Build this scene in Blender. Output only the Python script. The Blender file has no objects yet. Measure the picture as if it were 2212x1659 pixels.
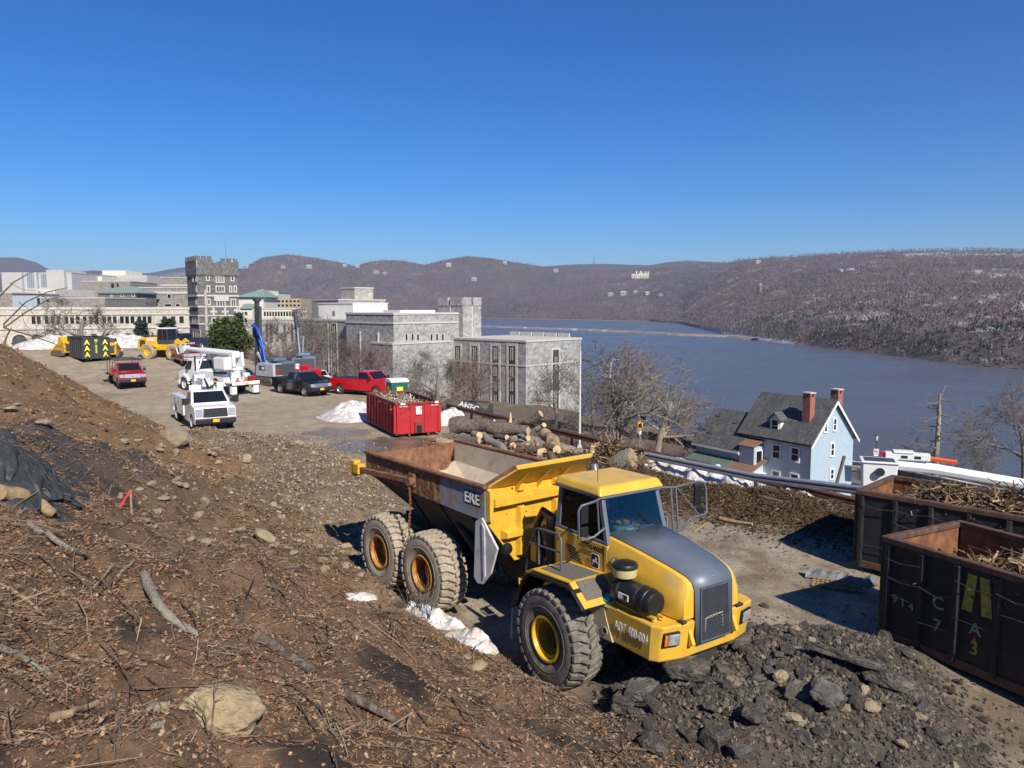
import bpy, bmesh, math, random
import numpy as np
from mathutils import Vector, Matrix, noise as mnoise
R = math.radians
rnd = random.Random(7)
scene = bpy.context.scene
col = scene.collection

# ------------------------------------------------------------------ camera
FPX, CX, CY, CH = 1661.0, 1106.0, 829.5, 6.79        # photo measured at 2212 px wide
PITCH = math.atan(164.5 / FPX)
cam_d = bpy.data.cameras.new('camera'); cam = bpy.data.objects.new('camera', cam_d); col.objects.link(cam)
cam.location = (0, 0, CH); cam.rotation_euler = (R(90) - PITCH, 0, 0)
cam_d.sensor_width = 36; cam_d.lens = 36 * FPX / 2212; cam_d.clip_end = 30000; cam_d.clip_start = 0.05
scene.camera = cam

# ------------------------------------------------------------------ sky, sun, exposure
SUN_H = Vector((0.45, -0.893, 0)).normalized(); SUN_EL = R(38.5)
TO_SUN = Vector((SUN_H.x * math.cos(SUN_EL), SUN_H.y * math.cos(SUN_EL), math.sin(SUN_EL)))
world = bpy.data.worlds.new('World'); scene.world = world; world.use_nodes = True
wn = world.node_tree.nodes; wl = world.node_tree.links
sky = wn.new('ShaderNodeTexSky'); sky.sky_type = 'NISHITA'; sky.sun_disc = False
sky.sun_elevation = SUN_EL; sky.sun_rotation = math.atan2(TO_SUN.x, TO_SUN.y)
sky.altitude = 100; sky.air_density = 1.0; sky.dust_density = 0.0; sky.ozone_density = 10.0
hsv = wn.new("ShaderNodeHueSaturation"); hsv.inputs["Saturation"].default_value = 1.2
wl.new(sky.outputs[0], hsv.inputs["Color"]); gam = wn.new("ShaderNodeGamma"); gam.inputs[1].default_value = 1.18; wl.new(hsv.outputs[0], gam.inputs[0]); wl.new(gam.outputs[0], wn["Background"].inputs[0]); wn["Background"].inputs[1].default_value = 0.066
sun_d = bpy.data.lights.new('sun', 'SUN'); sun_d.energy = 4.9; sun_d.angle = R(0.53); sun_d.color = (1, 0.94, 0.84)
sun = bpy.data.objects.new('sun', sun_d); col.objects.link(sun)
sun.rotation_euler = TO_SUN.to_track_quat('Z', 'Y').to_euler(); sun.location = (20, -40, 60)
vs = scene.view_settings
vs.view_transform = 'Standard'; vs.look = 'None'; vs.exposure = 0.36; vs.gamma = 1.0; vs.use_curve_mapping = False
scene.cycles.volume_bounces = 0; scene.cycles.max_bounces = 6; scene.cycles.transparent_max_bounces = 6
scene.cycles.use_denoising = True

# ------------------------------------------------------------------ pixel -> place
cp, sp = math.cos(PITCH), math.sin(PITCH)
def ray(u, v):
    a = (u - CX) / FPX; b = (v - CY) / FPX
    return Vector((a, cp - b * sp, -sp - b * cp))
def at_z(u, v, z=0.0):
    d = ray(u, v); t = (z - CH) / d.z
    return Vector((d.x * t, d.y * t, z))
def at_y(u, v, y):
    d = ray(u, v); t = y / d.y
    return Vector((d.x * t, y, CH + d.z * t))

# ------------------------------------------------------------------ numpy noise
def vnoise(x, y, seed=0):
    xi = np.floor(x).astype(np.int64); yi = np.floor(y).astype(np.int64); fx = x - xi; fy = y - yi
    fx = fx * fx * (3 - 2 * fx); fy = fy * fy * (3 - 2 * fy)
    def h(a, b):
        n = (a * 374761393 + b * 668265263 + seed * 974634457) & 0x7fffffff
        n = ((n ^ (n >> 13)) * 1274126177) & 0x7fffffff
        return ((n ^ (n >> 16)) & 0xffff) / 65535.0
    return (h(xi, yi) * (1 - fx) + h(xi + 1, yi) * fx) * (1 - fy) + (h(xi, yi + 1) * (1 - fx) + h(xi + 1, yi + 1) * fx) * fy
def fbm(x, y, seed=0, oct=4, gain=.5):
    s = 0; a = 1; t = 0
    for i in range(oct):
        s = s + a * (vnoise(x, y, seed + i * 17) - .5); t += a; a *= gain; x = x * 2.03 + 5.1; y = y * 2.03 + 3.7
    return s / t * 2
def sstep(a, b, x):
    t = np.clip((x - a) / (b - a), 0, 1); return t * t * (3 - 2 * t)

# ------------------------------------------------------------------ materials
MATS = {}
def nodes_of(name):
    m = bpy.data.materials.new(name); m.use_nodes = True
    return m, m.node_tree.nodes, m.node_tree.links, m.node_tree.nodes['Principled BSDF']
def pmat(name, c, var=.12, scale=6.0, rough=.6, metal=0.0, bump=0.0, bscale=40.0, c2=None, c2scale=3.0, c2lo=.5, c2hi=.62, spec=.5, coat=0.0, detail=6, bd=.02):
    """plain procedural surface: a base colour with fine mottling, an optional second colour in patches (wear, rust, dirt), fine relief"""
    if name in MATS: return MATS[name]
    m, N, L, P = nodes_of(name)
    tc = N.new('ShaderNodeTexCoord')
    n1 = N.new('ShaderNodeTexNoise'); n1.inputs['Scale'].default_value = scale; n1.inputs['Detail'].default_value = detail
    L.new(tc.outputs['Object'], n1.inputs['Vector'])
    mr = N.new('ShaderNodeMapRange'); mr.inputs[1].default_value = .3; mr.inputs[2].default_value = .7
    mr.inputs[3].default_value = 1 - var; mr.inputs[4].default_value = 1 + var
    L.new(n1.outputs[0], mr.inputs[0])
    mx = N.new('ShaderNodeVectorMath'); mx.operation = 'SCALE'; mx.inputs[0].default_value = c[:3]
    L.new(mr.outputs[0], mx.inputs['Scale']); out = mx.outputs[0]
    if c2:
        n2 = N.new('ShaderNodeTexNoise'); n2.inputs['Scale'].default_value = c2scale; n2.inputs['Detail'].default_value = 10; n2.inputs['Roughness'].default_value = .65
        L.new(tc.outputs['Object'], n2.inputs['Vector'])
        r2 = N.new('ShaderNodeMapRange'); r2.inputs[1].default_value = c2lo; r2.inputs[2].default_value = c2hi
        L.new(n2.outputs[0], r2.inputs[0])
        mix = N.new('ShaderNodeMix'); mix.data_type = 'RGBA'; L.new(r2.outputs[0], mix.inputs[0]); L.new(out, mix.inputs[6]); mix.inputs[7].default_value = (*c2[:3], 1)
        out = mix.outputs[2]
        rr = N.new('ShaderNodeMapRange'); rr.inputs[3].default_value = rough; rr.inputs[4].default_value = min(1, rough + .3)
        L.new(r2.outputs[0], rr.inputs[0]); L.new(rr.outputs[0], P.inputs['Roughness'])
    else:
        P.inputs['Roughness'].default_value = rough
    L.new(out, P.inputs['Base Color'])
    P.inputs['Metallic'].default_value = metal; P.inputs['Specular IOR Level'].default_value = spec; P.inputs['Coat Weight'].default_value = coat
    if bump:
        n3 = N.new('ShaderNodeTexNoise'); n3.inputs['Scale'].default_value = bscale; n3.inputs['Detail'].default_value = 5
        L.new(tc.outputs['Object'], n3.inputs['Vector'])
        b = N.new('ShaderNodeBump'); b.inputs['Strength'].default_value = bump; b.inputs['Distance'].default_value = bd
        L.new(n3.outputs[0], b.inputs['Height']); L.new(b.outputs[0], P.inputs['Normal'])
    MATS[name] = m
    return m
def vcmat(name, rough=.9, bump=0.0, bscale=30.0, var=.25, vscale=20.0, spec=.2, transl=0):
    """colour from the mesh's own 'Col' attribute (the pieces differ in colour), with grain"""
    if name in MATS: return MATS[name]
    m, N, L, P = nodes_of(name)
    a = N.new('ShaderNodeAttribute'); a.attribute_name = 'Col'
    tc = N.new('ShaderNodeTexCoord')
    n1 = N.new('ShaderNodeTexNoise'); n1.inputs['Scale'].default_value = vscale; n1.inputs['Detail'].default_value = 8; n1.inputs['Roughness'].default_value = .65
    L.new(tc.outputs['Object'], n1.inputs['Vector'])
    mr = N.new('ShaderNodeMapRange'); mr.inputs[1].default_value = .3; mr.inputs[2].default_value = .7
    mr.inputs[3].default_value = 1 - var; mr.inputs[4].default_value = 1 + var
    L.new(n1.outputs[0], mr.inputs[0])
    mx = N.new('ShaderNodeVectorMath'); mx.operation = 'SCALE'; L.new(a.outputs['Color'], mx.inputs[0]); L.new(mr.outputs[0], mx.inputs['Scale'])
    L.new(mx.outputs[0], P.inputs['Base Color']); P.inputs['Roughness'].default_value = rough; P.inputs['Specular IOR Level'].default_value = spec
    if bump:
        n3 = N.new('ShaderNodeTexNoise'); n3.inputs['Scale'].default_value = bscale; n3.inputs['Detail'].default_value = 8; n3.inputs['Roughness'].default_value = .7
        L.new(tc.outputs['Object'], n3.inputs['Vector'])
        b = N.new('ShaderNodeBump'); b.inputs['Strength'].default_value = bump; b.inputs['Distance'].default_value = .05
        L.new(n3.outputs[0], b.inputs['Height']); L.new(b.outputs[0], P.inputs['Normal'])
    MATS[name] = m
    return m
def glassmat(name, c=(.01, .013, .015), rough=.04):
    if name in MATS: return MATS[name]
    m, N, L, P = nodes_of(name)
    P.inputs['Base Color'].default_value = (*c, 1); P.inputs['Roughness'].default_value = rough; P.inputs['Specular IOR Level'].default_value = .6
    MATS[name] = m; return m

# ------------------------------------------------------------------ things, parts, tags
def tag(o, label=None, cat=None, group=None, kind=None):
    if label: o['label'] = label
    if cat: o['category'] = cat
    if group: o['group'] = group
    if kind: o['kind'] = kind
    return o
def thing(name, label, cat, loc=(0, 0, 0), rz=0.0, group=None):
    o = bpy.data.objects.new(name, None); col.objects.link(o); o.empty_display_size = .3
    o.location = loc; o.rotation_euler = (0, 0, rz)
    return tag(o, label, cat, group)
def copy_tree(o, parent=None):
    c = o.copy(); col.objects.link(c)
    if parent is not None: c.parent = parent
    for ch in list(o.children): copy_tree(ch, c)
    return c

class MB:
    """collects shapes; build() links them as one mesh object"""
    def __init__(s): s.v = []; s.f = []; s.c = None
    def add(s, vs, fs):
        n = len(s.v); s.v.extend([tuple(p) for p in vs]); s.f.extend([tuple(i + n for i in f) for f in fs]); return s
    def hexa(s, p):            # 8 corners: bottom 0-3 ccw, top 4-7
        return s.add(p, [(0, 3, 2, 1), (4, 5, 6, 7), (0, 1, 5, 4), (1, 2, 6, 5), (2, 3, 7, 6), (3, 0, 4, 7)])
    def box(s, x0, x1, y0, y1, z0, z1):
        return s.hexa([(x0, y0, z0), (x1, y0, z0), (x1, y1, z0), (x0, y1, z0), (x0, y0, z1), (x1, y0, z1), (x1, y1, z1), (x0, y1, z1)])
    def obox(s, c, sz, M=None):
        h = Vector(sz) / 2; pts = [Vector((a * h.x, b * h.y, k * h.z)) for k in (-1, 1) for a, b in ((-1, -1), (1, -1), (1, 1), (-1, 1))]
        if M is not None: pts = [M @ p for p in pts]
        return s.hexa([p + Vector(c) for p in pts])
    def prism(s, poly, axis, a, b, poly2=None):
        q = poly2 or poly; n = len(poly)
        def P(p, t): return {'x': (t, p[0], p[1]), 'y': (p[0], t, p[1]), 'z': (p[0], p[1], t)}[axis]
        vs = [P(p, a) for p in poly] + [P(p, b) for p in q]
        return s.add(vs, [tuple(range(n))[::-1], tuple(range(n, 2 * n))] + [(i, (i + 1) % n, n + (i + 1) % n, n + i) for i in range(n)])
    def cyl(s, p0, p1, r0, r1=None, n=12, cap=True):
        r1 = r0 if r1 is None else r1; p0 = Vector(p0); p1 = Vector(p1); d = (p1 - p0)
        if d.length < 1e-6: return s
        d.normalize(); a = d.orthogonal().normalized(); b = d.cross(a)
        vs = [p0 + (a * math.cos(2 * math.pi * i / n) + b * math.sin(2 * math.pi * i / n)) * r0 for i in range(n)]
        vs += [p1 + (a * math.cos(2 * math.pi * i / n) + b * math.sin(2 * math.pi * i / n)) * r1 for i in range(n)]
        fs = [(i, (i + 1) % n, n + (i + 1) % n, n + i) for i in range(n)]
        if cap: fs += [tuple(range(n))[::-1], tuple(range(n, 2 * n))]
        return s.add(vs, fs)
    def tube(s, pts, r, n=6, cap=True):
        pts = [Vector(p) for p in pts]; m = len(pts); rs = r if isinstance(r, (list, tuple)) else [r] * m
        vs = []; fs = []; prev = None
        for i, p in enumerate(pts):
            d = (pts[min(i + 1, m - 1)] - pts[max(i - 1, 0)]).normalized()
            a = d.orthogonal().normalized() if prev is None else (prev - d * prev.dot(d)).normalized()
            prev = a; b = d.cross(a)
            vs += [p + (a * math.cos(2 * math.pi * k / n) + b * math.sin(2 * math.pi * k / n)) * rs[i] for k in range(n)]
        for i in range(m - 1):
            for k in range(n):
                fs.append((i * n + k, i * n + (k + 1) % n, (i + 1) * n + (k + 1) % n, (i + 1) * n + k))
        if cap: fs += [tuple(range(n))[::-1], tuple(range((m - 1) * n, m * n))]
        return s.add(vs, fs)
    def lathe(s, prof, axis='y', n=24, c=(0, 0, 0)):
        vs = []; m = len(prof)                       # prof: (radius, along)
        for i in range(n):
            a = 2 * math.pi * i / n; ca, sa = math.cos(a), math.sin(a)
            for r, t in prof:
                p = {'y': (r * ca, t, r * sa), 'z': (r * ca, r * sa, t), 'x': (t, r * ca, r * sa)}[axis]
                vs.append((p[0] + c[0], p[1] + c[1], p[2] + c[2]))
        fs = [(i * m + j, i * m + j + 1, ((i + 1) % n) * m + j + 1, ((i + 1) % n) * m + j) for i in range(n) for j in range(m - 1)]
        return s.add(vs, fs)
    def plate(s, q, u0=0, u1=1, v0=0, v1=1, off=.01, th=.012):
        """thin panel on the quad q (4 points ccw seen from outside), set proud by off"""
        q = [Vector(p) for p in q]; n = (q[1] - q[0]).cross(q[3] - q[0]).normalized()
        def B(u, v): return q[0] * (1 - u) * (1 - v) + q[1] * u * (1 - v) + q[2] * u * v + q[3] * (1 - u) * v
        c = [B(u0, v0), B(u1, v0), B(u1, v1), B(u0, v1)]
        return s.hexa([p + n * (off - th) for p in c] + [p + n * off for p in c])
    def frame(s, q, u0, u1, v0, v1, w, off=.02, th=.03):
        q = [Vector(p) for p in q]; wu = w / (q[1] - q[0]).length; wv = w / (q[3] - q[0]).length
        s.plate(q, u0 - wu, u1 + wu, v0 - wv, v0, off, th); s.plate(q, u0 - wu, u1 + wu, v1, v1 + wv, off, th)
        s.plate(q, u0 - wu, u0, v0, v1, off - .002, th); s.plate(q, u1, u1 + wu, v0, v1, off - .002, th); return s
    def build(s, name, m, parent=None, smooth=None, bevel=0, fix=True, loc=None, segs=2):
        me = bpy.data.meshes.new(name); me.from_pydata(s.v, [], s.f); me.update()
        if fix and len(s.f) < 60000:
            b = bmesh.new(); b.from_mesh(me); bmesh.ops.recalc_face_normals(b, faces=b.faces); b.to_mesh(me); b.free()
        o = bpy.data.objects.new(name, me); col.objects.link(o)
        if m is not None: me.materials.append(m)
        if parent is not None: o.parent = parent
        if loc is not None: o.location = loc
        if smooth is not None:
            me.polygons.foreach_set('use_smooth', [True] * len(me.polygons)); me.set_sharp_from_angle(angle=R(smooth))
        if bevel:
            md = o.modifiers.new('bevel', 'BEVEL'); md.width = bevel; md.segments = segs; md.limit_method = 'ANGLE'; md.angle_limit = R(35); md.harden_normals = False
        return o
def np_mesh(name, V, Fq, m, parent=None, colr=None, smooth=False):
    """mesh straight from numpy arrays: V (n,3), Fq (k,3 or 4), colr (n,3) vertex colours"""
    V = np.asarray(V, np.float32); Fq = np.asarray(Fq, np.int32); k = Fq.shape[1]
    me = bpy.data.meshes.new(name); me.vertices.add(len(V)); me.vertices.foreach_set('co', V.ravel())
    me.loops.add(Fq.size); me.loops.foreach_set('vertex_index', Fq.ravel())
    me.polygons.add(len(Fq)); me.polygons.foreach_set('loop_start', np.arange(0, Fq.size, k, dtype=np.int32))
    me.polygons.foreach_set('use_smooth', np.full(len(Fq), smooth))
    if colr is not None:
        ca = me.color_attributes.new('Col', 'FLOAT_COLOR', 'POINT'); c4 = np.ones((len(V), 4), np.float32); c4[:, :3] = colr; ca.data.foreach_set('color', c4.ravel())
    me.update(calc_edges=True); me.materials.append(m)
    o = bpy.data.objects.new(name, me); col.objects.link(o)
    if parent is not None: o.parent = parent
    return o
FONT_CACHE = {}
def lettering(txt, size, m, parent, M, name='lettering', bold=0.0, squeeze=1.0, extr=.003):
    cu = bpy.data.curves.new('t', 'FONT'); cu.body = txt; cu.size = size; cu.extrude = extr; cu.offset = bold
    cu.align_x = 'CENTER'; cu.align_y = 'CENTER'
    t = bpy.data.objects.new('t', cu); col.objects.link(t)
    bpy.context.view_layer.update()
    me = bpy.data.meshes.new_from_object(t.evaluated_get(bpy.context.evaluated_depsgraph_get())); me.name = name
    bpy.data.objects.remove(t); bpy.data.curves.remove(cu)
    me.transform(Matrix.Diagonal((squeeze, 1, 1, 1))); me.materials.clear(); me.materials.append(m)
    o = bpy.data.objects.new(name, me); col.objects.link(o); o.parent = parent; o.matrix_local = M
    return o
def facing(pos, right, up):
    r = Vector(right).normalized(); u = Vector(up); n = r.cross(u).normalized(); u = n.cross(r)
    M = Matrix((r, u, n)).transposed().to_4x4(); M.translation = Vector(pos); return M
def rock_mesh(name, seed, sub=2, flat=.7, jag=.35, boxy=1.0):
    rr = random.Random(seed); b = bmesh.new(); bmesh.ops.create_icosphere(b, subdivisions=sub, radius=.5)
    planes = [(Vector((rr.gauss(0, 1), rr.gauss(0, 1), rr.gauss(0, 1))).normalized(), rr.uniform(.26, .44)) for _ in range(9)]
    off = Vector((rr.uniform(0, 99), rr.uniform(0, 99), rr.uniform(0, 99)))
    for v in b.verts:
        if boxy != 1: v.co = Vector([math.copysign((abs(c) * 2) ** boxy / 2, c) for c in v.co]) * .8
        for n, d in planes:
            k = v.co.dot(n)
            if k > d: v.co -= n * (k - d) * (.75 + jag * .5)
        v.co += v.co.normalized() * (mnoise.noise(v.co * 4 + off) * .07 * (1 + jag) + (mnoise.noise(v.co * 11 + off) * .022 + mnoise.noise(v.co * 27 + off) * .010 if sub > 2 else 0))
        v.co.z *= flat
    me = bpy.data.meshes.new(name); b.to_mesh(me); b.free(); return me
# ================================================================== THE GROUND
RIVER_Z = -40.0
TOE_Y = [-40, -10, 0, 9, 11.5, 14.6, 17.3, 22, 30, 36, 40, 44, 50, 60, 75, 110, 200, 900]
TOE_X = [26, 13, 7.5, 3.6, 2.3, -.6, -2.9, -5.5, -9.3, -13.8, -17.6, -21.6, -28.5, -39.5, -52, -90, -190, -900]
RAIL_P = np.array([-4.2, 48.2]); RAIL_D = np.array([.524, -.852]); RAIL_N = np.array([.852, .524])
def rail_s(x, y): return (x - RAIL_P[0]) * RAIL_N[0] + (y - RAIL_P[1]) * RAIL_N[1]
def seg_d(x, y, pts):
    d = np.full(np.shape(x), 1e9)
    for (ax, ay), (bx, by) in zip(pts[:-1], pts[1:]):
        t = np.clip(((x - ax) * (bx - ax) + (y - ay) * (by - ay)) / ((bx - ax) ** 2 + (by - ay) ** 2), 0, 1)
        d = np.minimum(d, np.hypot(x - ax - t * (bx - ax), y - ay - t * (by - ay)))
    return d
BERM = [(-14.5, 37.2), (-12.5, 35.6), (-10, 33), (-7.4, 28.5), (-5.6, 24.5)]
MULCH = [(3.2, 30.0), (6.5, 26.0), (9.3, 23.9), (12.3, 22.6)]
LEDGE = [(-9.2, 12.6), (-10.6, 15.6), (-11.3, 19.0), (-10.2, 21.5)]
RUB = np.array([4.35, 12.0])
def ground_parts(x, y):
    x = np.asarray(x, float); y = np.asarray(y, float)
    s = rail_s(x, y)
    hs = np.interp(y, TOE_Y, TOE_X) - x
    hs = hs + 1.2 * fbm(x * .25, y * .25, 3, 3)
    soft = np.where(hs > 0, hs * hs / (hs + .9), 0)
    hill = (.40 + .15 * sstep(28, 39, y)) * soft; hill = np.where(hill > 6, 6 + (hill - 6) * .45, hill)
    far = sstep(44, 70, y); hill = hill * (1 - .3 * far)
    amp = np.clip(hs / 2.0, 0, 1)
    hill = hill + amp * (.60 * (1 - .45 * sstep(30, 40, y)) * fbm(x * .5, y * .5, 11, 5) + .16 * (1 - np.abs(fbm(x * 1.1, y * 1.1, 13, 3)) * 2.2) * (y < 30) + .13 * fbm(x * 2.6, y * 2.6, 21, 3)) * (1 - .5 * far)
    ld = seg_d(x, y, LEDGE)
    hill = hill + .9 * np.exp(-(ld / 1.5) ** 2) * (.6 + .5 * vnoise(x * 1.2, y * 1.2, 5))
    berm = .85 * np.exp(-(seg_d(x, y, BERM) / 2.1) ** 2) * (1 + .5 * fbm(x * .8, y * .8, 31, 4)) + .09 * fbm(x * 3, y * 3, 8, 3) * (seg_d(x, y, BERM) < 3)
    mul = .62 * np.exp(-(seg_d(x, y, MULCH) / 1.75) ** 2) * (1 + .5 * fbm(x * .9, y * .9, 41, 4)) + .1 * fbm(x * 4, y * 4, 9, 3) * np.exp(-(seg_d(x, y, MULCH) / 2.0) ** 2)
    lot = (np.clip(.085 * (y - 62), 0, 2.0) - sstep(94, 140, y) * 5.5) * sstep(4, -8, s)
    flat = 1 - np.clip(hs / 1.5, 0, 1)
    wob = .03 * fbm(x * .35, y * .35, 51, 4) * flat * (s < 0)
    drop = np.where(s > 0, -13.5 * (1 - np.exp(-np.maximum(s - .6, 0) / 24.0)), 0) - sstep(0, 45, s - (62 + 30 * sstep(5, -15, x))) * 30 + (s > 2) * .35 * fbm(x * .15, y * .15, 61, 4) * (s < 60)
    drop = drop - sstep(400, 800, np.hypot(x, y)) * 30 * (s > -100)
    rub = 1.0 * np.exp(-(((x - RUB[0]) * .88 - (y - RUB[1]) * .25) / 2.35) ** 4 - ((y - RUB[1]) / 2.75) ** 4) * (1 + .25 * fbm(x * 1.2, y * 1.2, 71, 4))
    perch = 3.6 * sstep(3.4, .3, np.hypot(x, y + 1.2))
    near = sstep(2.2, 0, np.hypot(x * .6, y))
    return hill + berm + mul + lot + wob + drop + rub + perch, hs, s, berm, mul, rub, ld
def gz(x, y): return float(ground_parts(np.array([x]), np.array([y]))[0][0])
def hit(u, v, tmax=400.0):
    """where the ray through a pixel meets the ground"""
    d = ray(u, v); t = np.concatenate([np.arange(2, 80, .04), np.arange(80, tmax, .25)])
    z = ground_parts(d.x * t, d.y * t)[0]; below = np.nonzero(CH + d.z * t < z)[0]
    k = t[below[0]] if len(below) else tmax
    return Vector((d.x * k, d.y * k, gz(d.x * k, d.y * k)))

def ground_material():
    m, N, L, P = nodes_of('earth')
    a = N.new('ShaderNodeAttribute'); a.attribute_name = 'Col'
    w = N.new('ShaderNodeAttribute'); w.attribute_name = 'wet'
    tc = N.new('ShaderNodeTexCoord')
    def noise(scale, det, rough=.6):
        n = N.new('ShaderNodeTexNoise'); n.inputs['Scale'].default_value = scale; n.inputs['Detail'].default_value = det; n.inputs['Roughness'].default_value = rough
        L.new(tc.outputs['Object'], n.inputs['Vector']); return n.outputs[0]
    def rng(s, a0, a1, b0, b1):
        r = N.new('ShaderNodeMapRange'); r.inputs[1].default_value = a0; r.inputs[2].default_value = a1; r.inputs[3].default_value = b0; r.inputs[4].default_value = b1
        L.new(s, r.inputs[0]); return r.outputs[0]
    def mul(p, q):
        k = N.new('ShaderNodeMath'); k.operation = 'MULTIPLY'; L.new(p, k.inputs[0]); L.new(q, k.inputs[1]); return k.outputs[0]
    g = mul(mul(rng(noise(1.1, 8, .65), .3, .7, .72, 1.25), rng(noise(9, 6), .3, .7, .75, 1.22)), rng(noise(60, 4), .3, .7, .82, 1.18))
    sc = N.new('ShaderNodeVectorMath'); sc.operation = 'SCALE'; L.new(a.outputs['Color'], sc.inputs[0]); L.new(g, sc.inputs['Scale'])
    L.new(sc.outputs[0], P.inputs['Base Color'])
    L.new(rng(w.outputs['Fac'], 0, 1, .95, .25), P.inputs['Roughness']); P.inputs['Specular IOR Level'].default_value = .3
    h = N.new('ShaderNodeMath'); h.operation = 'ADD'; L.new(noise(14, 8, .7), h.inputs[0]); L.new(noise(70, 4), h.inputs[1])
    b = N.new('ShaderNodeBump'); b.inputs['Distance'].default_value = .06
    L.new(rng(w.outputs['Fac'], 0, 1, .8, .08), b.inputs['Strength']); L.new(h.outputs[0], b.inputs['Height']); L.new(b.outputs[0], P.inputs['Normal'])
    return m
def lerp3(c, col3, t): return c * (1 - t[..., None]) + np.array(col3) * t[..., None]
WETS = []                                   # puddles and wet patches on the lot: (x, y, rx, ry, strength)
def build_ground():
    az = np.radians(np.concatenate([np.arange(-180, -46, 4.0), np.arange(-46, 46, .2), np.arange(46, 181, 4.0)]))
    rr = 2.0 * np.exp(np.arange(0, 372) * .0168)
    rr = np.concatenate([[.05, .5, 1.0, 1.5], rr])
    A, RR = np.meshgrid(az, rr); x = RR * np.sin(A); y = RR * np.cos(A)
    z, hs, s, berm, mul, rub, ld = ground_parts(x, y)
    n1 = fbm(x * .6, y * .6, 81, 4); n2 = fbm(x * .18, y * .18, 91, 4); n3 = fbm(x * 2.2, y * 2.2, 95, 3)
    c = np.zeros(x.shape + (3,)) + np.array([.40, .322, .222])                     # dusty lot
    c = lerp3(c, (.45, .385, .29), sstep(.0, .6, n2))
    c = lerp3(c, (.215, .155, .095), sstep(.0, .5, n1 + .4 * n3) * (.3 + .55 * sstep(36, 26, y)))                      # tracked-in mud
    trk = np.abs(((x * .80 + y * .6) % 2.3) - 1.15); c = lerp3(c, (.20, .14, .085), sstep(.25, .05, trk + .35 * n1) * .45 * sstep(40, 26, y))
    soil = sstep(-.5, 1.2, hs + 1.2 * n1); c = lerp3(c, (.215, .135, .072), soil)
    c = lerp3(c, (.225, .17, .11), soil * sstep(5, 1, hs) * sstep(-.2, .5, n1))     # pale grit near the toe
    litter = soil * sstep(26, 18, y) * sstep(.2, 1.6, hs); c = lerp3(c, (.20, .122, .072), litter)
    c = lerp3(c, (.05, .035, .026), litter * sstep(.12, .42, fbm(x * .7 + 3, y * .7, 99, 4)))
    c = lerp3(c, (.235, .135, .06), soil * sstep(24, 32, y) * sstep(-.1, .5, n2))
    c = lerp3(c, (.24, .155, .075), soil * np.exp(-((hs - 3) / 1.6) ** 2) * sstep(34, 40, y) * .8)
    c = lerp3(c, (.06, .062, .065), np.exp(-(ld / 1.2) ** 2) * .9)                  # bare rock of the ledge, its shade painted into the dark colour
    c = lerp3(c, (.205, .15, .092), np.clip(berm / .5, 0, 1) * .9)
    c = lerp3(c, (.135, .085, .045), np.clip(mul / .3, 0, 1))
    c = lerp3(c, (.105, .085, .064), np.clip(rub / .3, 0, 1))
    out = sstep(.4, 1.6, s); c = lerp3(c, (.15, .11, .08), out); c = lerp3(c, (.20, .165, .10), out * sstep(0, .5, n2))
    c = lerp3(c, (.09, .068, .055), sstep(60, 90, s) * .8)
    wet = np.zeros(x.shape)
    for wx, wy, ax_, ay_, k in WETS:
        e = ((x - wx) / ax_) ** 2 + ((y - wy) / ay_) ** 2 + .5 * n1 + .25 * n3; wet = np.maximum(wet, k * sstep(1.15, .75, e))
    wet = np.maximum(wet, litter * sstep(.36, .55, fbm(x * .8 + 30, y * .8, 103, 4) + .1) * .8)
    c = c * (1 - .62 * wet[..., None])
    nr, nc = x.shape; V = np.stack([x, y, z], -1).reshape(-1, 3)
    i = np.arange(nr - 1)[:, None] * nc + np.arange(nc - 1)[None]
    Fq = np.stack([i, i + 1, i + nc + 1, i + nc], -1).reshape(-1, 4)[:, ::-1]
    o = np_mesh('ground', V, Fq, ground_material(), colr=c.reshape(-1, 3), smooth=True)
    at = o.data.attributes.new('wet', 'FLOAT', 'POINT'); at.data.foreach_set('value', wet.ravel().astype(np.float32))
    tag(o, 'bare brown hillside and dusty lot of the building site', kind='structure')
WETS += [(-4.8, 37.6, 4.6, 2.6, .95), (-9.5, 41.5, 2.0, 1.6, .8), (-2.0, 40, 2, 1.5, .9), (-11.5, 39.5, 2.6, 1.2, .45), (-33, 60, 3.5, 1.3, .5), (-36, 66, 4, .8, .5), (-43, 88, 8, 2.5, .4), (7.4, 22.2, .5, .18, .5), (6.3, 21.2, .6, .25, .5), (5.3, 20.0, .9, .25, .4)]
build_ground()

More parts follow.
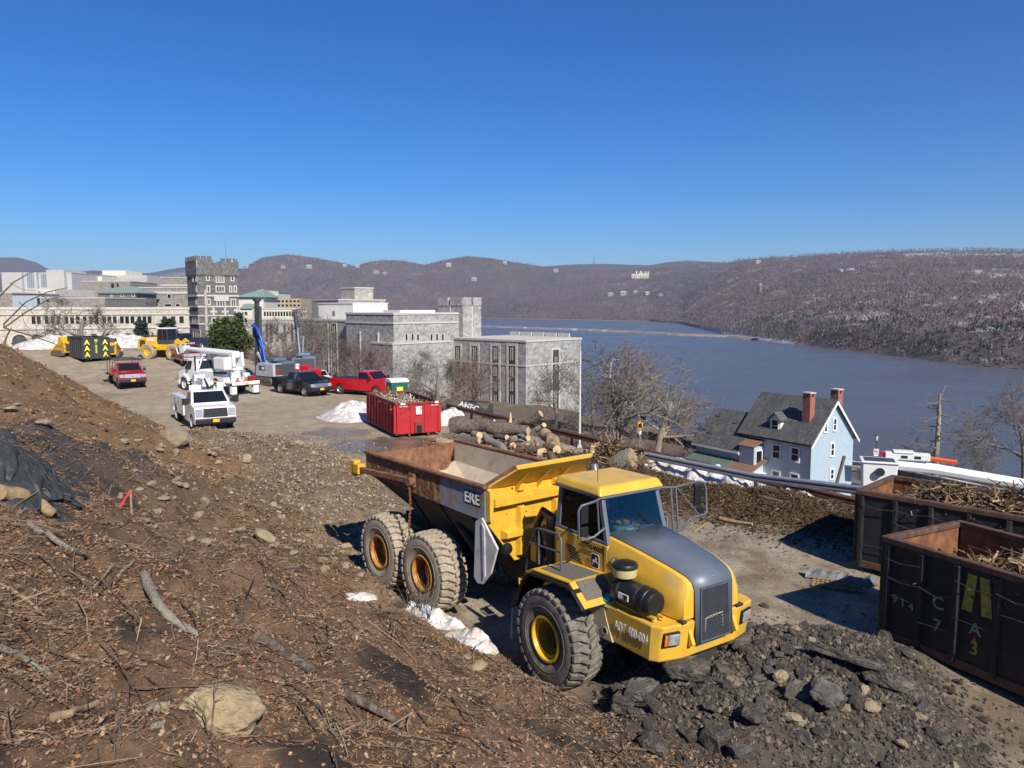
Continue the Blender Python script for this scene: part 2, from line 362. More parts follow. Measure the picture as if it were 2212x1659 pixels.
# ------------------------------------------------------------------ river
def build_river():
    m, N, L, P = nodes_of('river_water')
    P.inputs['Base Color'].default_value = (.10, .108, .125, 1); P.inputs['Roughness'].default_value = .22; P.inputs['IOR'].default_value = 1.33
    tc = N.new('ShaderNodeTexCoord'); mp = N.new('ShaderNodeMapping'); mp.inputs['Scale'].default_value = (1, 2.2, 1); mp.inputs['Rotation'].default_value = (0, 0, .3); L.new(tc.outputs['Object'], mp.inputs[0])
    n = N.new('ShaderNodeTexNoise'); n.inputs['Scale'].default_value = .35; n.inputs['Detail'].default_value = 8; n.inputs['Roughness'].default_value = .6; L.new(mp.outputs[0], n.inputs['Vector'])
    b = N.new('ShaderNodeBump'); b.inputs['Strength'].default_value = .9; b.inputs['Distance'].default_value = .9; L.new(n.outputs[0], b.inputs['Height']); L.new(b.outputs[0], P.inputs['Normal'])
    n2 = N.new('ShaderNodeTexNoise'); n2.inputs['Scale'].default_value = .009; n2.inputs['Detail'].default_value = 5; L.new(mp.outputs[0], n2.inputs['Vector'])
    r = N.new('ShaderNodeMapRange'); r.inputs[1].default_value = .35; r.inputs[2].default_value = .65; r.inputs[3].default_value = .16; r.inputs[4].default_value = .34; L.new(n2.outputs[0], r.inputs[0]); L.new(r.outputs[0], P.inputs['Roughness'])
    o = MB().add([(-6000, 60, RIVER_Z), (6000, 60, RIVER_Z), (6000, 9000, RIVER_Z), (-6000, 9000, RIVER_Z)], [(0, 1, 2, 3)]).build('river', m)
    tag(o, 'wide blue grey river', kind='structure')
build_river()

# ------------------------------------------------------------------ far shore, hills and their bare woods
SKY_U = [-300, 0, 60, 115, 210, 260, 330, 420, 500, 520, 545, 570, 625, 680, 740, 770, 800, 830, 870, 920, 960, 1010, 1060, 1110, 1180, 1240, 1330, 1420, 1500, 1560, 1610, 1700, 1800, 1950, 2080, 2212, 2600]
SKY_V = [600, 600, 598, 596, 588, 590, 596, 596, 592, 584, 572, 557, 549, 556, 567, 575, 566, 562, 563, 572, 562, 553, 558, 566, 577, 584, 583, 577, 571, 568, 560, 555, 548, 542, 540, 543, 548]
SH_U = [-300, 600, 1040, 1200, 1400, 1470, 1560, 1640, 1750, 1900, 2050, 2212, 2600]
SH_V = [682, 684, 687, 690, 694, 700, 722, 736, 749, 766, 786, 801, 842]
CREST_U = [-300, 500, 1000, 1400, 1700, 2212, 2600]
CREST_R = [5200, 4600, 5000, 4600, 3300, 2900, 2700]
FAR2_U = [-300, -60, 0, 50, 90, 115, 160, 210, 300, 330, 370, 420, 520, 1100, 1180, 1240, 1300, 1400, 1440, 1480, 1540, 1600, 1700]
FAR2_V = [575, 560, 556, 556, 567, 582, 588, 584, 590, 590, 582, 575, 580, 590, 575, 571, 570, 573, 566, 563, 566, 572, 580]
NU, NT = 620, 90
us = np.linspace(-300, 2600, NU)
def col_geo(u):
    a = (u - CX) / FPX; k = np.sqrt(1 + a * a)
    sv = np.interp(u, SH_U, SH_V); tv = np.interp(u, SKY_U, SKY_V)
    def tan_v(v): b = (v - CY) / FPX; return (-sp - b * cp) / (cp - b * sp)
    ys = (RIVER_Z - CH) / tan_v(sv); yk = np.interp(u, CREST_U, CREST_R); zk = CH + yk * tan_v(tv)
    return a, ys, yk, zk
def hill_pt(u, t):
    a, ys, yk, zk = col_geo(u)
    y = ys + (yk - ys) * t ** 1.15; dx = a / (cp + 0)                   # same bearing all along a column
    right = sstep(1640, 1820, u); bench = right * .07 * sstep(0, .055, t) + (1 - right) * .02 * sstep(0, .03, t)
    prof = bench + (1 - right * .07 - (1 - right) * .02) * (t ** 1.35)
    x = a * y * 1.0; rgh = 14 * fbm(x * .0032, y * .0032, 201, 5) * np.sin(np.pi * np.clip(t * 1.0, 0, 1)) * 1.6
    z = RIVER_Z - .6 + (zk - RIVER_Z) * prof + rgh + right * 9 * fbm(x * .012, y * .012, 207, 4) * sstep(.0, .05, t) * sstep(.4, .1, t)
    return x, y, z
def build_hills():
    tt = np.linspace(0, 1, NT) ** 1.25
    tt = np.concatenate([tt, [1.06, 1.2]])
    U, T = np.meshgrid(us, tt); x, y, z = hill_pt(U, np.minimum(T, 1)); back = T > 1
    y = np.where(back, y * T, y); x = np.where(back, x * T, x); z = np.where(back, z - (T - 1) * 900, z)
    n1 = fbm(x * .006, y * .006, 211, 5); n2 = fbm(x * .03, y * .03, 215, 4)
    c = np.zeros(x.shape + (3,)) + np.array([.115, .092, .088]); c = lerp3(c, (.138, .104, .094), sstep(0, .5, n1))
    snow = sstep(.3, .5, n2 + .25 * n1) * (.34 * sstep(1250, 1500, U) + .08) * sstep(.02, .06, T)
    snow = np.maximum(snow, .9 * sstep(1930, 1960, U) * np.exp(-((T - .90) / .035) ** 2) * sstep(-.25, .15, n2 + .3))
    snow = np.maximum(snow, .8 * sstep(1490, 1530, U) * sstep(1760, 1700, U) * np.exp(-((T - .012) / .006) ** 2))
    c = lerp3(c, (.72, .74, .80), np.clip(snow, 0, 1) * .85)
    rock = sstep(1640, 1700, U) * sstep(2080, 1980, U) * np.exp(-((T - .035) / .018) ** 2); c = lerp3(c, (.07, .055, .045), rock); c = lerp3(c, (.20, .10, .06), rock * sstep(.1, .4, n2))
    marsh = sstep(1480, 1440, U) * sstep(.012, .004, T); c = lerp3(c, (.38, .28, .16), marsh)
    nr, nc = x.shape; i = np.arange(nr - 1)[:, None] * nc + np.arange(nc - 1)[None]
    Fq = np.stack([i, i + 1, i + nc + 1, i + nc], -1).reshape(-1, 4)[:, ::-1]
    o = np_mesh('hills', np.stack([x, y, z], -1).reshape(-1, 3), Fq, vcmat('hill_earth', vscale=.08, var=.3, bump=.5, bscale=.2), colr=c.reshape(-1, 3), smooth=True)
    tag(o, 'wooded hills beyond the river with patches of snow', kind='structure')
    # a second, farther range
    U2 = np.linspace(-300, 1700, 300); a = (U2 - CX) / FPX; v = np.interp(U2, FAR2_U, FAR2_V); b = (v - CY) / FPX
    yk = np.where(U2 < 800, 9500, 7600.0); zk = CH + yk * (-sp - b * cp) / (cp - b * sp)
    rows = []
    for k, (fy, fz) in enumerate(((.86, -.15), (.90, .35), (.94, .7), (.97, .9), (1, 1), (1.05, .8))):
        y = yk * fy; x = a * y; z = np.where(fz > 0, zk * fz, -40 + 0 * zk) + (12 * fbm(x * .003, y * .003, 221, 4) if fz < .95 else 0); rows.append(np.stack([x, y, z], -1))
    V = np.stack(rows); nr, nc = V.shape[:2]; i = np.arange(nr - 1)[:, None] * nc + np.arange(nc - 1)[None]
    Fq = np.stack([i, i + 1, i + nc + 1, i + nc], -1).reshape(-1, 4)[:, ::-1]
    n = fbm(V[..., 0] * .002, V[..., 1] * .004, 231, 5); c = np.zeros(V.shape) + np.array([.085, .07, .068]); c = lerp3(c, (.42, .43, .48), sstep(.22, .5, n) * .8)
    o = np_mesh('mountain_range', V.reshape(-1, 3), Fq, vcmat('hill_earth'), colr=c.reshape(-1, 3), smooth=True)
    tag(o, 'distant blue mountain range on the skyline', kind='structure')
build_hills()
def build_woods():
    g = np.random.default_rng(5); n = 60000
    u = g.uniform(-120, 2350, n); t = g.uniform(0, 1, n) ** 1.0
    x, y, z = hill_pt(u, t); n2 = fbm(x * .03, y * .03, 215, 4); n1 = fbm(x * .006, y * .006, 211, 5)
    gap = sstep(1930, 1960, u) * np.exp(-((t - .90) / .035) ** 2)
    keep = (t > .006) & (g.uniform(0, 1, n) > .5 * sstep(.3, .5, n2 + .25 * n1)) & (g.uniform(0, 1, n) > gap * .8)
    u, t, x, y, z, n1 = [q[keep] for q in (u, t, x, y, z, n1)]; n = len(u)
    ever = fbm(x * .0045 + 9, y * .0045, 241, 4) + .06 * sstep(1300, 1700, u) + g.normal(0, .14, n) > .46
    h = g.uniform(6.5, 12, n) * np.interp(y, [600, 3000], [.8, 1.25]); w = np.where(ever, h * .2, h * .36)
    K = 7; ctr = np.stack([x, y, z], -1)
    o = g.normal(0, 1, (n, K, 3)); o /= np.linalg.norm(o, axis=-1, keepdims=True) + 1e-6; rad = g.uniform(.2, 1, (n, K, 1)) ** .5; o *= rad
    hh = .58 + .42 * o[..., 2]; taper = np.where(ever[:, None], 1.25 - hh, 1.0)
    c3 = ctr[:, None] + np.stack([o[..., 0] * w[:, None] * taper, o[..., 1] * w[:, None] * taper, hh * h[:, None]], -1)
    d1 = g.normal(0, 1, (n, K, 3)); d2 = g.normal(0, 1, (n, K, 3)); d2[..., 2] += 1.1 * np.sign(d2[..., 2])
    sz = (h[:, None, None] * g.uniform(.07, .2, (n, K, 1)))
    d1 = d1 / np.linalg.norm(d1, axis=-1, keepdims=True) * sz; d2 = d2 / np.linalg.norm(d2, axis=-1, keepdims=True) * sz * 1.3
    V = np.stack([c3 - d1 * .6 - d2 * .5, c3 + d1 * .7 - d2 * .4, c3 + d2], 2).reshape(-1, 3)
    base = np.where(ever[:, None], np.array([[.032, .045, .030]]), np.array([[.142, .113, .110]]))
    base = base * g.uniform(.75, 1.25, (n, 1)); red = sstep(.0, .5, n1)[:, None] * (~ever)[:, None]; base = base * (1 + red * np.array([[.25, -.02, -.1]]))
    C = np.repeat(base[:, None], K, 1) * g.uniform(.75, 1.25, (n, K, 1)); C = np.repeat(C[:, :, None], 3, 2).reshape(-1, 3)
    # pale trunks
    V2 = []; k = np.nonzero(~ever & (g.uniform(0, 1, n) < .25))[0]; tw = g.uniform(.25, .5, len(k)); p = ctr[k]
    V2 = np.stack([p + np.stack([-tw, 0 * tw, 0 * tw], -1), p + np.stack([tw, 0 * tw, 0 * tw], -1), p + np.stack([0 * tw, 0 * tw, h[k] * .8], -1)], 1).reshape(-1, 3)
    C2 = np.repeat((np.array([[.24, .20, .18]]) * g.uniform(.6, 1.2, (len(k), 1)))[:, None], 3, 1).reshape(-1, 3)
    Vall = np.concatenate([V, V2]); Call = np.concatenate([C, C2])
    ob = np_mesh('far_woods', Vall, np.arange(len(Vall)).reshape(-1, 3), vcmat('far_twigs', var=.1, vscale=.5), colr=Call)
    tag(ob, 'leafless woods with dark evergreens covering the far hills', 'woods', kind='stuff')
build_woods()
# ================================================================== THE YELLOW DUMP TRUCK
YEL = pmat('yellow_paint', (.69, .405, .04), var=.09, scale=3, rough=.42, c2=(.40, .31, .19), c2scale=2.6, c2lo=.50, c2hi=.82, coat=.15, bump=.05, bscale=25)
YELB = pmat('scuffed_yellow_paint', (.66, .385, .035), var=.12, scale=4, rough=.45, c2=(.11, .05, .02), c2scale=7, c2lo=.63, c2hi=.67, bump=.06, bscale=20)
SLATE = pmat('slate_grey_paint', (.115, .135, .168), var=.06, scale=5, rough=.42, c2=(.20, .19, .17), c2scale=5, c2lo=.62, c2hi=.85, bump=.03)
RUST = pmat('rusty_steel', (.165, .068, .034), var=.35, scale=7, rough=.8, c2=(.27, .145, .075), c2scale=4, c2lo=.45, c2hi=.7, bump=.25, bscale=30)
RUSTY_SIDE = pmat('rust_eaten_paint', (.17, .072, .036), var=.45, scale=9, rough=.75, c2=(.44, .25, .085), c2scale=7, c2lo=.52, c2hi=.60, bump=.35, bscale=24)
DUST = pmat('dusty_steel_floor', (.47, .40, .295), var=.10, scale=3, rough=.9, c2=(.30, .225, .13), c2scale=2.2, c2lo=.58, c2hi=.75, bump=.12, bscale=12)
GRIME = pmat('grimy_black_steel', (.028, .026, .024), var=.3, scale=6, rough=.75, c2=(.10, .085, .065), c2scale=4, c2lo=.5, c2hi=.8, bump=.2)
BLK = pmat('black_plastic', (.012, .012, .013), var=.15, rough=.42, bump=.05)

TYRE_D = pmat('dusty_black_tyre', (.10, .092, .08), var=.25, scale=4, rough=.85, c2=(.26, .225, .17), c2scale=5, c2lo=.40, c2hi=.68, bump=.2, bscale=30)
TYRE_M = pmat('mud_caked_tyre', (.33, .275, .20), var=.18, scale=5, rough=.95, c2=(.12, .105, .085), c2scale=4, c2lo=.56, c2hi=.75, bump=.3, bscale=25)
RIMY = pmat('yellow_rim_paint', (.66, .38, .02), var=.12, rough=.45, c2=(.22, .11, .04), c2scale=6, c2lo=.55, c2hi=.72)
RIMR = pmat('rusty_orange_rim', (.50, .23, .035), var=.25, rough=.6, c2=(.20, .085, .03), c2scale=6, c2lo=.45, c2hi=.65)
WHITE = pmat('white_lettering', (.78, .78, .76), var=.04, rough=.5)
BLACKL = pmat('black_lettering', (.012, .012, .012), var=.05, rough=.5)
GREYF = pmat('worn_grey_flap', (.52, .51, .49), var=.12, scale=5, rough=.8, c2=(.22, .20, .17), c2scale=4, c2lo=.5, c2hi=.8, bump=.1)
PAD = pmat('anti_slip_pad', (.13, .115, .10), var=.25, scale=30, rough=.95, bump=.3, bscale=120)
TEAL = pmat('teal_cap_plastic', (.005, .30, .24), var=.1, rough=.5)
LAMP = pmat('headlamp_glass', (.40, .40, .39), var=.3, scale=12, rough=.2, metal=.3)
AMB = pmat('amber_lens', (.70, .17, .01), var=.05, rough=.2)
CHROME = pmat('bright_metal', (.50, .50, .50), var=.05, rough=.32, metal=.85)
TUBEG = pmat('grey_handrail_paint', (.10, .11, .135), var=.1, rough=.45, metal=.2)
BOWL = pmat('precleaner_bowl', (.52, .45, .20), var=.1, rough=.25)
def tinted_glass():
    m = bpy.data.materials.new('tinted_cab_glass'); m.use_nodes = True; N = m.node_tree.nodes; L = m.node_tree.links; N.remove(N['Principled BSDF'])
    t = N.new('ShaderNodeBsdfTransparent'); t.inputs[0].default_value = (.64, .71, .70, 1)
    g = N.new('ShaderNodeBsdfGlossy'); g.inputs['Roughness'].default_value = .02; g.inputs[0].default_value = (.9, .95, 1, 1)
    f = N.new('ShaderNodeFresnel'); f.inputs[0].default_value = 1.4; mx = N.new('ShaderNodeMixShader')
    ad = N.new('ShaderNodeMath'); ad.operation = 'ADD'; ad.inputs[1].default_value = .0; L.new(f.outputs[0], ad.inputs[0])
    L.new(ad.outputs[0], mx.inputs[0]); L.new(t.outputs[0], mx.inputs[1]); L.new(g.outputs[0], mx.inputs[2]); L.new(mx.outputs[0], N['Material Output'].inputs[0])
    return m
TINT = tinted_glass()

TRUCK = thing('dump_truck', 'big yellow articulated dump truck with an empty rusty dump body, parked beside the slope', 'dump truck', (1.976, 14.152, 0), -R(56.08))
MR = Matrix.Translation((-1.35, 0, 0)) @ Matrix.Rotation(R(4.84), 4, 'Z') @ Matrix.Translation((1.35, 0, 0))   # the rear unit is steered a little
def fpart(mb, name, m, smooth=None, bevel=0, parent=TRUCK): return mb.build(name, m, parent, smooth, bevel)
def rpart(mb, name, m, smooth=None, bevel=0, parent=TRUCK):
    o = mb.build(name, m, parent, smooth, bevel)
    if parent is TRUCK: o.matrix_local = MR
    return o
# ---- wheels: rim > tyre, hub
def big_tyre(mat_, seed):
    t = MB(); Rr, W = .845, .33
    t.lathe([(.40, -.25), (.46, -.30), (.62, -W - .01), (.76, -W), (Rr - .015, -W + .035), (Rr, -W + .09), (Rr, W - .09), (Rr - .015, W - .035), (.76, W), (.62, W + .01), (.46, .30), (.40, .25)], 'y', 48)
    n = 30
    for side in (-1, 1):
        for i in range(n):
            a0 = 2 * math.pi * (i + (.5 if side > 0 else 0)) / n; w0, w1 = .5 * 2 * math.pi / n * .58, .5 * 2 * math.pi / n * .78
            def P(a, y, r): return (r * math.cos(a), y * side, r * math.sin(a))
            lag = .10 * side * 0 + .10
            for (ya, yb, ra, rb, la, lb) in ((.01, .17, .915, .912, 0, lag), (.17, W + .005, .912, .875, lag, lag * 1.25)):
                t.hexa([P(a0 + la - w0, ya, .83), P(a0 + la + w0, ya, .83), P(a0 + lb + w1, yb, .80), P(a0 + lb - w1, yb, .80), P(a0 + la - w0 * .85, ya, ra), P(a0 + la + w0 * .85, ya, ra), P(a0 + lb + w1 * .85, yb, rb), P(a0 + lb - w1 * .85, yb, rb)])
    t.lathe([(.57, W + .006), (.585, W + .02), (.60, W + .006)], 'y', 40); t.lathe([(.57, -W - .006), (.585, -W - .02), (.60, -W - .006)], 'y', 40)
    return t
tyre_src = {}
def big_wheel(x, side, rm, tm, rear):
    r = MB(); o = -1 * side            # outward is +-y
    r.lathe([(.30, .25 * side), (.405, .25 * side), (.425, .30 * side), (.41, .325 * side), (.375, .325 * side), (.362, .295 * side), (.35, .27 * side), (.335, .02 * side), (.30, -.02 * side), (.24, -.02 * side), (.22, .06 * side), (.0, .06 * side)], 'y', 40)
    w = fpart(r, 'wheel', rm, 35)
    key = (tm.name, rear)
    if key not in tyre_src: tyre_src[key] = big_tyre(tm, 1).build('tyre', tm, w, 40, .012)
    else:
        t = bpy.data.objects.new('tyre', tyre_src[key].data); col.objects.link(t); t.parent = w
        md = t.modifiers.new('bevel', 'BEVEL'); md.width = .012; md.segments = 2; md.limit_method = 'ANGLE'; md.angle_limit = R(35)
    h = MB()
    for k in range(16):
        a = 2 * math.pi * k / 16; h.cyl((.28 * math.cos(a), -.02 * side, .28 * math.sin(a)), (.28 * math.cos(a), .025 * side, .28 * math.sin(a)), .022, n=6)
    h.lathe([(.19, .0), (.19, .11 * side), (.15, .13 * side), (0, .13 * side)], 'y', 20)
    h.build('hub', GRIME if not rear else rm, w, 35)
    rot = random.Random(x * 7 + side).uniform(0, 6)
    M = Matrix.Translation((x, 1.36 * side, .90)) @ Matrix.Rotation(rot, 4, 'Y'); w.matrix_local = MR @ M if rear else M
    return w
for s in (-1, 1):
    big_wheel(0, s, RIMY, TYRE_D, False); big_wheel(-4.44, s, RIMR, TYRE_M, True); big_wheel(-6.39, s, RIMR, TYRE_M, True)
# ---- chassis
m = MB(); m.box(-1.3, 2.1, -.45, .45, .85, 1.5); m.box(-.15, .15, -1.05, 1.05, .72, 1.08); m.cyl((0, -1.0, .9), (0, 1.0, .9), .17, n=14)
fpart(m, 'front_frame', GRIME, bevel=.02)
m = MB(); m.prism([(-1.35, 1.0), (-2.3, .95), (-2.5, 1.2), (-7.2, 1.25), (-7.2, 1.55), (-2.4, 1.5), (-1.9, 1.62), (-1.35, 1.55)], 'y', -.42, .42)
for x in (-4.44, -6.39): m.cyl((x, -1.05, .9), (x, 1.05, .9), .18, n=14); m.box(x - .28, x + .28, -.3, .3, .62, 1.15)
for s in (-1, 1): m.prism([(-3.9, .95), (-6.9, .95), (-6.5, 1.25), (-5.4, 1.38), (-4.3, 1.25)], 'y', .62 * s - .1, .62 * s + .1)
rpart(m, 'rear_frame', GRIME, bevel=.02)
m = MB(); m.prism([(-.95, 1.35), (-1.0, 1.9), (-1.45, 1.95), (-2.15, 1.35), (-2.1, .95), (-1.2, .95)], 'y', -.36, .36); m.cyl((-1.35, 0, .8), (-1.35, 0, 2.05), .16, n=16); m.cyl((-1.6, 0, 1.3), (-2.35, 0, 1.3), .34, n=20)
fpart(m, 'articulation_hitch', YELB, 40, .015)
for s in (-1, 1):
    m = MB(); m.cyl((-.55, .62 * s, 1.42), (-1.45, .62 * s, 1.22), .085, n=14); m.cyl((-1.45, .62 * s, 1.22), (-2.0, .58 * s, 1.1), .045, n=10); fpart(m, 'steering_cylinder', YEL, 40)
    m = MB(); m.cyl((-2.9, .86 * s, 1.15), (-3.9, .98 * s, 2.0), .10, n=14); m.cyl((-3.9, .98 * s, 2.0), (-4.6, 1.1 * s, 2.55), .06, n=12); rpart(m, 'tipping_cylinder', GRIME, 40)
# ---- dump body
ZR, BW = 3.13, 1.35
stations = [(-2.52, 1.50, .66, 2.56), (-5.3, 1.62, .74, 2.56), (-7.42, 2.36, 1.02, 2.62)]
def ring(x, zb, bw, zm, e, fl): return [(x, -BW + e, ZR), (x, -BW + e, zm), (x, -bw + e * .8, zb + fl), (x, bw - e * .8, zb + fl), (x, BW - e, zm), (x, BW - e, ZR)]
outer = [ring(*s_, 0, 0) for s_ in stations]
inner = [ring(s_[0] + (-.10 if i == 0 else 0), s_[1], s_[2], s_[3], .07, .08) for i, s_ in enumerate(stations)]
def shell(rings, lo, hi):
    m = MB(); v = [p for r_ in rings for p in r_]; f = []
    for i in range(len(rings) - 1):
        for k in range(lo, hi): f.append((i * 6 + k, i * 6 + k + 1, i * 6 + 7 + k, i * 6 + 6 + k))
    return m.add(v, f)
o = shell(outer, 1, 4); rpart(o, 'belly', GRIME)
o = MB(); v = [p for r_ in inner for p in r_]; f = []
for i in range(2):
    for k in range(5): f.append((i * 6 + k, i * 6 + k + 1, i * 6 + 7 + k, i * 6 + 6 + k))
# the front of the bed slopes: a chute plate from the rim down to the floor
o.add(v, f); o.add([(-2.56, -1.26, 3.1), (-2.56, 1.26, 3.1), (-3.9, .70, 1.66), (-3.9, -.70, 1.66)], [(0, 1, 2, 3)])
o.add([(-3.2, -1.27, 2.56), (-2.56, -1.26, 3.1), (-3.9, -.7, 1.66)], [(0, 1, 2)]); o.add([(-3.2, 1.27, 2.56), (-2.56, 1.26, 3.1), (-3.9, .7, 1.66)], [(0, 2, 1)])
rpart(o, 'bed_liner', DUST)
for s in (-1, 1):
    m = MB(); y0, y1 = sorted((BW * s, (BW + .035) * s))
    m.prism([(-4.1, 2.50), (-7.46, 2.60), (-7.50, ZR), (-4.1, ZR)], 'y', y0, y1); b = rpart(m, 'side_panel', RUSTY_SIDE, bevel=.008)
    m = MB(); m.prism([(-2.46, 2.46), (-4.095, 2.50), (-4.095, ZR), (-2.46, ZR)], 'y', y0, y1); mm = pmat('slate_paint_going_to_rust', (.23, .245, .27), var=.15, scale=5, rough=.6, c2=(.30, .165, .07), c2scale=4.5, c2lo=.5, c2hi=.6, bump=.2); b2 = rpart(m, 'side_panel', mm, bevel=.008)
    b2['label'] = 'side panel whose slate paint peels into rust'
    m = MB(); m.box(-7.5, -2.4, (BW + .02) * s - .075, (BW + .02) * s + .075, ZR + .002, ZR + .075); rpart(m, 'top_rail', RUST, bevel=.02)
    for x in (-3.1, -4.3, -5.6):
        m = MB(); m.hexa([(x - .05, s * .76, 1.62), (x + .05, s * .76, 1.62), (x + .05, s * .70, 1.66), (x - .05, s * .70, 1.66), (x - .06, s * 1.36, 2.5), (x + .06, s * 1.36, 2.5), (x + .06, s * 1.28, 2.56), (x - .06, s * 1.28, 2.56)]); rpart(m, 'body_rib', GRIME)
    m = MB(); m.tube([(-7.85, s * 1.50, 2.72), (-7.2, s * 1.50, 2.73), (-5.2, s * 1.44, 2.83)], .09, 4); rpart(m, 'tailgate_arm', RUST, bevel=.01)
    m = MB(); m.box(-7.98, -7.72, s * 1.50 - .09, s * 1.50 + .09, 2.52, 2.92); m.box(-7.78, -7.5, s * 1.5 - .11, s * 1.5 + .11, 2.60, 2.86); rpart(m, 'tailgate_bracket', YELB, bevel=.02)
    m = MB(); m.cyl((-5.15, s * 1.42, 2.83), (-5.15, s * 1.58, 2.83), .10, n=14); m.box(-5.32, -5.1, s * 1.43 - .03, s * 1.43 + .06, 2.7, 3.0); rpart(m, 'tailgate_pivot', RUST, 40)
    m = MB(); links = 17
    for k in range(links):
        z = 2.72 - k * .085; x = -5.15 + .03 * math.sin(k * .4); q = [(x + (.02 if k % 2 else .0), s * 1.53 + (0 if k % 2 else .02), z + .05), (x - (.02 if k % 2 else .0), s * 1.53 - (0 if k % 2 else .02), z + .05), (x - (.02 if k % 2 else .0), s * 1.53 - (0 if k % 2 else .02), z - .05), (x + (.02 if k % 2 else .0), s * 1.53 + (0 if k % 2 else .02), z - .05)]
        m.tube(q + [q[0]], .011, 5)
    rpart(m, 'chain', RUST)
    m = MB(); m.prism([(-2.80, 1.22), (-2.68, 1.12), (-2.5, 1.15), (-2.22, 1.45), (-2.0, 2.02), (-2.52, 2.54), (-2.74, 2.42)], 'y', s * 1.40 - .025, s * 1.40 + .025); m.prism([(-2.46, 1.25), (-2.50, 2.45), (-2.40, 2.35), (-2.38, 1.35)], 'y', s * 1.43 - .015, s * 1.43 + .015); rpart(m, 'mud_guard_flap', GREYF, bevel=.01)
m = MB(); m.hexa([(-7.44, -1.02, 2.36), (-7.36, -1.02, 2.36), (-7.36, 1.02, 2.36), (-7.44, 1.02, 2.36), (-7.5, -1.3, 3.12), (-7.41, -1.3, 3.12), (-7.41, 1.3, 3.12), (-7.5, 1.3, 3.12)])
rpart(m, 'tailgate', RUST, bevel=.01)
# front wall with its ribs, and the spill guard that leans over the cab
m = MB(); m.prism([(-1.36, ZR), (-1.36, 2.44), (-.62, 1.50), (.62, 1.50), (1.36, 2.44), (1.36, ZR)], 'x', -2.50, -2.44); rpart(m, 'headboard', YELB, bevel=.01)
def rib(x0, x1, y0, y1, z0, z1, tp=.05):
    return MB().hexa([(x0, y0, z0), (x1, y0 + tp, z0 + tp), (x1, y1 - tp, z0 + tp), (x0, y1, z0), (x0, y0, z1), (x1, y0 + tp, z1 - tp), (x1, y1 - tp, z1 - tp), (x0, y1, z1)])
for a in ((-1.30, 1.30, 2.72, 2.98), (-1.0, 1.0, 2.02, 2.24)): rpart(rib(-2.44, -2.26, *a), 'headboard_rib', YELB, bevel=.008)
for y in (-.5, .5): rpart(rib(-2.44, -2.31, y - .10, y + .10, 1.6, 2.70, .04), 'headboard_rib', YELB, bevel=.008); rpart(rib(-2.44, -2.33, y - .10, y + .10, 2.985, 3.15, .02), 'headboard_rib', YELB, bevel=.008)
for s in (-1, 1):
    m = MB(); m.hexa([(-2.44, s * 1.37, 2.46), (-2.30, s * 1.37, 2.50), (-2.30, s * 1.28, 2.50), (-2.44, s * 1.28, 2.46), (-2.44, s * 1.37, 3.16), (-2.30, s * 1.37, 3.10), (-2.30, s * 1.28, 3.10), (-2.44, s * 1.28, 3.16)]); rpart(m, 'headboard_edge', YEL, bevel=.008)
m = MB(); th = .03
def sheet(p): n_ = (Vector(p[1]) - Vector(p[0])).cross(Vector(p[2]) - Vector(p[0])).normalized() * th; return m.add([Vector(q) for q in p] + [Vector(q) + n_ for q in p], [tuple(range(len(p)))[::-1], tuple(range(len(p), 2 * len(p)))] + [(i, (i + 1) % len(p), len(p) + (i + 1) % len(p), len(p) + i) for i in range(len(p))])
sheet([(-2.45, -1.0, 3.15), (-2.45, 1.0, 3.15), (-1.85, 1.02, 3.62), (-1.85, -1.02, 3.62)])
sheet([(-2.47, -1.36, 3.15), (-2.45, -1.0, 3.15), (-1.85, -1.02, 3.62)]); sheet([(-2.45, 1.0, 3.15), (-2.47, 1.36, 3.15), (-1.85, 1.02, 3.62)])
rpart(m, 'spill_guard', YELB, bevel=.006)
m = MB(); m.tube([(-1.87, -1.05, 3.64), (-1.87, 1.05, 3.64)], .05, 4); rpart(m, 'spill_guard_lip', YEL, bevel=.01)
for s in (-1, 1): m = MB(); m.tube([(-2.5, s * 1.37, 3.19), (-1.87, s * 1.04, 3.66)], .045, 4); rpart(m, 'spill_guard_edge', RUST, bevel=.01)
for y in (-.6, 0, .6): m = MB(); m.prism([(-2.43, 2.99), (-1.9, 3.57), (-2.43, 3.15)], 'y', y - .02, y + .02); rpart(m, 'spill_guard_gusset', YELB)
# ---- front unit: bumper block, side panels
m = MB(); top = [(.45, -1.15), (2.12, -1.15), (2.30, -1.06), (2.38, -.62), (2.38, .62), (2.30, 1.06), (2.12, 1.15), (.45, 1.15)]
bot = [(.80, -1.13), (2.06, -1.13), (2.2, -1.04), (2.30, -.62), (2.30, .62), (2.2, 1.04), (2.06, 1.13), (.80, 1.13)]
m.prism(bot, 'z', 1.16, 1.78, top); fpart(m, 'bumper', YEL, bevel=.03)
dusty = pmat('dust_covered_yellow', (.44, .365, .22), var=.12, scale=4, rough=.85)
m = MB(); m.prism([(.44, 1.73), (.82, 1.14), (1.22, 1.16), (1.05, 1.5), (.98, 1.73)], 'y', -1.155, -1.12); fpart(m, 'dusty_corner', dusty, bevel=.006)
m = MB(); m.lathe([(.05, -1.165), (.075, -1.165), (.075, -1.14), (.05, -1.14)], 'y', 20, (1.02, 0, 1.30)); fpart(m, 'tow_eye', dusty, 40)
m = MB(); m.cyl((1.02, -1.158, 1.30), (1.02, -1.15, 1.30), .05, n=18); fpart(m, 'tow_eye_hole', BLACKL)
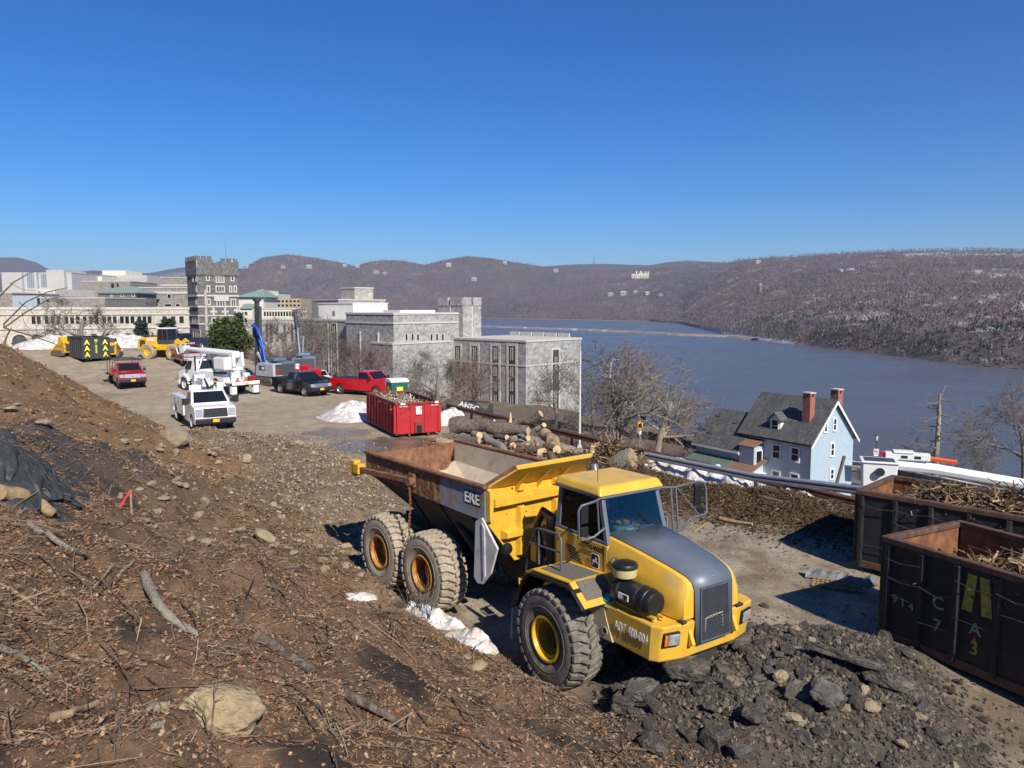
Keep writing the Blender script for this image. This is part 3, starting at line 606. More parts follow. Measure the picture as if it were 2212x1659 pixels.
for s in (-1, 1):
    q = [(2.235, s * 1.10, 1.30), (2.345, s * .66, 1.30), (2.385, s * .66, 1.74), (2.29, s * 1.10, 1.74)]
    if s > 0: q = [q[1], q[0], q[3], q[2]]
    m = MB(); m.plate(q, .12, .80, .32, .86, .03, .06); h = fpart(m, 'headlight_housing', BLK, bevel=.02)
    m = MB(); m.plate(q, .30 if s < 0 else .16, .76 if s < 0 else .70, .38, .80, .045, .03); m.build('headlight', LAMP, h, bevel=.02)
    m = MB(); m.plate(q, *((.16, .28) if s < 0 else (.72, .77)), .38, .80, .042, .03); m.build('indicator', AMB, h, bevel=.01)
    m = MB(); m.prism([(2.36, 1.36), (2.46, 1.42), (2.36, 1.66)], 'y', s * .52 - .035, s * .52 + .035); fpart(m, 'tow_lug', YEL, bevel=.012)
    m = MB(); m.box(2.28, 2.40, s * .60 - .03, s * .60 + .12 * s, 1.785, 1.83); fpart(m, 'hood_hinge', GRIME, bevel=.01)
# ---- hood
hs_ = [(.50, .74, 1.80, .745, 2.52, .67, 2.74), (1.2, .74, 1.80, .73, 2.46, .65, 2.665), (1.9, .71, 1.80, .69, 2.34, .59, 2.54), (2.20, .685, 1.80, .66, 2.25, .555, 2.455), (2.30, .665, 1.80, .64, 2.19, .535, 2.39), (2.345, .65, 1.80, .63, 2.10, .525, 2.28)]
v = []; f = []
for (x, wb, zb, ws, zs, wt, zt) in hs_:
    zm = zs - .30
    v += [(x, -wb, zb), (x, -wb - .01, zm), (x, -ws, zs), (x, -wt, zt), (x, wt, zt), (x, ws, zs), (x, wb + .01, zm), (x, wb, zb)]
for i in range(len(hs_) - 1):
    for k in range(7): f.append((i * 8 + k, i * 8 + k + 1, i * 8 + 9 + k, i * 8 + 8 + k))
k = (len(hs_) - 1) * 8; f += [tuple(range(k, k + 8)), tuple(range(8))[::-1]]
fpart(MB().add(v, f), 'hood', YEL, 38, .02)
v = []; f = []
pan = [(.52, .61, 2.745), (1.2, .585, 2.670), (1.9, .52, 2.546), (2.20, .475, 2.462), (2.312, .455, 2.39), (2.358, .445, 2.27), (2.395, .43, 1.40)]
for i, (x, w, z) in enumerate(pan):
    dz = .012 if i < 4 else .004; dx = 0 if i < 4 else .012
    v += [(x + dx, -w, z + dz), (x + dx, w, z + dz)]
f = [(2 * i, 2 * i + 2, 2 * i + 3, 2 * i + 1) for i in range(len(pan) - 1)]
o = fpart(MB().add(v, f), 'hood_panel', SLATE, 60); md = o.modifiers.new('thick', 'SOLIDIFY'); md.thickness = .02; md.offset = 0
q = [(2.43, -.36, 1.41), (2.43, .36, 1.41), (2.385, .34, 2.29), (2.385, -.34, 2.29)]
m = MB(); m.plate(q, 0, 1, 0, 1, -.006, .02); gb = fpart(m, 'grille', BLACKL)
m = MB(); m.frame(q, .05, .95, .03, .97, .035, .018, .03); rows = 30
for i in range(rows + 1): m.plate(q, .05, .95, .03 + .94 * i / rows - .0038, .03 + .94 * i / rows + .0038, .012, .012)
for i in range(rows):
    for j in range(9):
        u = .05 + .9 * (j + (.5 if i % 2 else 0)) / 9
        if .05 < u < .95: m.plate(q, u - .006, u + .006, .03 + .94 * i / rows + .007, .03 + .94 * (i + 1) / rows - .007, .011, .012)
m.build('grille_mesh', pmat('dark_grille_steel', (.07, .08, .095), rough=.5), gb)
m = MB(); m.tube([(2.40, -.22, 1.55), (2.40, -.22, 1.78), (2.40, .18, 1.80), (2.40, .20, 1.55)], .02, 6); m.build('grille_guard', dusty, gb)
# ---- deer badges and lettering
def badge(pos, right, up, size, parent=TRUCK):
    M = facing(pos, right, up); h = size / 2
    def rr(w, hgt, r):
        p = []
        for cx_, cy_, a0 in ((w - r, hgt - r, 0), (-w + r, hgt - r, 90), (-w + r, -hgt + r, 180), (w - r, -hgt + r, 270)):
            for k in range(5): a = R(a0 + 22.5 * k); p.append((cx_ + r * math.cos(a), cy_ + r * math.sin(a)))
        return p
    o = MB().prism(rr(h * .86, h, h * .35), 'z', 0, .004).build('badge', WHITE, parent); o.matrix_local = M
    MB().prism(rr(h * .74, h * .88, h * .28), 'z', .0045, .006).build('badge_field', BLACKL, o)
    deer = [(-.55, -.05), (-.35, .12), (-.05, .10), (.12, .28), (.10, .48), (.22, .42), (.30, .58), (.34, .40), (.52, .36), (.42, .26), (.33, .22), (.30, .02), (.50, -.10), (.62, -.28), (.46, -.18), (.22, -.12), (-.02, -.14), (-.22, -.18), (-.40, -.42), (-.50, -.62), (-.46, -.36), (-.36, -.16)]
    MB().prism([(-x * h * -1.0 * .95, y * h * 1.1) for x, y in deer], 'z', .0065, .0085).build('deer', WHITE, o)
badge((.29, -.772, 2.25), (1, 0, 0), (0, 0, 1), .27); badge((2.335, .02, 2.345), (0, 1, 0), (-.42, 0, 1), .15)
XR, ZU = (1, 0, 0), (0, 0, 1)
lettering('14540005', .125, BLACKL, TRUCK, facing((.27, -.772, 2.47), XR, ZU), squeeze=.95, bold=.004)
def outlined(txt, size, pos, parent=TRUCK, mtx=None, sq=1.0):
    for m_, b, d in ((BLACKL, .018, 0), (WHITE, .004, .004)):
        M = facing(Vector(pos) + Vector((0, -d, 0)), XR, ZU); lettering(txt, size, m_, parent, (mtx or Matrix()) @ M, bold=b * size / .2, squeeze=sq)
outlined('400D', .19, (.93, -.762, 2.36))
lettering('ADT 400-004', .215, WHITE, TRUCK, facing((1.66, -1.158, 1.50), (1, 0, .0), ZU), squeeze=.66, bold=.0015)
outlined('ERE', .32, (-2.90, -BW - .040, 2.86), mtx=MR, sq=1.05)
# ---- cab
m = MB(); m.prism([(-.96, 1.86), (.46, 1.86), (.60, 2.0), (.60, 2.60), (-.96, 2.60)], 'y', -.75, .75); fpart(m, 'cab_base', YEL, bevel=.03)
LB = [(-.94, -.745, 2.60), (.60, -.745, 2.60), (.60, .745, 2.60), (-.94, .745, 2.60)]; LT = [(-.88, -.70, 3.44), (.36, -.70, 3.44), (.36, .70, 3.44), (-.88, .70, 3.44)]
quads = {'near': [LB[0], LB[1], LT[1], LT[0]], 'front': [LB[1], LB[2], LT[2], LT[1]], 'far': [LB[2], LB[3], LT[3], LT[2]], 'rear': [LB[3], LB[0], LT[0], LT[3]]}
m = MB()
wins = {'near': (.09, .93, .06, .93), 'front': (.06, .94, .10, .93), 'far': (.07, .91, .06, .93), 'rear': (.1, .9, .15, .9)}
for k, q in quads.items():
    u0, u1, v0, v1 = wins[k]; m.plate(q, 0, 1, 0, v0, 0, .05); m.plate(q, 0, 1, v1, 1, 0, .05); m.plate(q, 0, u0, v0, v1, -.002, .05); m.plate(q, u1, 1, v0, v1, -.002, .05)
fpart(m, 'cab_frame', SLATE, bevel=.012)
for k, q in quads.items(): u0, u1, v0, v1 = wins[k]; m = MB(); m.plate(q, u0, u1, v0, v1, -.02, .008); fpart(m, 'windscreen' if k == 'front' else 'cab_window', TINT)
m = MB(); m.hexa([(-.98, -.78, 3.44), (.44, -.80, 3.44), (.44, .80, 3.44), (-.98, .78, 3.44), (-.92, -.70, 3.60), (.34, -.72, 3.61), (.34, .72, 3.61), (-.92, .70, 3.60)]); fpart(m, 'cab_roof', YEL, bevel=.05)
m = MB(); m.box(-.95, .42, -.77, .77, 3.40, 3.438); fpart(m, 'roof_gutter', SLATE, bevel=.01)
m = MB(); m.box(-.55, -.05, -.28, .28, 2.3, 2.65); m.hexa([(-.62, -.26, 2.62), (-.45, -.26, 2.62), (-.45, .26, 2.62), (-.62, .26, 2.62), (-.72, -.22, 3.2), (-.58, -.22, 3.2), (-.58, .22, 3.2), (-.72, .22, 3.2)]); fpart(m, 'seat', BLK, bevel=.05)
m = MB(); m.box(.25, .56, -.68, .68, 2.4, 2.72); m.box(.12, .3, -.25, .25, 2.5, 2.78); fpart(m, 'dashboard', pmat('grey_dash', (.22, .25, .25), rough=.7), bevel=.04)
m = MB(); M_ = Matrix.Translation((.10, .02, 2.86)) @ Matrix.Rotation(R(-60), 4, 'Y'); pts = [M_ @ Vector((.0, .2 * math.cos(a), .2 * math.sin(a))) for a in np.linspace(0, 2 * math.pi, 25)]
m.tube(pts, .016, 6); m.tube([M_ @ Vector((0, -.2, 0)), M_ @ Vector((0, .2, 0))], .014, 5); m.tube([M_ @ Vector((0, 0, 0)), (.3, .02, 2.6)], .03, 8); fpart(m, 'steering_wheel', BLK, 60)
m = MB(); m.plate([(.33, -.12, 2.735), (.50, -.12, 2.735), (.50, .12, 2.735), (.33, .12, 2.735)], off=.01); fpart(m, 'dash_papers', WHITE)
m = MB()
for k in range(5): m.plate([(-.58 + .03 * k, -.751, 2.33 - k * .055), (-.28 + .05 * k, -.751, 2.30 - k * .055), (-.28 + .05 * k, -.751, 2.325 - k * .055), (-.58 + .03 * k, -.751, 2.355 - k * .055)], off=.006)
fpart(m, 'door_vents', GRIME)
for x0, x1, z0_, z1_, nm in ((-.90, -.89, 1.90, 2.58, 'door_seam'), (.50, .51, 1.95, 2.58, 'door_seam'), (-.1, .05, 2.49, 2.53, 'door_handle')):
    m = MB(); m.plate([(x0, -.752, z0_), (x1, -.752, z0_), (x1, -.752, z1_), (x0, -.752, z1_)], off=.004 if nm == 'door_seam' else .012); fpart(m, nm, BLACKL)
m = MB(); m.tube([(.36, -.2, 3.60), (.42, -.25, 3.9), (.30, -.3, 4.1)], .006, 4); o = fpart(m, 'antenna', BLACKL); o.location = (-.4, -.25, -.05)
m = MB(); m.tube([(.62, -.1, 2.70), (.55, .25, 3.1)], .01, 4); m.tube([(.62, .5, 2.70), (.55, .2, 3.05)], .01, 4); fpart(m, 'wiper', BLACKL)
# ---- engine bay behind the cab
m = MB(); m.box(-1.28, -1.0, -.72, .5, 1.7, 2.72); fpart(m, 'engine_guard', GRIME, bevel=.02)
m = MB()
for i in range(12): m.box(-1.24, -1.04, -.735, -.722, 1.78 + i * .075, 1.81 + i * .075)
fpart(m, 'guard_louvres', BLACKL)
m = MB(); m.tube([(-1.1, -.55, 2.62), (-1.5, -.62, 2.75), (-1.75, -.6, 2.4), (-1.75, -.5, 1.9), (-1.5, -.45, 1.6)], .085, 10); fpart(m, 'intake_hose', BLK, 60)
m = MB(); m.cyl((-1.15, -.4, 2.6), (-1.15, -.4, 3.05), .07, n=12); m.cyl((-1.15, -.4, 3.05), (-1.32, -.3, 3.32), .075, n=12); o = fpart(m, 'exhaust_stack', CHROME, 40); o.location = (-.12, .95, .22)
m = MB()
for y, z in ((-.3, 1.9), (-.15, 1.8), (0, 1.95), (.2, 1.85)): m.tube([(-.9, y, z - .2), (-1.4, y - .1, z + .12), (-1.9, y, z - .05), (-2.4, y * .8, z - .5)], .028, 6)
fpart(m, 'hydraulic_hoses', BLK, 60)
# ---- fenders, platforms, handrails, mirrors
for s in (-1, 1):
    y0, y1 = sorted((1.66 * s, 1.12 * s)); th = .05
    prof = [(-1.12, 1.15), (-1.02, 1.32), (-.70, 1.88), (-.48, 1.99), (.55, 2.06), (.72, 2.02), (1.0, 1.78)]
    m = MB(); m.prism(prof + [(x - .0, z - .055) for x, z in prof[::-1]], 'y', y0, y1); fpart(m, 'fender', BLK, bevel=.015)
    y0, y1 = sorted((1.60 * s, .76 * s)); m = MB(); m.prism([(-.66, 1.90), (-.46, 2.005), (.56, 2.075), (.60, 2.11), (-.5, 2.04), (-.72, 1.93)], 'y', y0, y1); m.prism([(.56, 2.075), (.98, 1.74), (1.02, 1.78), (.60, 2.11)], 'y', y0, y1); fpart(m, 'platform', YEL, bevel=.006)
    y0, y1 = sorted((1.48 * s, .86 * s)); m = MB(); m.prism([(-.40, 2.048), (.54, 2.108), (.54, 2.116), (-.40, 2.056)], 'y', y0, y1); m.prism([(.62, 2.106), (.92, 1.862), (.925, 1.870), (.625, 2.114)], 'y', y0, y1 if s < 0 else y1); fpart(m, 'anti_slip_pad', PAD)
    y0, y1 = sorted((1.62 * s, 1.2 * s)); m = MB(); m.prism([(-1.20, .45), (-1.16, .45), (-1.10, 1.2), (-1.14, 1.2)], 'y', y0, y1); fpart(m, 'mud_flap', GREYF, bevel=.01)
    m = MB()
    m.tube([(-1.35, s * 1.15, 1.55), (-1.12, s * 1.28, 2.15), (-.78, s * 1.32, 2.66), (-.70, s * 1.32, 2.70), (-.08, s * 1.32, 2.74), (0.0, s * 1.32, 2.66), (0.0, s * 1.32, 2.07)], .022, 8)
    m.tube([(-.68, s * 1.32, 2.70), (-.68, s * 1.32, 2.02)], .022, 8); m.tube([(-1.0, s * 1.31, 2.36), (-.68, s * 1.32, 2.38), (0, s * 1.32, 2.42)], .018, 8)
    fpart(m, 'handrail', TUBEG, 60)
    m = MB(); m.tube([(-1.35, s * .95, 1.55), (-1.3, s * .95, .6)], .02, 6); m.tube([(-1.35, s * 1.3, 1.55), (-1.3, s * 1.3, .6)], .02, 6)
    for z in (.65, .95, 1.25, 1.5): m.box(-1.40, -1.25, s * 1.125 - .18, s * 1.125 + .18, z, z + .03)
    fpart(m, 'ladder', YELB)
m = MB(); m.tube([(.40, -.74, 3.42), (.46, -.95, 3.40), (.44, -1.22, 3.36), (.42, -1.27, 3.28), (.42, -1.26, 2.78), (.44, -1.2, 2.74), (.50, -.98, 2.78), (.55, -.78, 2.92)], .024, 8); m.tube([(.44, -.86, 3.4), (.52, -.88, 2.85)], .016, 6); fpart(m, 'mirror_bracket', TUBEG, 60)
m = MB(); m.box(.38, .44, -1.22, -1.05, 3.02, 3.34); m.box(.38, .44, -1.22, -1.05, 2.79, 2.97); fpart(m, 'mirror', BLK, bevel=.02)
m = MB(); m.tube([(.40, .74, 3.42), (.50, 1.0, 3.41), (.55, 1.55, 3.46), (.56, 1.72, 3.42), (.58, 1.76, 3.32), (.62, 1.76, 2.85), (.62, 1.70, 2.80), (.62, 1.3, 2.80), (.66, 1.05, 2.62), (.66, .72, 2.62)], .024, 8)
m.tube([(.47, .92, 3.41), (.62, .86, 2.62)], .02, 6); m.tube([(.50, 1.02, 3.41), (.66, .95, 2.62)], .02, 6); m.tube([(.50, 1.05, 3.40), (.62, 1.55, 2.82)], .014, 6); fpart(m, 'mirror_bracket', TUBEG, 60)
m = MB(); m.box(.50, .56, 1.50, 1.68, 2.98, 3.38); m.box(.54, .60, 1.56, 1.70, 2.82, 2.96); fpart(m, 'mirror', BLK, bevel=.02)
# ---- air cleaner, filler cap
m = MB(); m.lathe([(0, 1.12), (.19, 1.12), (.215, 1.15), (.215, 1.83), (.225, 1.84), (.225, 1.90), (.215, 1.91), (.205, 2.0), (.18, 2.03), (.0, 2.03)], 'x', 28, (0, -.95, 2.045)); m.cyl((1.28, -.95, 2.2), (1.28, -.95, 2.32), .10, n=16); ac = fpart(m, 'air_cleaner', BLK, 35)
for x in (1.3, 1.72): m = MB(); m.lathe([(.219, x - .02), (.226, x - .02), (.226, x + .02), (.219, x + .02)], 'x', 28, (0, -.95, 2.045)); m.box(x - .03, x + .03, -1.0, -.9, 1.74, 1.84); m.build('strap', GRIME, ac)
m = MB(); m.plate([(1.36, -1.168, 2.0), (1.60, -1.168, 2.0), (1.60, -1.168, 2.10), (1.36, -1.168, 2.10)], off=.008); m.build('sticker', WHITE, ac)
m = MB(); m.plate([(1.50, -1.175, 2.01), (1.58, -1.175, 2.01), (1.58, -1.175, 2.09), (1.50, -1.175, 2.09)], off=.006); m.build('sticker_print', BLACKL, ac)
m = MB(); m.lathe([(.10, 2.28), (.195, 2.31), (.205, 2.34), (.205, 2.47)], 'z', 28, (1.28, -.95, 0)); fpart(m, 'precleaner_bowl', BOWL, 35)
m = MB(); m.lathe([(.215, 2.455), (.22, 2.49), (.20, 2.53), (.12, 2.56), (0, 2.565)], 'z', 28, (1.28, -.95, 0)); fpart(m, 'precleaner_dome', BLK, 35)
m = MB(); m.prism([(.10 * (1 if k % 2 else .8) * math.cos(k * math.pi / 10), .10 * (1 if k % 2 else .8) * math.sin(k * math.pi / 10)) for k in range(20)], 'z', 0, .05); o = fpart(m, 'filler_cap', TEAL, bevel=.008); o.location = (1.0, -1.06, 1.84); o.rotation_euler = (R(35), 0, 0)
m = MB(); m.hexa([(.90, -1.16, 1.73), (1.12, -1.16, 1.73), (1.12, -.95, 1.75), (.90, -.95, 1.75), (.92, -1.10, 1.80), (1.10, -1.10, 1.80), (1.10, -.95, 1.87), (.92, -.95, 1.87)]); fpart(m, 'filler_neck', dusty)
m = MB(); m.box(1.05, 2.0, -1.02, -.78, 1.782, 1.83); m.cyl((1.95, -1.05, 1.86), (2.12, -1.05, 1.86), .03, n=10); m.cyl((1.9, -.9, 1.86), (2.15, -.9, 1.86), .03, n=10); fpart(m, 'valve_block', YELB)
m = MB(); m.lathe([(0, 0), (.11, .02), (.13, .06), (.10, .12), (0, .14)], 'x', 16, (-2.15, -1.1, 1.9)); o = fpart(m, 'work_lamp', BLK, 40)
m = MB(); m.box(-1.45, -1.05, -.62, .62, 1.75, 1.80); m.box(-2.1, -1.9, -.5, .5, 1.55, 1.9); fpart(m, 'bulkhead', YELB, bevel=.01)
# ================================================================== ROLL-OFF CONTAINERS
BLKC = pmat('scuffed_black_container_paint', (.016, .016, .017), var=.35, scale=5, rough=.55, c2=(.085, .05, .033), c2scale=3, c2lo=.6, c2hi=.8, bump=.25, bscale=9)
RUSTW = pmat('orange_rust_inside', (.20, .08, .033), var=.4, scale=4, rough=.85, c2=(.08, .05, .035), c2scale=3, c2lo=.5, c2hi=.7, bump=.2)
RUSTR = pmat('dark_rusty_rail', (.085, .045, .03), var=.35, scale=8, rough=.7, c2=(.19, .085, .035), c2scale=5, c2lo=.5, c2hi=.7, bump=.2)
REDC = pmat('red_container_paint', (.42, .018, .022), var=.12, scale=4, rough=.5, c2=(.16, .04, .025), c2scale=3.5, c2lo=.58, c2hi=.72, bump=.15, bscale=10)
REDR = pmat('rusty_red_rail', (.20, .035, .022), var=.25, scale=7, rough=.7, c2=(.13, .06, .035), c2scale=5, c2lo=.5, c2hi=.65)
GREYC = pmat('worn_charcoal_container', (.032, .035, .04), var=.3, scale=3, rough=.7, c2=(.09, .07, .055), c2scale=2, c2lo=.55, c2hi=.75, bump=.15)
YSPRAY = pmat('yellow_spray_paint', (.36, .34, .05), var=.35, scale=12, rough=.8)
BRIGHTY = pmat('bright_yellow_letters', (.80, .74, .06), var=.1, rough=.6)
PALEL = pmat('faded_stencil_paint', (.30, .29, .24), var=.35, scale=14, rough=.8)
def rolloff(label, org, xdir, L, W, Hh, body, inside, rail, group, nr=8, rods=False, seed=1, end_ribs=2):
    """open-top steel container: x runs along it from the end nearest the origin, y across"""
    rr = random.Random(seed); xd = Vector((xdir[0], xdir[1], 0)).normalized()
    t = thing('roll_off_container', label, 'dumpster', (org[0], org[1], gz(org[0] + xd.x * 1, org[1] + xd.y * 1) if org[1] > 50 else 0), math.atan2(xd.y, xd.x), group)
    z0 = .22
    for y in (0, W):
        m = MB(); m.box(.03, L - .03, y - .02, y + .02, z0, Hh - .1); m.build('side_wall', body, t)
        m = MB(); a, b = (.022, .03) if y == 0 else (-.03, -.022); m.box(.05, L - .05, y + a, y + b, z0 + .06, Hh - .12); m.build('inner_wall', inside, t)
        m = MB(); m.box(-.05, L + .05, y - .075, y + .075, Hh - .13, Hh); m.build('top_rail', rail, t, bevel=.02)
        m = MB(); m.box(-.03, L + .03, y - .05, y + .05, z0 - .08, z0 + .10); m.build('bottom_rail', rail, t, bevel=.015)
        s = -1 if y == 0 else 1
        for i in range(nr + 1):
            x = .10 + (L - .2) * i / nr; w = .075; d = .11 + rr.uniform(-.02, .03); j = rr.uniform(-.02, .02)
            m = MB(); ys = [y + s * .02, y + s * d]
            m.hexa([(x - w, ys[0], z0), (x + w, ys[0], z0), (x + w * .55 + j, ys[1], z0 + .02), (x - w * .55 + j, ys[1], z0 + .02), (x - w, ys[0], Hh - .13), (x + w, ys[0], Hh - .13), (x + w * .55, ys[1] - s * .02, Hh - .15), (x - w * .55, ys[1] - s * .02, Hh - .15)]); m.build('rib', body, t, bevel=.01)
    for x in (0, L):
        m = MB(); m.box(x - .02, x + .02, 0, W, z0, Hh - .1); m.build('end_wall', body, t)
        m = MB(); k = .022 if x == 0 else -.03; m.box(x + k, x + k + .008, .05, W - .05, z0 + .06, Hh - .12); m.build('inner_wall', inside, t)
        m = MB(); m.box(x - .07, x + .07, .08, W - .08, Hh - .125, Hh - .004); m.build('top_rail', rail, t, bevel=.02)
        s = -1 if x == 0 else 1
        for y in ([.06, W - .06] + [W * (i + 1) / (end_ribs + 1) for i in range(end_ribs)]):
            m = MB(); m.box(x + s * .02, x + s * .09, y - .06, y + .06, z0, Hh - .14) if s > 0 else m.box(x - .09, x - .02, y - .06, y + .06, z0, Hh - .14); m.build('rib', body, t, bevel=.01)
    m = MB(); m.box(0, L, 0, W, z0 - .03, z0 + .03); m.build('floor', rail, t)
    for y in (W * .28, W * .72): m = MB(); m.box(-.10, L + .1, y - .06, y + .06, .10, z0 - .03); m.build('skid', rail, t)
    for x in (.25, L - .4):
        for y in (W * .16, W * .84): m = MB(); m.cyl((x, y - .1, .11), (x, y + .1, .11), .11, n=14); m.build('roller', rail, t, 40)
    if rods:
        for i in range(nr - 3):
            xa = .10 + (L - .2) * i / nr; xb = .10 + (L - .2) * (i + 1) / nr
            for z in (.75, 1.1, 1.45, 1.8):
                if rr.random() < .82:
                    m = MB(); b = rr.uniform(-.07, .07); m.tube([(xa, -.12, z), ((xa + xb) / 2, -.13, z + b - .03), (xb, -.12, z + rr.uniform(-.05, .05))], .011, 5); m.build('rung', GRIME, t)
    return t
near_d = Vector((.461, -.888, 0))
DN = rolloff('black roll-off container marked 914, nearest the camera at the right edge', (7.54, 15.13), near_d, 6.7, 2.40, 2.22, BLKC, RUSTW, RUSTR, 'roll-off containers', 9, True, 3)
a_ = at_z(1855, 1061, 2.1); b_ = at_z(2212, 1120, 2.1)
fd = (b_ - a_).normalized()
DF = rolloff('black roll-off container heaped with roots, behind the one marked 914', (a_.x, a_.y), fd, 6.7, 2.40, 2.15, BLKC, RUSTW, RUSTR, 'roll-off containers', 8, True, 5)
# side of x=0..L seen from y=0 (facing the lot): text reads along +x
SD = lambda x, z, y=-.055: facing((x, y, z), (1, 0, 0), (0, 0, 1))
for ch, x, z, sz in (('9', .28, 1.0, .24), ('1', .46, .98, .24), ('4', .64, .96, .24), ('C', 1.18, 1.22, .34), ('7', 1.18, .78, .34), ('A', 1.90, .98, .32), ('3', 1.90, .62, .34)):
    lettering(ch, sz, PALEL if ch != '3' else YSPRAY, DN, SD(x, z, -.026), bold=.004)
m = MB(); q = [(1.95, -.02, 1.25), (2.45, -.02, 1.25), (2.45, -.02, 1.95), (1.95, -.02, 1.95)]
for w in (((.0, .34), (.16, .46)), ((.66, 1.0), (.54, .84))):
    (a0, a1), (b0, b1) = w; P_ = lambda u, v: Vector((1.63 + .56 * u, -.026, 1.28 + .7 * v)); m.add([P_(a0, 0), P_(a1, 0), P_(b1, 1), P_(b0, 1)], [(0, 1, 2, 3)])
m.build('spray_letter', YSPRAY, DN)
m = MB(); m.add([(1.86, -.028, .74), (1.96, -.028, .72), (1.90, -.028, .86)], [(0, 1, 2)]); m.build('pink_tape', pmat('pink_tape', (.75, .09, .12), rough=.5), DN)
lettering('TJ', .3, PALEL, DF, SD(4.1, 1.45, -.026), squeeze=1.3)
rc = at_z(857, 947); rr_ = at_z(950, 940); ex = (rr_ - rc).normalized(); lx = Vector((-ex.y, ex.x, 0))
DR = rolloff('red roll-off container full of broken wood, standing on the wet lot', (rr_.x, rr_.y), lx, 5.7, (rr_ - rc).length, 1.86, REDC, REDR, REDR, 'roll-off containers', 9, False, 7)
Wd = (rr_ - rc).length
STK = pmat('white_sticker', (.72, .71, .66), var=.08, rough=.6)
for (pos, rt, w_, h_) in (((-.105, Wd * .5, 1.42), (0, -1, 0), .32, .42), ((2.6, Wd + .024, 1.0), (-1, 0, 0), .2, .4), ((-.10, Wd * .08, 1.82), (0, -1, 0), .2, .12), ((-.1, Wd * .86, 1.80), (0, -1, 0), .26, .1)):
    o = MB().prism([(-w_ / 2, -h_ / 2), (w_ / 2, -h_ / 2), (w_ / 2, h_ / 2), (-w_ / 2, h_ / 2)], 'z', 0, .004).build('sticker', STK, DR); o.matrix_local = facing(pos, rt, ZU)
    m = MB(); q_ = random.Random(w_)
    for k in range(5): x0, y0 = q_.uniform(-.35, .3) * w_, q_.uniform(-.35, .35) * h_; m.box(x0, x0 + q_.uniform(.05, .25) * w_, y0, y0 + q_.uniform(.04, .12) * h_, .0045, .006)
    m.build('sticker_print', BLACKL, o)
lettering('40-1978', .12, WHITE, DR, facing((-.10, Wd * .13, 1.66), (0, -1, 0), ZU)); lettering('RT-1978', .12, WHITE, DR, facing((-.10, Wd * .85, 1.66), (0, -1, 0), ZU))
m = MB(); m.box(-.13, -.02, Wd * .5 - .22, Wd * .5 + .22, .24, .78); o = m.build('hook_pocket', REDR, DR); m = MB(); m.box(-.14, -.128, Wd * .5 - .14, Wd * .5 + .14, .26, .62); m.build('pocket_opening', BLACKL, DR)
ac_ = hit(180, 784); ar_ = ac_ + Vector((.75, .66, 0)) * 2.45; ex = (ar_ - ac_).normalized(); lx = Vector((-ex.y, ex.x, 0))
DA = rolloff('charcoal roll-off container with yellow letters A, far across the lot', (ar_.x, ar_.y), lx, 6.2, (ar_ - ac_).length, 2.35, GREYC, GREYC, GREYC, 'roll-off containers', 7, False, 9)
Wa = (ar_ - ac_).length
for y in (Wa * .84, Wa * .16):
    for z in (1.85, 1.22, .6): lettering('A', .66, BRIGHTY, DA, facing((-.10, y, z), (0, -1, 0), ZU), bold=.02)
for k, ch in enumerate('M6000'): lettering(ch, .34, BRIGHTY, DA, facing((-.10, Wa * .5, 2.02 - .29 * k), (0, -1, 0), ZU), bold=.008)

# ------------------------------------------------------------------ wood debris
def vc_stuff(name, V, C, F3, label, cat, mat_, parent=None):
    o = np_mesh(name, np.array(V), np.array(F3), mat_, parent, colr=np.array(C)); return tag(o, label, cat, kind='stuff')
def sticks_mesh(n, sampler, lmin, lmax, rmin, rmax, cols, seed, lift=.0, tilt=.35, bend=.15, adir=None):
    """n bent sticks: three-sided tubes of two joints"""
    g = np.random.default_rng(seed); P = sampler(g, n)
    L = g.uniform(lmin, lmax, n) ** 1.0; r = g.uniform(rmin, rmax, n); a = g.uniform(0, 2 * np.pi, n) if adir is None else g.normal(adir, .55, n); tl = g.normal(0, tilt, n) - (0 if adir is None else .15)
    d = np.stack([np.cos(a) * np.cos(tl), np.sin(a) * np.cos(tl), np.sin(tl)], -1); side = np.stack([-np.sin(a), np.cos(a), 0 * a], -1); up = np.cross(side, -d)
    k = g.normal(0, bend, n)[:, None] * L[:, None]; lz = np.array([0, 0, lift])
    ctr = [P + lz - d * L[:, None] / 2, P + lz + side * k * .5 + up * abs(k) * .3, P + lz + d * L[:, None] / 2]; V = []
    for i, c in enumerate(ctr):
        ri = r * (1, .85, .45)[i]
        for j in range(3): th = 2 * np.pi * j / 3; V.append(c + (side * np.cos(th) + up * np.sin(th)) * ri[:, None])
    V = np.stack(V, 1); base = (np.arange(n) * 9)[:, None]
    f = [(i * 3 + j, i * 3 + (j + 1) % 3, i * 3 + 3 + (j + 1) % 3, i * 3 + 3 + j) for i in range(2) for j in range(3)]
    F = np.concatenate([base + np.array([q]) for q in f]).reshape(-1, 4) if False else (base[:, None, :] + np.array(f)[None]).reshape(-1, 4)
    c = np.array(cols)[g.integers(0, len(cols), n)] * g.uniform(.7, 1.3, (n, 1)); C = np.repeat(c[:, None], 9, 1).reshape(-1, 3)
    return V.reshape(-1, 3), F, C
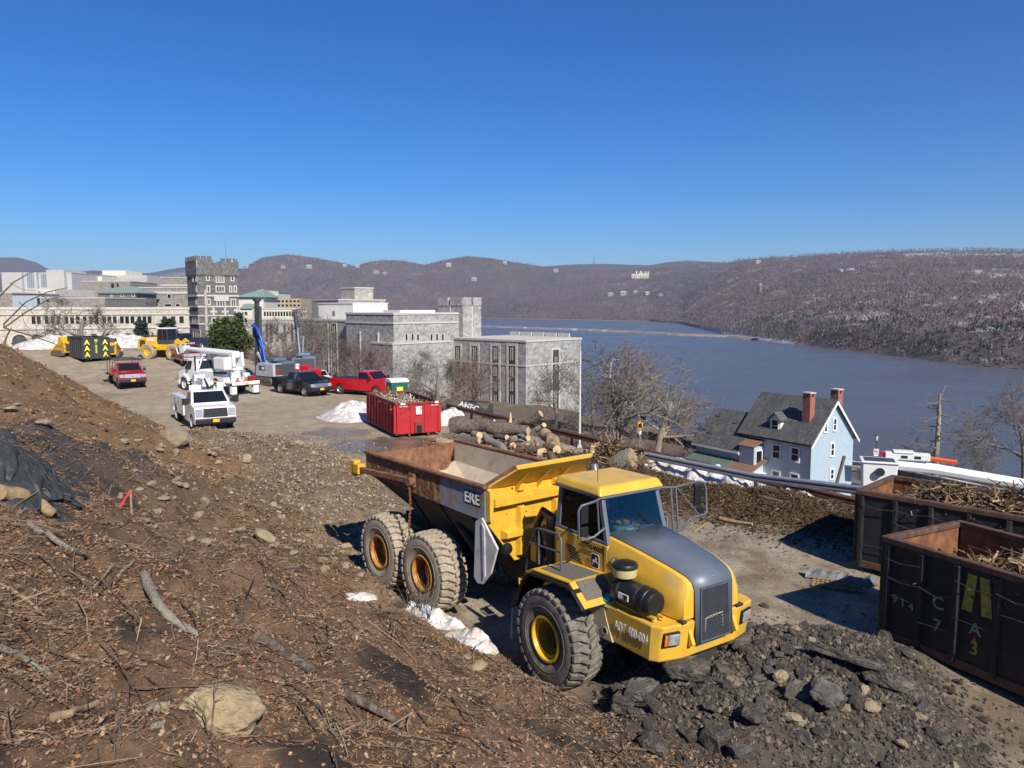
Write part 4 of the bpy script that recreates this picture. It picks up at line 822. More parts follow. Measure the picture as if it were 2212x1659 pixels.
def flakes_mesh(n, sampler, smin, smax, cols, seed, lift=.01, tilt=.5, aspect=(1.0, 2.4)):
    g = np.random.default_rng(seed); P = sampler(g, n); a = g.uniform(0, 2 * np.pi, n); sz = g.uniform(smin, smax, n)[:, None]; asp = g.uniform(*aspect, n)[:, None]
    nrm = np.stack([g.normal(0, tilt, n), g.normal(0, tilt, n), np.ones(n)], -1); nrm /= np.linalg.norm(nrm, axis=1, keepdims=True)
    d = np.stack([np.cos(a), np.sin(a), 0 * a], -1); d = d - nrm * (d * nrm).sum(1, keepdims=True); d /= np.linalg.norm(d, axis=1, keepdims=True); e = np.cross(nrm, d)
    c0 = P + np.array([0, 0, lift]); up = nrm * sz * g.uniform(-.1, .35, (n, 1))
    V = np.stack([c0 - d * sz * asp * .5, c0 - e * sz * .42 + up, c0 + d * sz * asp * .5, c0 + e * sz * .42 + up], 1)
    F = (np.arange(n) * 4)[:, None] + np.array([[0, 1, 2, 3]]); F = np.concatenate([F[:, [0, 1, 2]], F[:, [0, 2, 3]]])
    c = np.array(cols)[g.integers(0, len(cols), n)] * g.uniform(.65, 1.35, (n, 1)); C = np.repeat(c[:, None], 4, 1).reshape(-1, 3)
    return V.reshape(-1, 3), F, C
WOODV = vcmat('mixed_wood', var=.25, vscale=25, bump=.3, bscale=60)
WCOLS = [(.14, .085, .045), (.20, .125, .068), (.09, .055, .032), (.28, .20, .12), (.06, .04, .027), (.38, .28, .155)]
def heap_in(t, L, W, zt, seed, label, cols=WCOLS, bump=.5, n=700, x0=.15, x1=None, lmax=1.1, long=0):
    Mx = t.matrix_basis; x1 = x1 or L - .15
    def zf(x, y): return zt + bump * np.sin(np.pi * (y / W)) * (.45 + .55 * vnoise(x * 1.3, y * 1.3, seed)) * sstep(x0 - .2, x0 + 1.2, x)
    def smp(g, k):
        x = g.uniform(x0, x1, k); y = g.uniform(.2, W - .2, k); return np.stack([x, y, zf(x, y) - g.uniform(0, .12, k)], -1)
    V, F, C = sticks_mesh(n, smp, .15, lmax, .008, .032, cols, seed, .04, .5, .3)
    V2, F2, C2 = flakes_mesh(n * 4, smp, .04, .16, cols, seed + 1, .05, .9); F2 = np.concatenate([F2, F2[:, -1:]], 1)
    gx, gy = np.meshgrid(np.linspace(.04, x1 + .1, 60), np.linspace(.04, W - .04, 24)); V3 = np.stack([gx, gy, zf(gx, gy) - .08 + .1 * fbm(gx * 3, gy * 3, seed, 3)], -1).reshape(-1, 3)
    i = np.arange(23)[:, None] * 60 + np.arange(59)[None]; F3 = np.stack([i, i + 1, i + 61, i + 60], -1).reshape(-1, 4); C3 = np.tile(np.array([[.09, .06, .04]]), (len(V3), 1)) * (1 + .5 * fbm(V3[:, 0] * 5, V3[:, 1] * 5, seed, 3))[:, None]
    F2 = F2[:, [0, 1, 2, 2]]
    # triangles kept as triangles
    quads = np.concatenate([F, F3 + len(V)]); tris = F2[:, :3] + len(V) + len(V3)
    Va = np.concatenate([V, V3, V2]); Ca = np.concatenate([C, C3, C2]); tri = np.concatenate([quads[:, [0, 1, 2]], quads[:, [0, 2, 3]], tris])
    o = np_mesh('wood_debris', Va, tri, WOODV, colr=Ca); o.matrix_basis = Mx; return tag(o, label, 'wood debris', kind='stuff')
bpy.context.view_layer.update()
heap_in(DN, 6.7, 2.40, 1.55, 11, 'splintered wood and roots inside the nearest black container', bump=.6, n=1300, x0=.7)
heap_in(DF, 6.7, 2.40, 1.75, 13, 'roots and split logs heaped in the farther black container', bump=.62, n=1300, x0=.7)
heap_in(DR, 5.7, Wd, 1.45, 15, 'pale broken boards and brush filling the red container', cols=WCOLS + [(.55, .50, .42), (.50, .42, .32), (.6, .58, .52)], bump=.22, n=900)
def branch_obj(name, pts, rs, m, label, cat='branch', group=None, n=8, cut=None, kinks=2, seed=0):
    """a log or branch: rough bark tube with pale cut ends"""
    q = random.Random(seed); P = [Vector(p) for p in pts]; pp = []; rr2 = []
    for i in range(len(P) - 1):
        for k in range(kinks):
            t = k / kinks; pp.append(P[i].lerp(P[i + 1], t) + Vector((q.uniform(-1, 1), q.uniform(-1, 1), q.uniform(-1, 1))) * rs[i] * (.34 if 0 < i + t else 0)); rr2.append((rs[i] * (1 - t) + rs[i + 1] * t) * q.uniform(.92, 1.1))
    pp.append(P[-1]); rr2.append(rs[-1])
    t = thing(name, label, cat, tuple(P[0]), 0, group); base = P[0]
    mb = MB(); mb.tube([p - base for p in pp], rr2, n, cap=False)
    mb.v = [tuple(Vector(v) * 1.0 + Vector((q.uniform(-1, 1), q.uniform(-1, 1), q.uniform(-1, 1))) * min(rs) * .11) for v in mb.v]; mb.build('bark', m, t, 50)
    for e, i0 in ((0, 0), (1, len(mb.v) - n)):
        MB().add(mb.v[i0:i0 + n], [tuple(range(n))]).build('cut_end', cut or CUT, t)
    return t
BARK = pmat('grey_brown_bark', (.15, .115, .085), var=.4, scale=9, rough=.95, c2=(.065, .048, .036), c2scale=10, c2lo=.45, c2hi=.65, bump=.9, bscale=14, bd=.06)
BARKG = pmat('pale_grey_bark', (.24, .21, .16), var=.3, scale=9, rough=.95, c2=(.09, .075, .06), c2scale=9, c2lo=.5, c2hi=.7, bump=.9, bscale=14, bd=.06)
BARKT = pmat('tan_bare_wood', (.30, .21, .12), var=.25, scale=8, rough=.9, c2=(.14, .09, .055), c2scale=6, c2lo=.5, c2hi=.7, bump=.5, bscale=25)
CUT = pmat('fresh_cut_wood', (.58, .42, .22), var=.15, scale=14, rough=.9, c2=(.40, .24, .11), c2scale=3, c2lo=.55, c2hi=.7, bump=.2)
def LP(x, y, dep): return at_y(932.6 + .1984 * x, 822.9 + .1984 * y, dep)
LOGS = [
 ([(225, 500, 37.6), (420, 505, 37.4), (700, 520, 37.0), (1050, 548, 36.6)], [.62, .50, .40, .34], BARK, 'thickest gnarled tree trunk lying along the top of the log pile'),
 ([(700, 455, 37.8), (880, 470, 37.5), (1090, 425, 37.2), (1190, 355, 37.0)], [.20, .24, .28, .24], BARK, 'dark crooked limb reaching up to the right on the log pile'),
 ([(850, 465, 37.2), (858, 345, 37.2)], [.13, .05], CUT, 'splintered pale stub standing up from the log pile'),
 ([(105, 610, 37.2), (290, 605, 37.4)], [.25, .22], BARK, 'short brown log at the left end of the pile under the thick trunk'),
 ([(55, 655, 36.0), (225, 685, 36.0)], [.26, .26], BARKT, 'tan barkless log at the front left end of the pile'),
 ([(200, 650, 36.2), (360, 660, 36.0), (520, 645, 35.6)], [.24, .24, .23], BARK, 'dark log whose round pale end faces the camera, left of centre'),
 ([(455, 580, 36.4), (520, 592, 35.9)], [.22, .22], BARKT, 'stubby log with a white sawn top on the left part of the pile'),
 ([(560, 595, 36.6), (680, 665, 35.6), (790, 775, 34.6)], [.26, .25, .24], BARKG, 'grey log sloping down towards the truck from the middle of the pile'),
 ([(690, 610, 36.8), (820, 615, 36.0)], [.17, .16], BARK, 'small split log tucked under the trunk in mid pile'),
 ([(955, 600, 36.6), (1050, 622, 35.9)], [.16, .16], BARKG, 'short log with a dark hollow end under the right of the trunk'),
 ([(845, 650, 36.0), (880, 705, 35.2)], [.21, .2], BARK, 'upright round log with a yellow sawn face in front of the pile'),
 ([(930, 700, 35.8), (1045, 715, 35.2)], [.18, .2], pmat('red_brown_bark', (.24, .11, .05), var=.3, rough=.95, bump=.6), 'reddish split log lying in front of the pile'),
 ([(1010, 755, 35.2), (1195, 788, 34.2)], [.40, .34], BARK, 'fat grey log with a big yellow sawn face at the front right'),
 ([(1235, 570, 36.4), (1300, 640, 35.6), (1350, 690, 35.0)], [.34, .33, .32], BARKT, 'split barkless log with raw yellow sides at the right end'),
 ([(1260, 730, 35.2), (1365, 752, 34.4)], [.30, .29], BARK, 'round yellow-ended log below the split log at the right end'),
 ([(1130, 535, 36.8), (1225, 480, 36.4)], [.20, .15], BARKG, 'lichen grey log end poking up right of the trunk'),
 ([(790, 780, 34.6), (1000, 758, 34.8)], [.16, .17], BARK, 'slim dark log flat on the ground before the pile'),
 ([(520, 712, 35.2), (640, 722, 34.8)], [.14, .13], BARK, 'small branch wood on the ground beneath the sloping grey log'),
 ([(1290, 800, 34.0), (1330, 880, 33.4)], [.22, .26], BARK, 'brown stump piece at the right foot of the pile'),
 ([(1130, 640, 36.0), (1160, 700, 35.4)], [.12, .12], BARKT, 'thin split billet standing between the logs'),
]
for i, (p, rs, m_, lb) in enumerate(LOGS): branch_obj('log', [LP(*q) for q in p], [r * .78 for r in rs], m_, lb, 'log', 'felled logs in the pile', n=12, kinks=3, seed=i)
# dark earth and brush the logs lie in
def pile_smp(cx, cy, sx, sy, rot, hgt, seed):
    def f(g, n):
        a = g.normal(0, .45, (n, 2)); x = cx + a[:, 0] * sx * math.cos(rot) - a[:, 1] * sy * math.sin(rot); y = cy + a[:, 0] * sx * math.sin(rot) + a[:, 1] * sy * math.cos(rot)
        z = ground_parts(x, y)[0] + hgt * np.exp(-(a ** 2).sum(1) * 2) * g.uniform(.3, 1, n); return np.stack([x, y, z], -1)
    return f
def brush_heap(name, label, smp, n, seed, cols=WCOLS, lmax=1.2, rmax=.035, fl=(.04, .16)):
    V, F, C = sticks_mesh(n, smp, .15, lmax, .008, rmax, cols, seed, .02, .55, .3); V2, F2, C2 = flakes_mesh(n * 3, smp, *fl, cols, seed + 1, .03, .8)
    tri = np.concatenate([F[:, [0, 1, 2]], F[:, [0, 2, 3]], F2 + len(V)]); o = np_mesh(name, np.concatenate([V, V2]), tri, WOODV, colr=np.concatenate([C, C2])); return tag(o, label, 'brush', kind='stuff')
brush_heap('brush_heap', 'bark and splinters under and around the log pile', pile_smp(.1, 35.4, 4.2, 1.2, -.5, .3, 1), 900, 31, cols=WCOLS + [(.05, .035, .025)] * 3)
brush_heap('root_heap', 'tangle of torn roots right of the log pile', pile_smp(4.1, 31.6, 1.6, 1.0, -.9, 1.0, 2), 1300, 33, lmax=1.5)
branch_obj('stump', [at_y(1325, 1008, 30.6), at_y(1368, 990, 30.2)], [.38, .44], BARKG, 'pale grey stump on its side at the near end of the log pile', 'stump', None, 14, cut=BARKT, kinks=3, seed=77)
branch_obj('stump', [at_y(1278, 1000, 31.8), at_y(1300, 975, 31.4)], [.36, .5], BARK, 'brown root stump standing left of the pale stump', 'stump', None, 12, kinks=3, seed=78)
# mulch mound along the galvanised rail
def mulch_smp(g, n):
    k = g.integers(0, 3, n); t = g.uniform(0, 1, n); A = np.array(MULCH); p = A[k] * (1 - t)[:, None] + A[k + 1] * t[:, None] + g.normal(0, 1.15, (n, 2)) * np.array([.7, 1.0]); return np.stack([p[:, 0], p[:, 1], ground_parts(p[:, 0], p[:, 1])[0]], -1)
brush_heap('mulch', 'chipped wood, bark and roots mounded along the guard rail', mulch_smp, 10000, 41, lmax=.45, rmax=.011, fl=(.02, .09), cols=[tuple(v * .72 for v in c) for c in WCOLS] + [(.11, .07, .04), (.08, .05, .03)] * 4)
def line_smp(pts, spread, hgt=0.0):
    A = np.array(pts)
    def f(g, n):
        k = g.integers(0, len(A) - 1, n); t = g.uniform(0, 1, n); p = A[k] * (1 - t)[:, None] + A[k + 1] * t[:, None] + g.normal(0, spread, (n, 2)); return np.stack([p[:, 0], p[:, 1], ground_parts(p[:, 0], p[:, 1])[0] + hgt], -1)
    return f
for i, (u0, v0, u1, v1, r_, lb) in enumerate(((1555, 1125, 1625, 1137, .07, 'pale split board lying on the dirt before the mulch mound'), (1500, 1150, 1530, 1132, .035, 'short crossed stick at the foot of the mulch mound'), (1640, 1075, 1690, 1088, .05, 'bare branch on top of the mulch mound'), (1560, 1085, 1600, 1060, .03, 'thin root arching over the mulch mound'))):
    branch_obj('branch', [hit(u0, v0) + Vector((0, 0, r_)), hit(u1, v1) + Vector((0, 0, r_))], [r_, r_ * .6], BARKT, lb, 'branch', 'branches on the mulch mound', 7, seed=i + 200)

# ------------------------------------------------------------------ broken asphalt pile
ASPH = pmat('broken_asphalt', (.058, .05, .042), var=.35, scale=12, rough=.95, c2=(.17, .142, .108), c2scale=4, c2lo=.46, c2hi=.66, bump=1.0, bscale=16, bd=.08)
ASPHG = pmat('grey_asphalt_slab', (.08, .072, .064), var=.3, scale=20, rough=.95, c2=(.19, .165, .13), c2scale=3, c2lo=.45, c2hi=.65, bump=1.0, bscale=18, bd=.06)
STONE = pmat('tan_stone', (.34, .265, .165), var=.2, scale=5, rough=.95, c2=(.22, .165, .10), c2scale=3, c2lo=.5, c2hi=.7, bump=.8, bscale=12, bd=.05)
STONEG = pmat('grey_tan_stone', (.255, .205, .14), var=.22, scale=5, rough=.95, c2=(.16, .12, .08), c2scale=4, c2lo=.48, c2hi=.7, bump=.6, bscale=22)
def slab_mesh(name, seed, th=.28, n=15, irr=.25):
    q = random.Random(seed); b = bmesh.new()
    for i in range(n):
        a = 2 * math.pi * i / n + q.uniform(-.2, .2); r = .5 * q.uniform(1 - irr * 1.6, 1.0)
        for z in (-.5, .5): b.verts.new((r * math.cos(a) * (1 if z < 0 else q.uniform(.85, 1)), r * math.sin(a) * .8 * (1 if z < 0 else q.uniform(.85, 1)), z * th * q.uniform(.75, 1.1)))
    bmesh.ops.convex_hull(b, input=b.verts); bmesh.ops.subdivide_edges(b, edges=b.edges, cuts=1, use_grid_fill=True)
    off = Vector((q.uniform(0, 99),) * 3)
    bmesh.ops.subdivide_edges(b, edges=b.edges, cuts=1, use_grid_fill=True)
    for v in b.verts: v.co += v.co.normalized() * (mnoise.noise(v.co * 6 + off) * .07 + mnoise.noise(v.co * 17 + off) * .03)
    for v in [v for v in b.verts if not v.link_faces]: b.verts.remove(v)
    me = bpy.data.meshes.new(name); b.to_mesh(me); b.free(); return me
SLABS = [slab_mesh('asphalt_chunk', 100 + k, .22 + .05 * (k % 4)) for k in range(7)]; LUMPS = [rock_mesh('asphalt_chunk', 200 + k, 2, .6 + .07 * (k % 4), 1.0) for k in range(7)]
ROCKS = [rock_mesh('stone', 300 + k, 2, .62 + .06 * (k % 4), .5) for k in range(8)]
def put(me, name, p, sz, m, label, cat, group, rot=None, sc=None, q=rnd, sink=.25):
    o = bpy.data.objects.new(name, me); col.objects.link(o); s = sc or (sz * q.uniform(.85, 1.15), sz * q.uniform(.75, 1.1), sz * q.uniform(.8, 1.15)); o.scale = s
    o.rotation_euler = rot or (q.gauss(0, .25), q.gauss(0, .25), q.uniform(0, 6.28)); o.location = (p[0], p[1], p[2] + sz * .28 - sz * sink * .5)
    if not o.data.materials: o.data.materials.append(m)
    o.material_slots[0].link = 'OBJECT'; o.material_slots[0].material = m
    tag(o, label, cat, group); return o
def r8(x, y): return hit(1261.8 + .4296 * x, 1261.8 + .4296 * y)
GA = 'chunks of the broken asphalt pile'
put(SLABS[0], 'asphalt_slab', r8(1225, 640), .80, ASPHG, 'largest flat grey asphalt slab, tilted in the middle of the pile', 'asphalt chunk', GA, (R(30), R(14), R(35)), (.78, .62, .55), sink=-.1)
put(SLABS[1], 'asphalt_slab', r8(1310, 420), 1.3, ASPH, 'long dark asphalt slab along the far edge of the pile', 'asphalt chunk', GA, (R(-22), R(6), R(-32)), (1.5, .5, .45), sink=.3)
put(SLABS[2], 'asphalt_slab', r8(290, 580), .8, ASPHG, 'flat pale-topped asphalt slab at the left end of the pile', 'asphalt chunk', GA, (R(6), R(-4), R(20)), (.7, .55, .45), sink=.1)
put(SLABS[3], 'asphalt_slab', r8(200, 635), .8, ASPH, 'dark asphalt slab under the pale-topped one at the left end', 'asphalt chunk', GA, (R(8), R(3), R(70)), (.65, .55, .5))
put(SLABS[4], 'asphalt_slab', r8(755, 315), .9, ASPHG, 'flat asphalt slab just in front of the truck bumper', 'asphalt chunk', GA, (R(3), R(-3), R(10)), (.6, .42, .4), sink=.3)
put(SLABS[5], 'asphalt_slab', r8(520, 455), .8, ASPH, 'wide asphalt slab in the shade left of the pile centre', 'asphalt chunk', GA, (R(5), R(3), R(5)), (1.0, .7, .7))
put(SLABS[6], 'asphalt_slab', r8(1500, 510), .9, ASPH, 'half buried asphalt slab near the right rear of the pile', 'asphalt chunk', GA, (R(-15), R(12), R(-30)), (1.0, .7, .7))
put(LUMPS[0], 'asphalt_chunk', r8(835, 715), .48, ASPH, 'dark faceted asphalt block in front of the biggest slab', 'asphalt chunk', GA, sink=-.1)
put(LUMPS[1], 'asphalt_chunk', r8(780, 885), .42, ASPHG, 'grey asphalt block at the bottom edge of the photo', 'asphalt chunk', GA, sink=-.1)
put(LUMPS[2], 'asphalt_chunk', r8(355, 830), .5, ASPH, 'rounded dark asphalt lump low on the left of the pile', 'asphalt chunk', GA)
put(LUMPS[3], 'asphalt_chunk', r8(650, 800), .45, ASPH, 'broad dark asphalt lump left of the front block', 'asphalt chunk', GA)
put(SLABS[2], 'asphalt_slab', r8(1070, 600), .5, ASPHG, 'oval grey asphalt plate left of the biggest slab', 'asphalt chunk', GA, (R(35), R(-10), R(5)), (.5, .5, .5), sink=-.1)
for (x, y, s_, lb) in ((985, 500, .42, 'pale tan stone on the crest of the asphalt pile'), (1185, 545, .36, 'flat tan stone above the biggest slab'), (1440, 650, .4, 'tan stone right of the biggest slab'), (1045, 715, .38, 'angular tan stone in front of the oval plate'), (1400, 560, .34, 'small brown stone behind the biggest slab'), (1600, 830, .3, 'light grey stone on the right flank of the pile'), (1690, 690, .22, 'small whitish stone on the right flank of the pile')):
    put(ROCKS[int(x) % 8], 'stone', r8(x, y), s_ * .78, STONE, lb, 'stone', 'stones in the asphalt pile', sink=-.1)
q = random.Random(21); k = 0
while k < 250:
    x, y = RUB[0] + q.gauss(0, 1.5), RUB[1] + q.gauss(0, 1.45)
    if x < 1.7 or y > 14.9 and x < 3.4: continue
    z = gz(x, y); s_ = q.choice((.10, .12, .15, .18, .22, .27, .33)); me = q.choice(SLABS if q.random() < .35 else LUMPS)
    put(me, 'asphalt_chunk', (x, y, z), s_, q.choice((ASPH, ASPH, ASPHG, STONEG) if s_ < .25 else (ASPH, ASPH, ASPHG)), 'small broken chunk among many in the dark asphalt pile', 'asphalt chunk', GA, q=q); k += 1
g = np.random.default_rng(8)
def rub_smp(g, n):
    p = g.normal(0, 1.55, (n, 2)) + RUB; p = p[p[:, 0] > 1.4]; p = p[~((p[:, 1] > 14.8) & (p[:, 0] < 3.4))]; n2 = len(p); idx = g.integers(0, n2, n); p = p[idx] + g.normal(0, .05, (n, 2)); return np.stack([p[:, 0], p[:, 1], ground_parts(p[:, 0], p[:, 1])[0]], -1)
def gravel(name, label, smp, n, smin, smax, cols, seed, m):
    g = np.random.default_rng(seed); P = smp(g, n); s = np.exp(g.uniform(np.log(smin), np.log(smax), n)); o6 = np.array([[1, 0, 0], [-1, 0, 0], [0, 1, 0], [0, -1, 0], [0, 0, 1], [0, 0, -1]], float)
    V = P[:, None] + o6[None] * g.uniform(.35, .75, (n, 6, 1)) * s[:, None, None] + g.normal(0, .12, (n, 6, 3)) * s[:, None, None]; V[..., 2] += s[:, None] * .15
    f = np.array([[0, 2, 4], [2, 1, 4], [1, 3, 4], [3, 0, 4], [2, 0, 5], [1, 2, 5], [3, 1, 5], [0, 3, 5]]); F = (np.arange(n) * 6)[:, None, None] + f[None]
    c = np.array(cols)[g.integers(0, len(cols), n)] * g.uniform(.7, 1.3, (n, 1)); o = np_mesh(name, V.reshape(-1, 3), F.reshape(-1, 3), m, colr=np.repeat(c[:, None], 6, 1).reshape(-1, 3)); return tag(o, label, 'gravel', kind='stuff')
GRAVV = vcmat('gravel_grains', var=.3, vscale=30, bump=.4, bscale=50)
gravel('asphalt_crumbs', 'crumbled asphalt between the chunks', rub_smp, 15000, .02, .10, [(.085, .072, .06), (.115, .095, .075), (.16, .13, .095), (.065, .056, .048)], 51, GRAVV)

# ------------------------------------------------------------------ stones and litter on the slope
GS = 'stones on the dirt bank'
STN = [(569, 1154, 54, 'big flat tan boulder low on the dirt bank'), (521, 1143, 20, 'squarish stone just left of the flat boulder'), (444, 1085, 32, 'long leaning stone on the dirt bank'), (430, 1112, 20, 'stone at the foot of the long leaning stone'), (354, 1074, 24, 'tan stone right of the staked ribbon'), (328, 1046, 26, 'greenish angular stone above the staked ribbon'), (533, 991, 32, 'upright block near the crest of the dirt bank'), (378, 944, 68, 'largest pale boulder on the crest before the white pickup'), (347, 972, 20, 'round stone below the crest boulder'), (337, 1001, 17, 'pale stone two below the crest boulder'), (370, 1022, 16, 'white angular stone in mid bank'), (377, 1039, 13, 'small white stone beside the curved twig'), (430, 1008, 13, 'small stone in the bare middle of the bank'), (670, 996, 16, 'stone on the right shoulder of the bank'), (674, 1036, 15, 'lone oval stone right on the bank'), (647, 956, 18, 'flat grey stone on the lot edge'), (722, 1084, 15, 'stone near the rear wheel on the bank'), (524, 1182, 19, 'round stone below the flat boulder'), (753, 1178, 30, 'pale slab of stone left of the rear wheels'), (94, 911, 30, 'brown triangular stone high on the left slope'), (21, 883, 30, 'brown stone at the left edge of the slope'), (38, 874, 13, 'small yellow stone at the left edge of the slope'), (267, 952, 20, 'pale block left of the crest boulder'), (472, 999, 15, 'grey stone left of the upright block'), (538, 1032, 13, 'small tan stone under the upright block'), (700, 1210, 24, 'tan stone at the foot of the bank near the wheels'), (300, 953, 16, 'stone in the loose row left of the crest boulder'), (455, 978, 14, 'stone in the rubble right of the crest boulder'), (1000, 1418, 34, 'square stone beside the snow strip'), (1035, 1440, 40, 'brown rock below the snow strip'), (345, 1530, 44, 'rounded tan stone left of the foreground boulder'), (340, 1573, 26, 'small pale stone left of the foreground boulder'), (265, 1410, 20, 'white oval stone on the dark wet soil'), (40, 1455, 18, 'pebble near the left edge')]
for i, (u, v, w, lb) in enumerate(STN):
    p = hit(u, v + w * .2); s_ = w / FPX * (p - Vector((0, 0, CH))).length * 1.05
    put(ROCKS[i % 8], 'stone', p, s_, STONE if i % 3 != 1 else STONEG, lb, 'stone', GS, (rnd.gauss(0, .2), rnd.gauss(0, .2), rnd.uniform(0, 6)), (s_ * 1.1, s_ * .8, s_ * (.95 if 'upright' in lb or 'leaning' in lb else .7)), sink=.3)
p = hit(480, 1570); s_ = .86 * 218 / FPX * (p - Vector((0, 0, CH))).length
big = rock_mesh('boulder', 44, 5, .62, .0, .62); put(big, 'boulder', p, s_, pmat('ochre_boulder', (.34, .26, .15), var=.25, scale=6, rough=.95, c2=(.21, .15, .085), c2scale=3.5, c2lo=.46, c2hi=.68, bump=1.0, bscale=10, bd=.07), 'large smooth ochre boulder in the foreground leaf litter', 'boulder', None, (R(20), R(12), R(15)), (s_, s_ * .7, s_ * .85), sink=.15)
for pl in big.polygons: pl.use_smooth = True
q = random.Random(5); k = 0
while k < 130:
    u = q.uniform(260, 800); v = q.uniform(950, 1260)
    if v < 1010 and u < 320 or v > 1190 and u < 560: continue
    p = hit(u, v)
    if p.y < 15 or p.y > 42: continue
    s_ = q.choice((.10, .13, .16, .2, .28)); put(q.choice(ROCKS), 'stone', p, s_, q.choice((STONE, STONEG, STONEG)), 'small loose stone scattered over the dirt bank', 'stone', GS, q=q); k += 1
def bank_smp(g, n):
    A = np.array(BERM + [(-4.2, 20.5)]); k_ = g.integers(0, len(A) - 1, n); t = g.uniform(0, 1, n); p = A[k_] * (1 - t)[:, None] + A[k_ + 1] * t[:, None] + g.normal(0, 2.3, (n, 2)); return np.stack([p[:, 0], p[:, 1], ground_parts(p[:, 0], p[:, 1])[0]], -1)
gravel('bank_grit', 'clods and grit over the dirt bank', bank_smp, 16000, .02, .11, [(.27, .21, .14), (.2, .14, .085), (.15, .095, .055), (.33, .27, .19)], 53, GRAVV)
def lot_smp(g, n):
    x = g.uniform(-2, 12, n); y = g.uniform(14, 30, n); z, hs, s = ground_parts(x, y)[:3]; ok = (hs < 0) & (s < -1); P = np.stack([x, y, z], -1)[ok]; return P[g.integers(0, len(P), n)] + np.concatenate([g.normal(0, .05, (n, 2)), np.zeros((n, 1))], 1)
gravel('lot_grit', 'scattered pebbles and clods on the tracked dirt', lot_smp, 5000, .012, .06, [(.2, .145, .09), (.28, .22, .15), (.15, .105, .065)], 55, GRAVV)
def slope_smp(near):
    def f(g, n):
        y = 5 + (27 - 5) * g.uniform(0, 1, n * 4) ** (1.35 if near else 1.0); x = g.uniform(-17, 3.5, n * 4); z, hs, s, berm = ground_parts(x, y)[:4]
        ok = (hs > -.1) & (x > -.75 * y - 1) & (x < .4 * y); ok &= g.uniform(0, 1, n * 4) < sstep(-.3, .8, hs) * (1 - .75 * sstep(19, 25, y)) * (.2 + .8 * (fbm(x * .7 + 3, y * .7, 99, 4) < .3)) * (.34 + .66 * sstep(-.25, .3, fbm(x * 1.1, y * 1.1, 107, 4))); P = np.stack([x, y, z], -1)[ok]
        return P[g.integers(0, len(P), n)] + np.concatenate([g.normal(0, .03, (n, 2)), np.zeros((n, 1))], 1) if len(P) < n else P[:n]
    return f
LITV = vcmat('dead_leaves', var=.25, vscale=40)
V, F, C = flakes_mesh(130000, slope_smp(True), .014, .055, [(.20, .115, .065), (.24, .145, .085), (.15, .09, .055), (.28, .18, .11), (.26, .12, .06), (.11, .075, .05), (.32, .23, .15)], 61, .012, .55, (1.0, 1.8))
tag(np_mesh('leaf_litter', V, F, LITV, colr=C), 'dead brown leaves covering the near slope', 'leaf litter', kind='stuff')
V, F, C = sticks_mesh(24000, slope_smp(True), .05, .34, .0015, .005, [(.17, .115, .075), (.22, .155, .10), (.10, .065, .045), (.28, .21, .14)], 63, .02, .22, .2)
V2, F2, C2 = sticks_mesh(1500, slope_smp(True), .25, 1.1, .004, .014, [(.19, .13, .085), (.26, .19, .125), (.11, .075, .05), (.07, .05, .035)], 64, .025, .12, .12, -.65); F2 = F2 + len(V); V = np.concatenate([V, V2]); F = np.concatenate([F, F2]); C = np.concatenate([C, C2])
tag(np_mesh('twigs', V, F, LITV, colr=C), 'thin twigs and dry grass strewn over the near slope', 'twigs', kind='stuff')
def far_slope_smp(g, n):
    y = g.uniform(22, 46, n * 3); x = g.uniform(-34, -8, n * 3); z, hs = ground_parts(x, y)[:2]; ok = hs > .5; P = np.stack([x, y, z], -1)[ok]; return P[g.integers(0, len(P), n)] + np.concatenate([g.normal(0, .05, (n, 2)), np.zeros((n, 1))], 1)
V, F, C = sticks_mesh(2600, far_slope_smp, .15, .8, .004, .014, [(.24, .16, .09), (.12, .075, .045), (.33, .24, .15)], 65, .02, .2, .15)
tag(np_mesh('slope_brush', V, F, LITV, colr=C), 'broken sticks over the upper dirt slope', 'brush', kind='stuff')
gravel('slope_clods', 'clods and small stones over the upper dirt slope', far_slope_smp, 7000, .03, .16, [(.19, .105, .05), (.25, .16, .085), (.13, .075, .04)], 57, GRAVV)
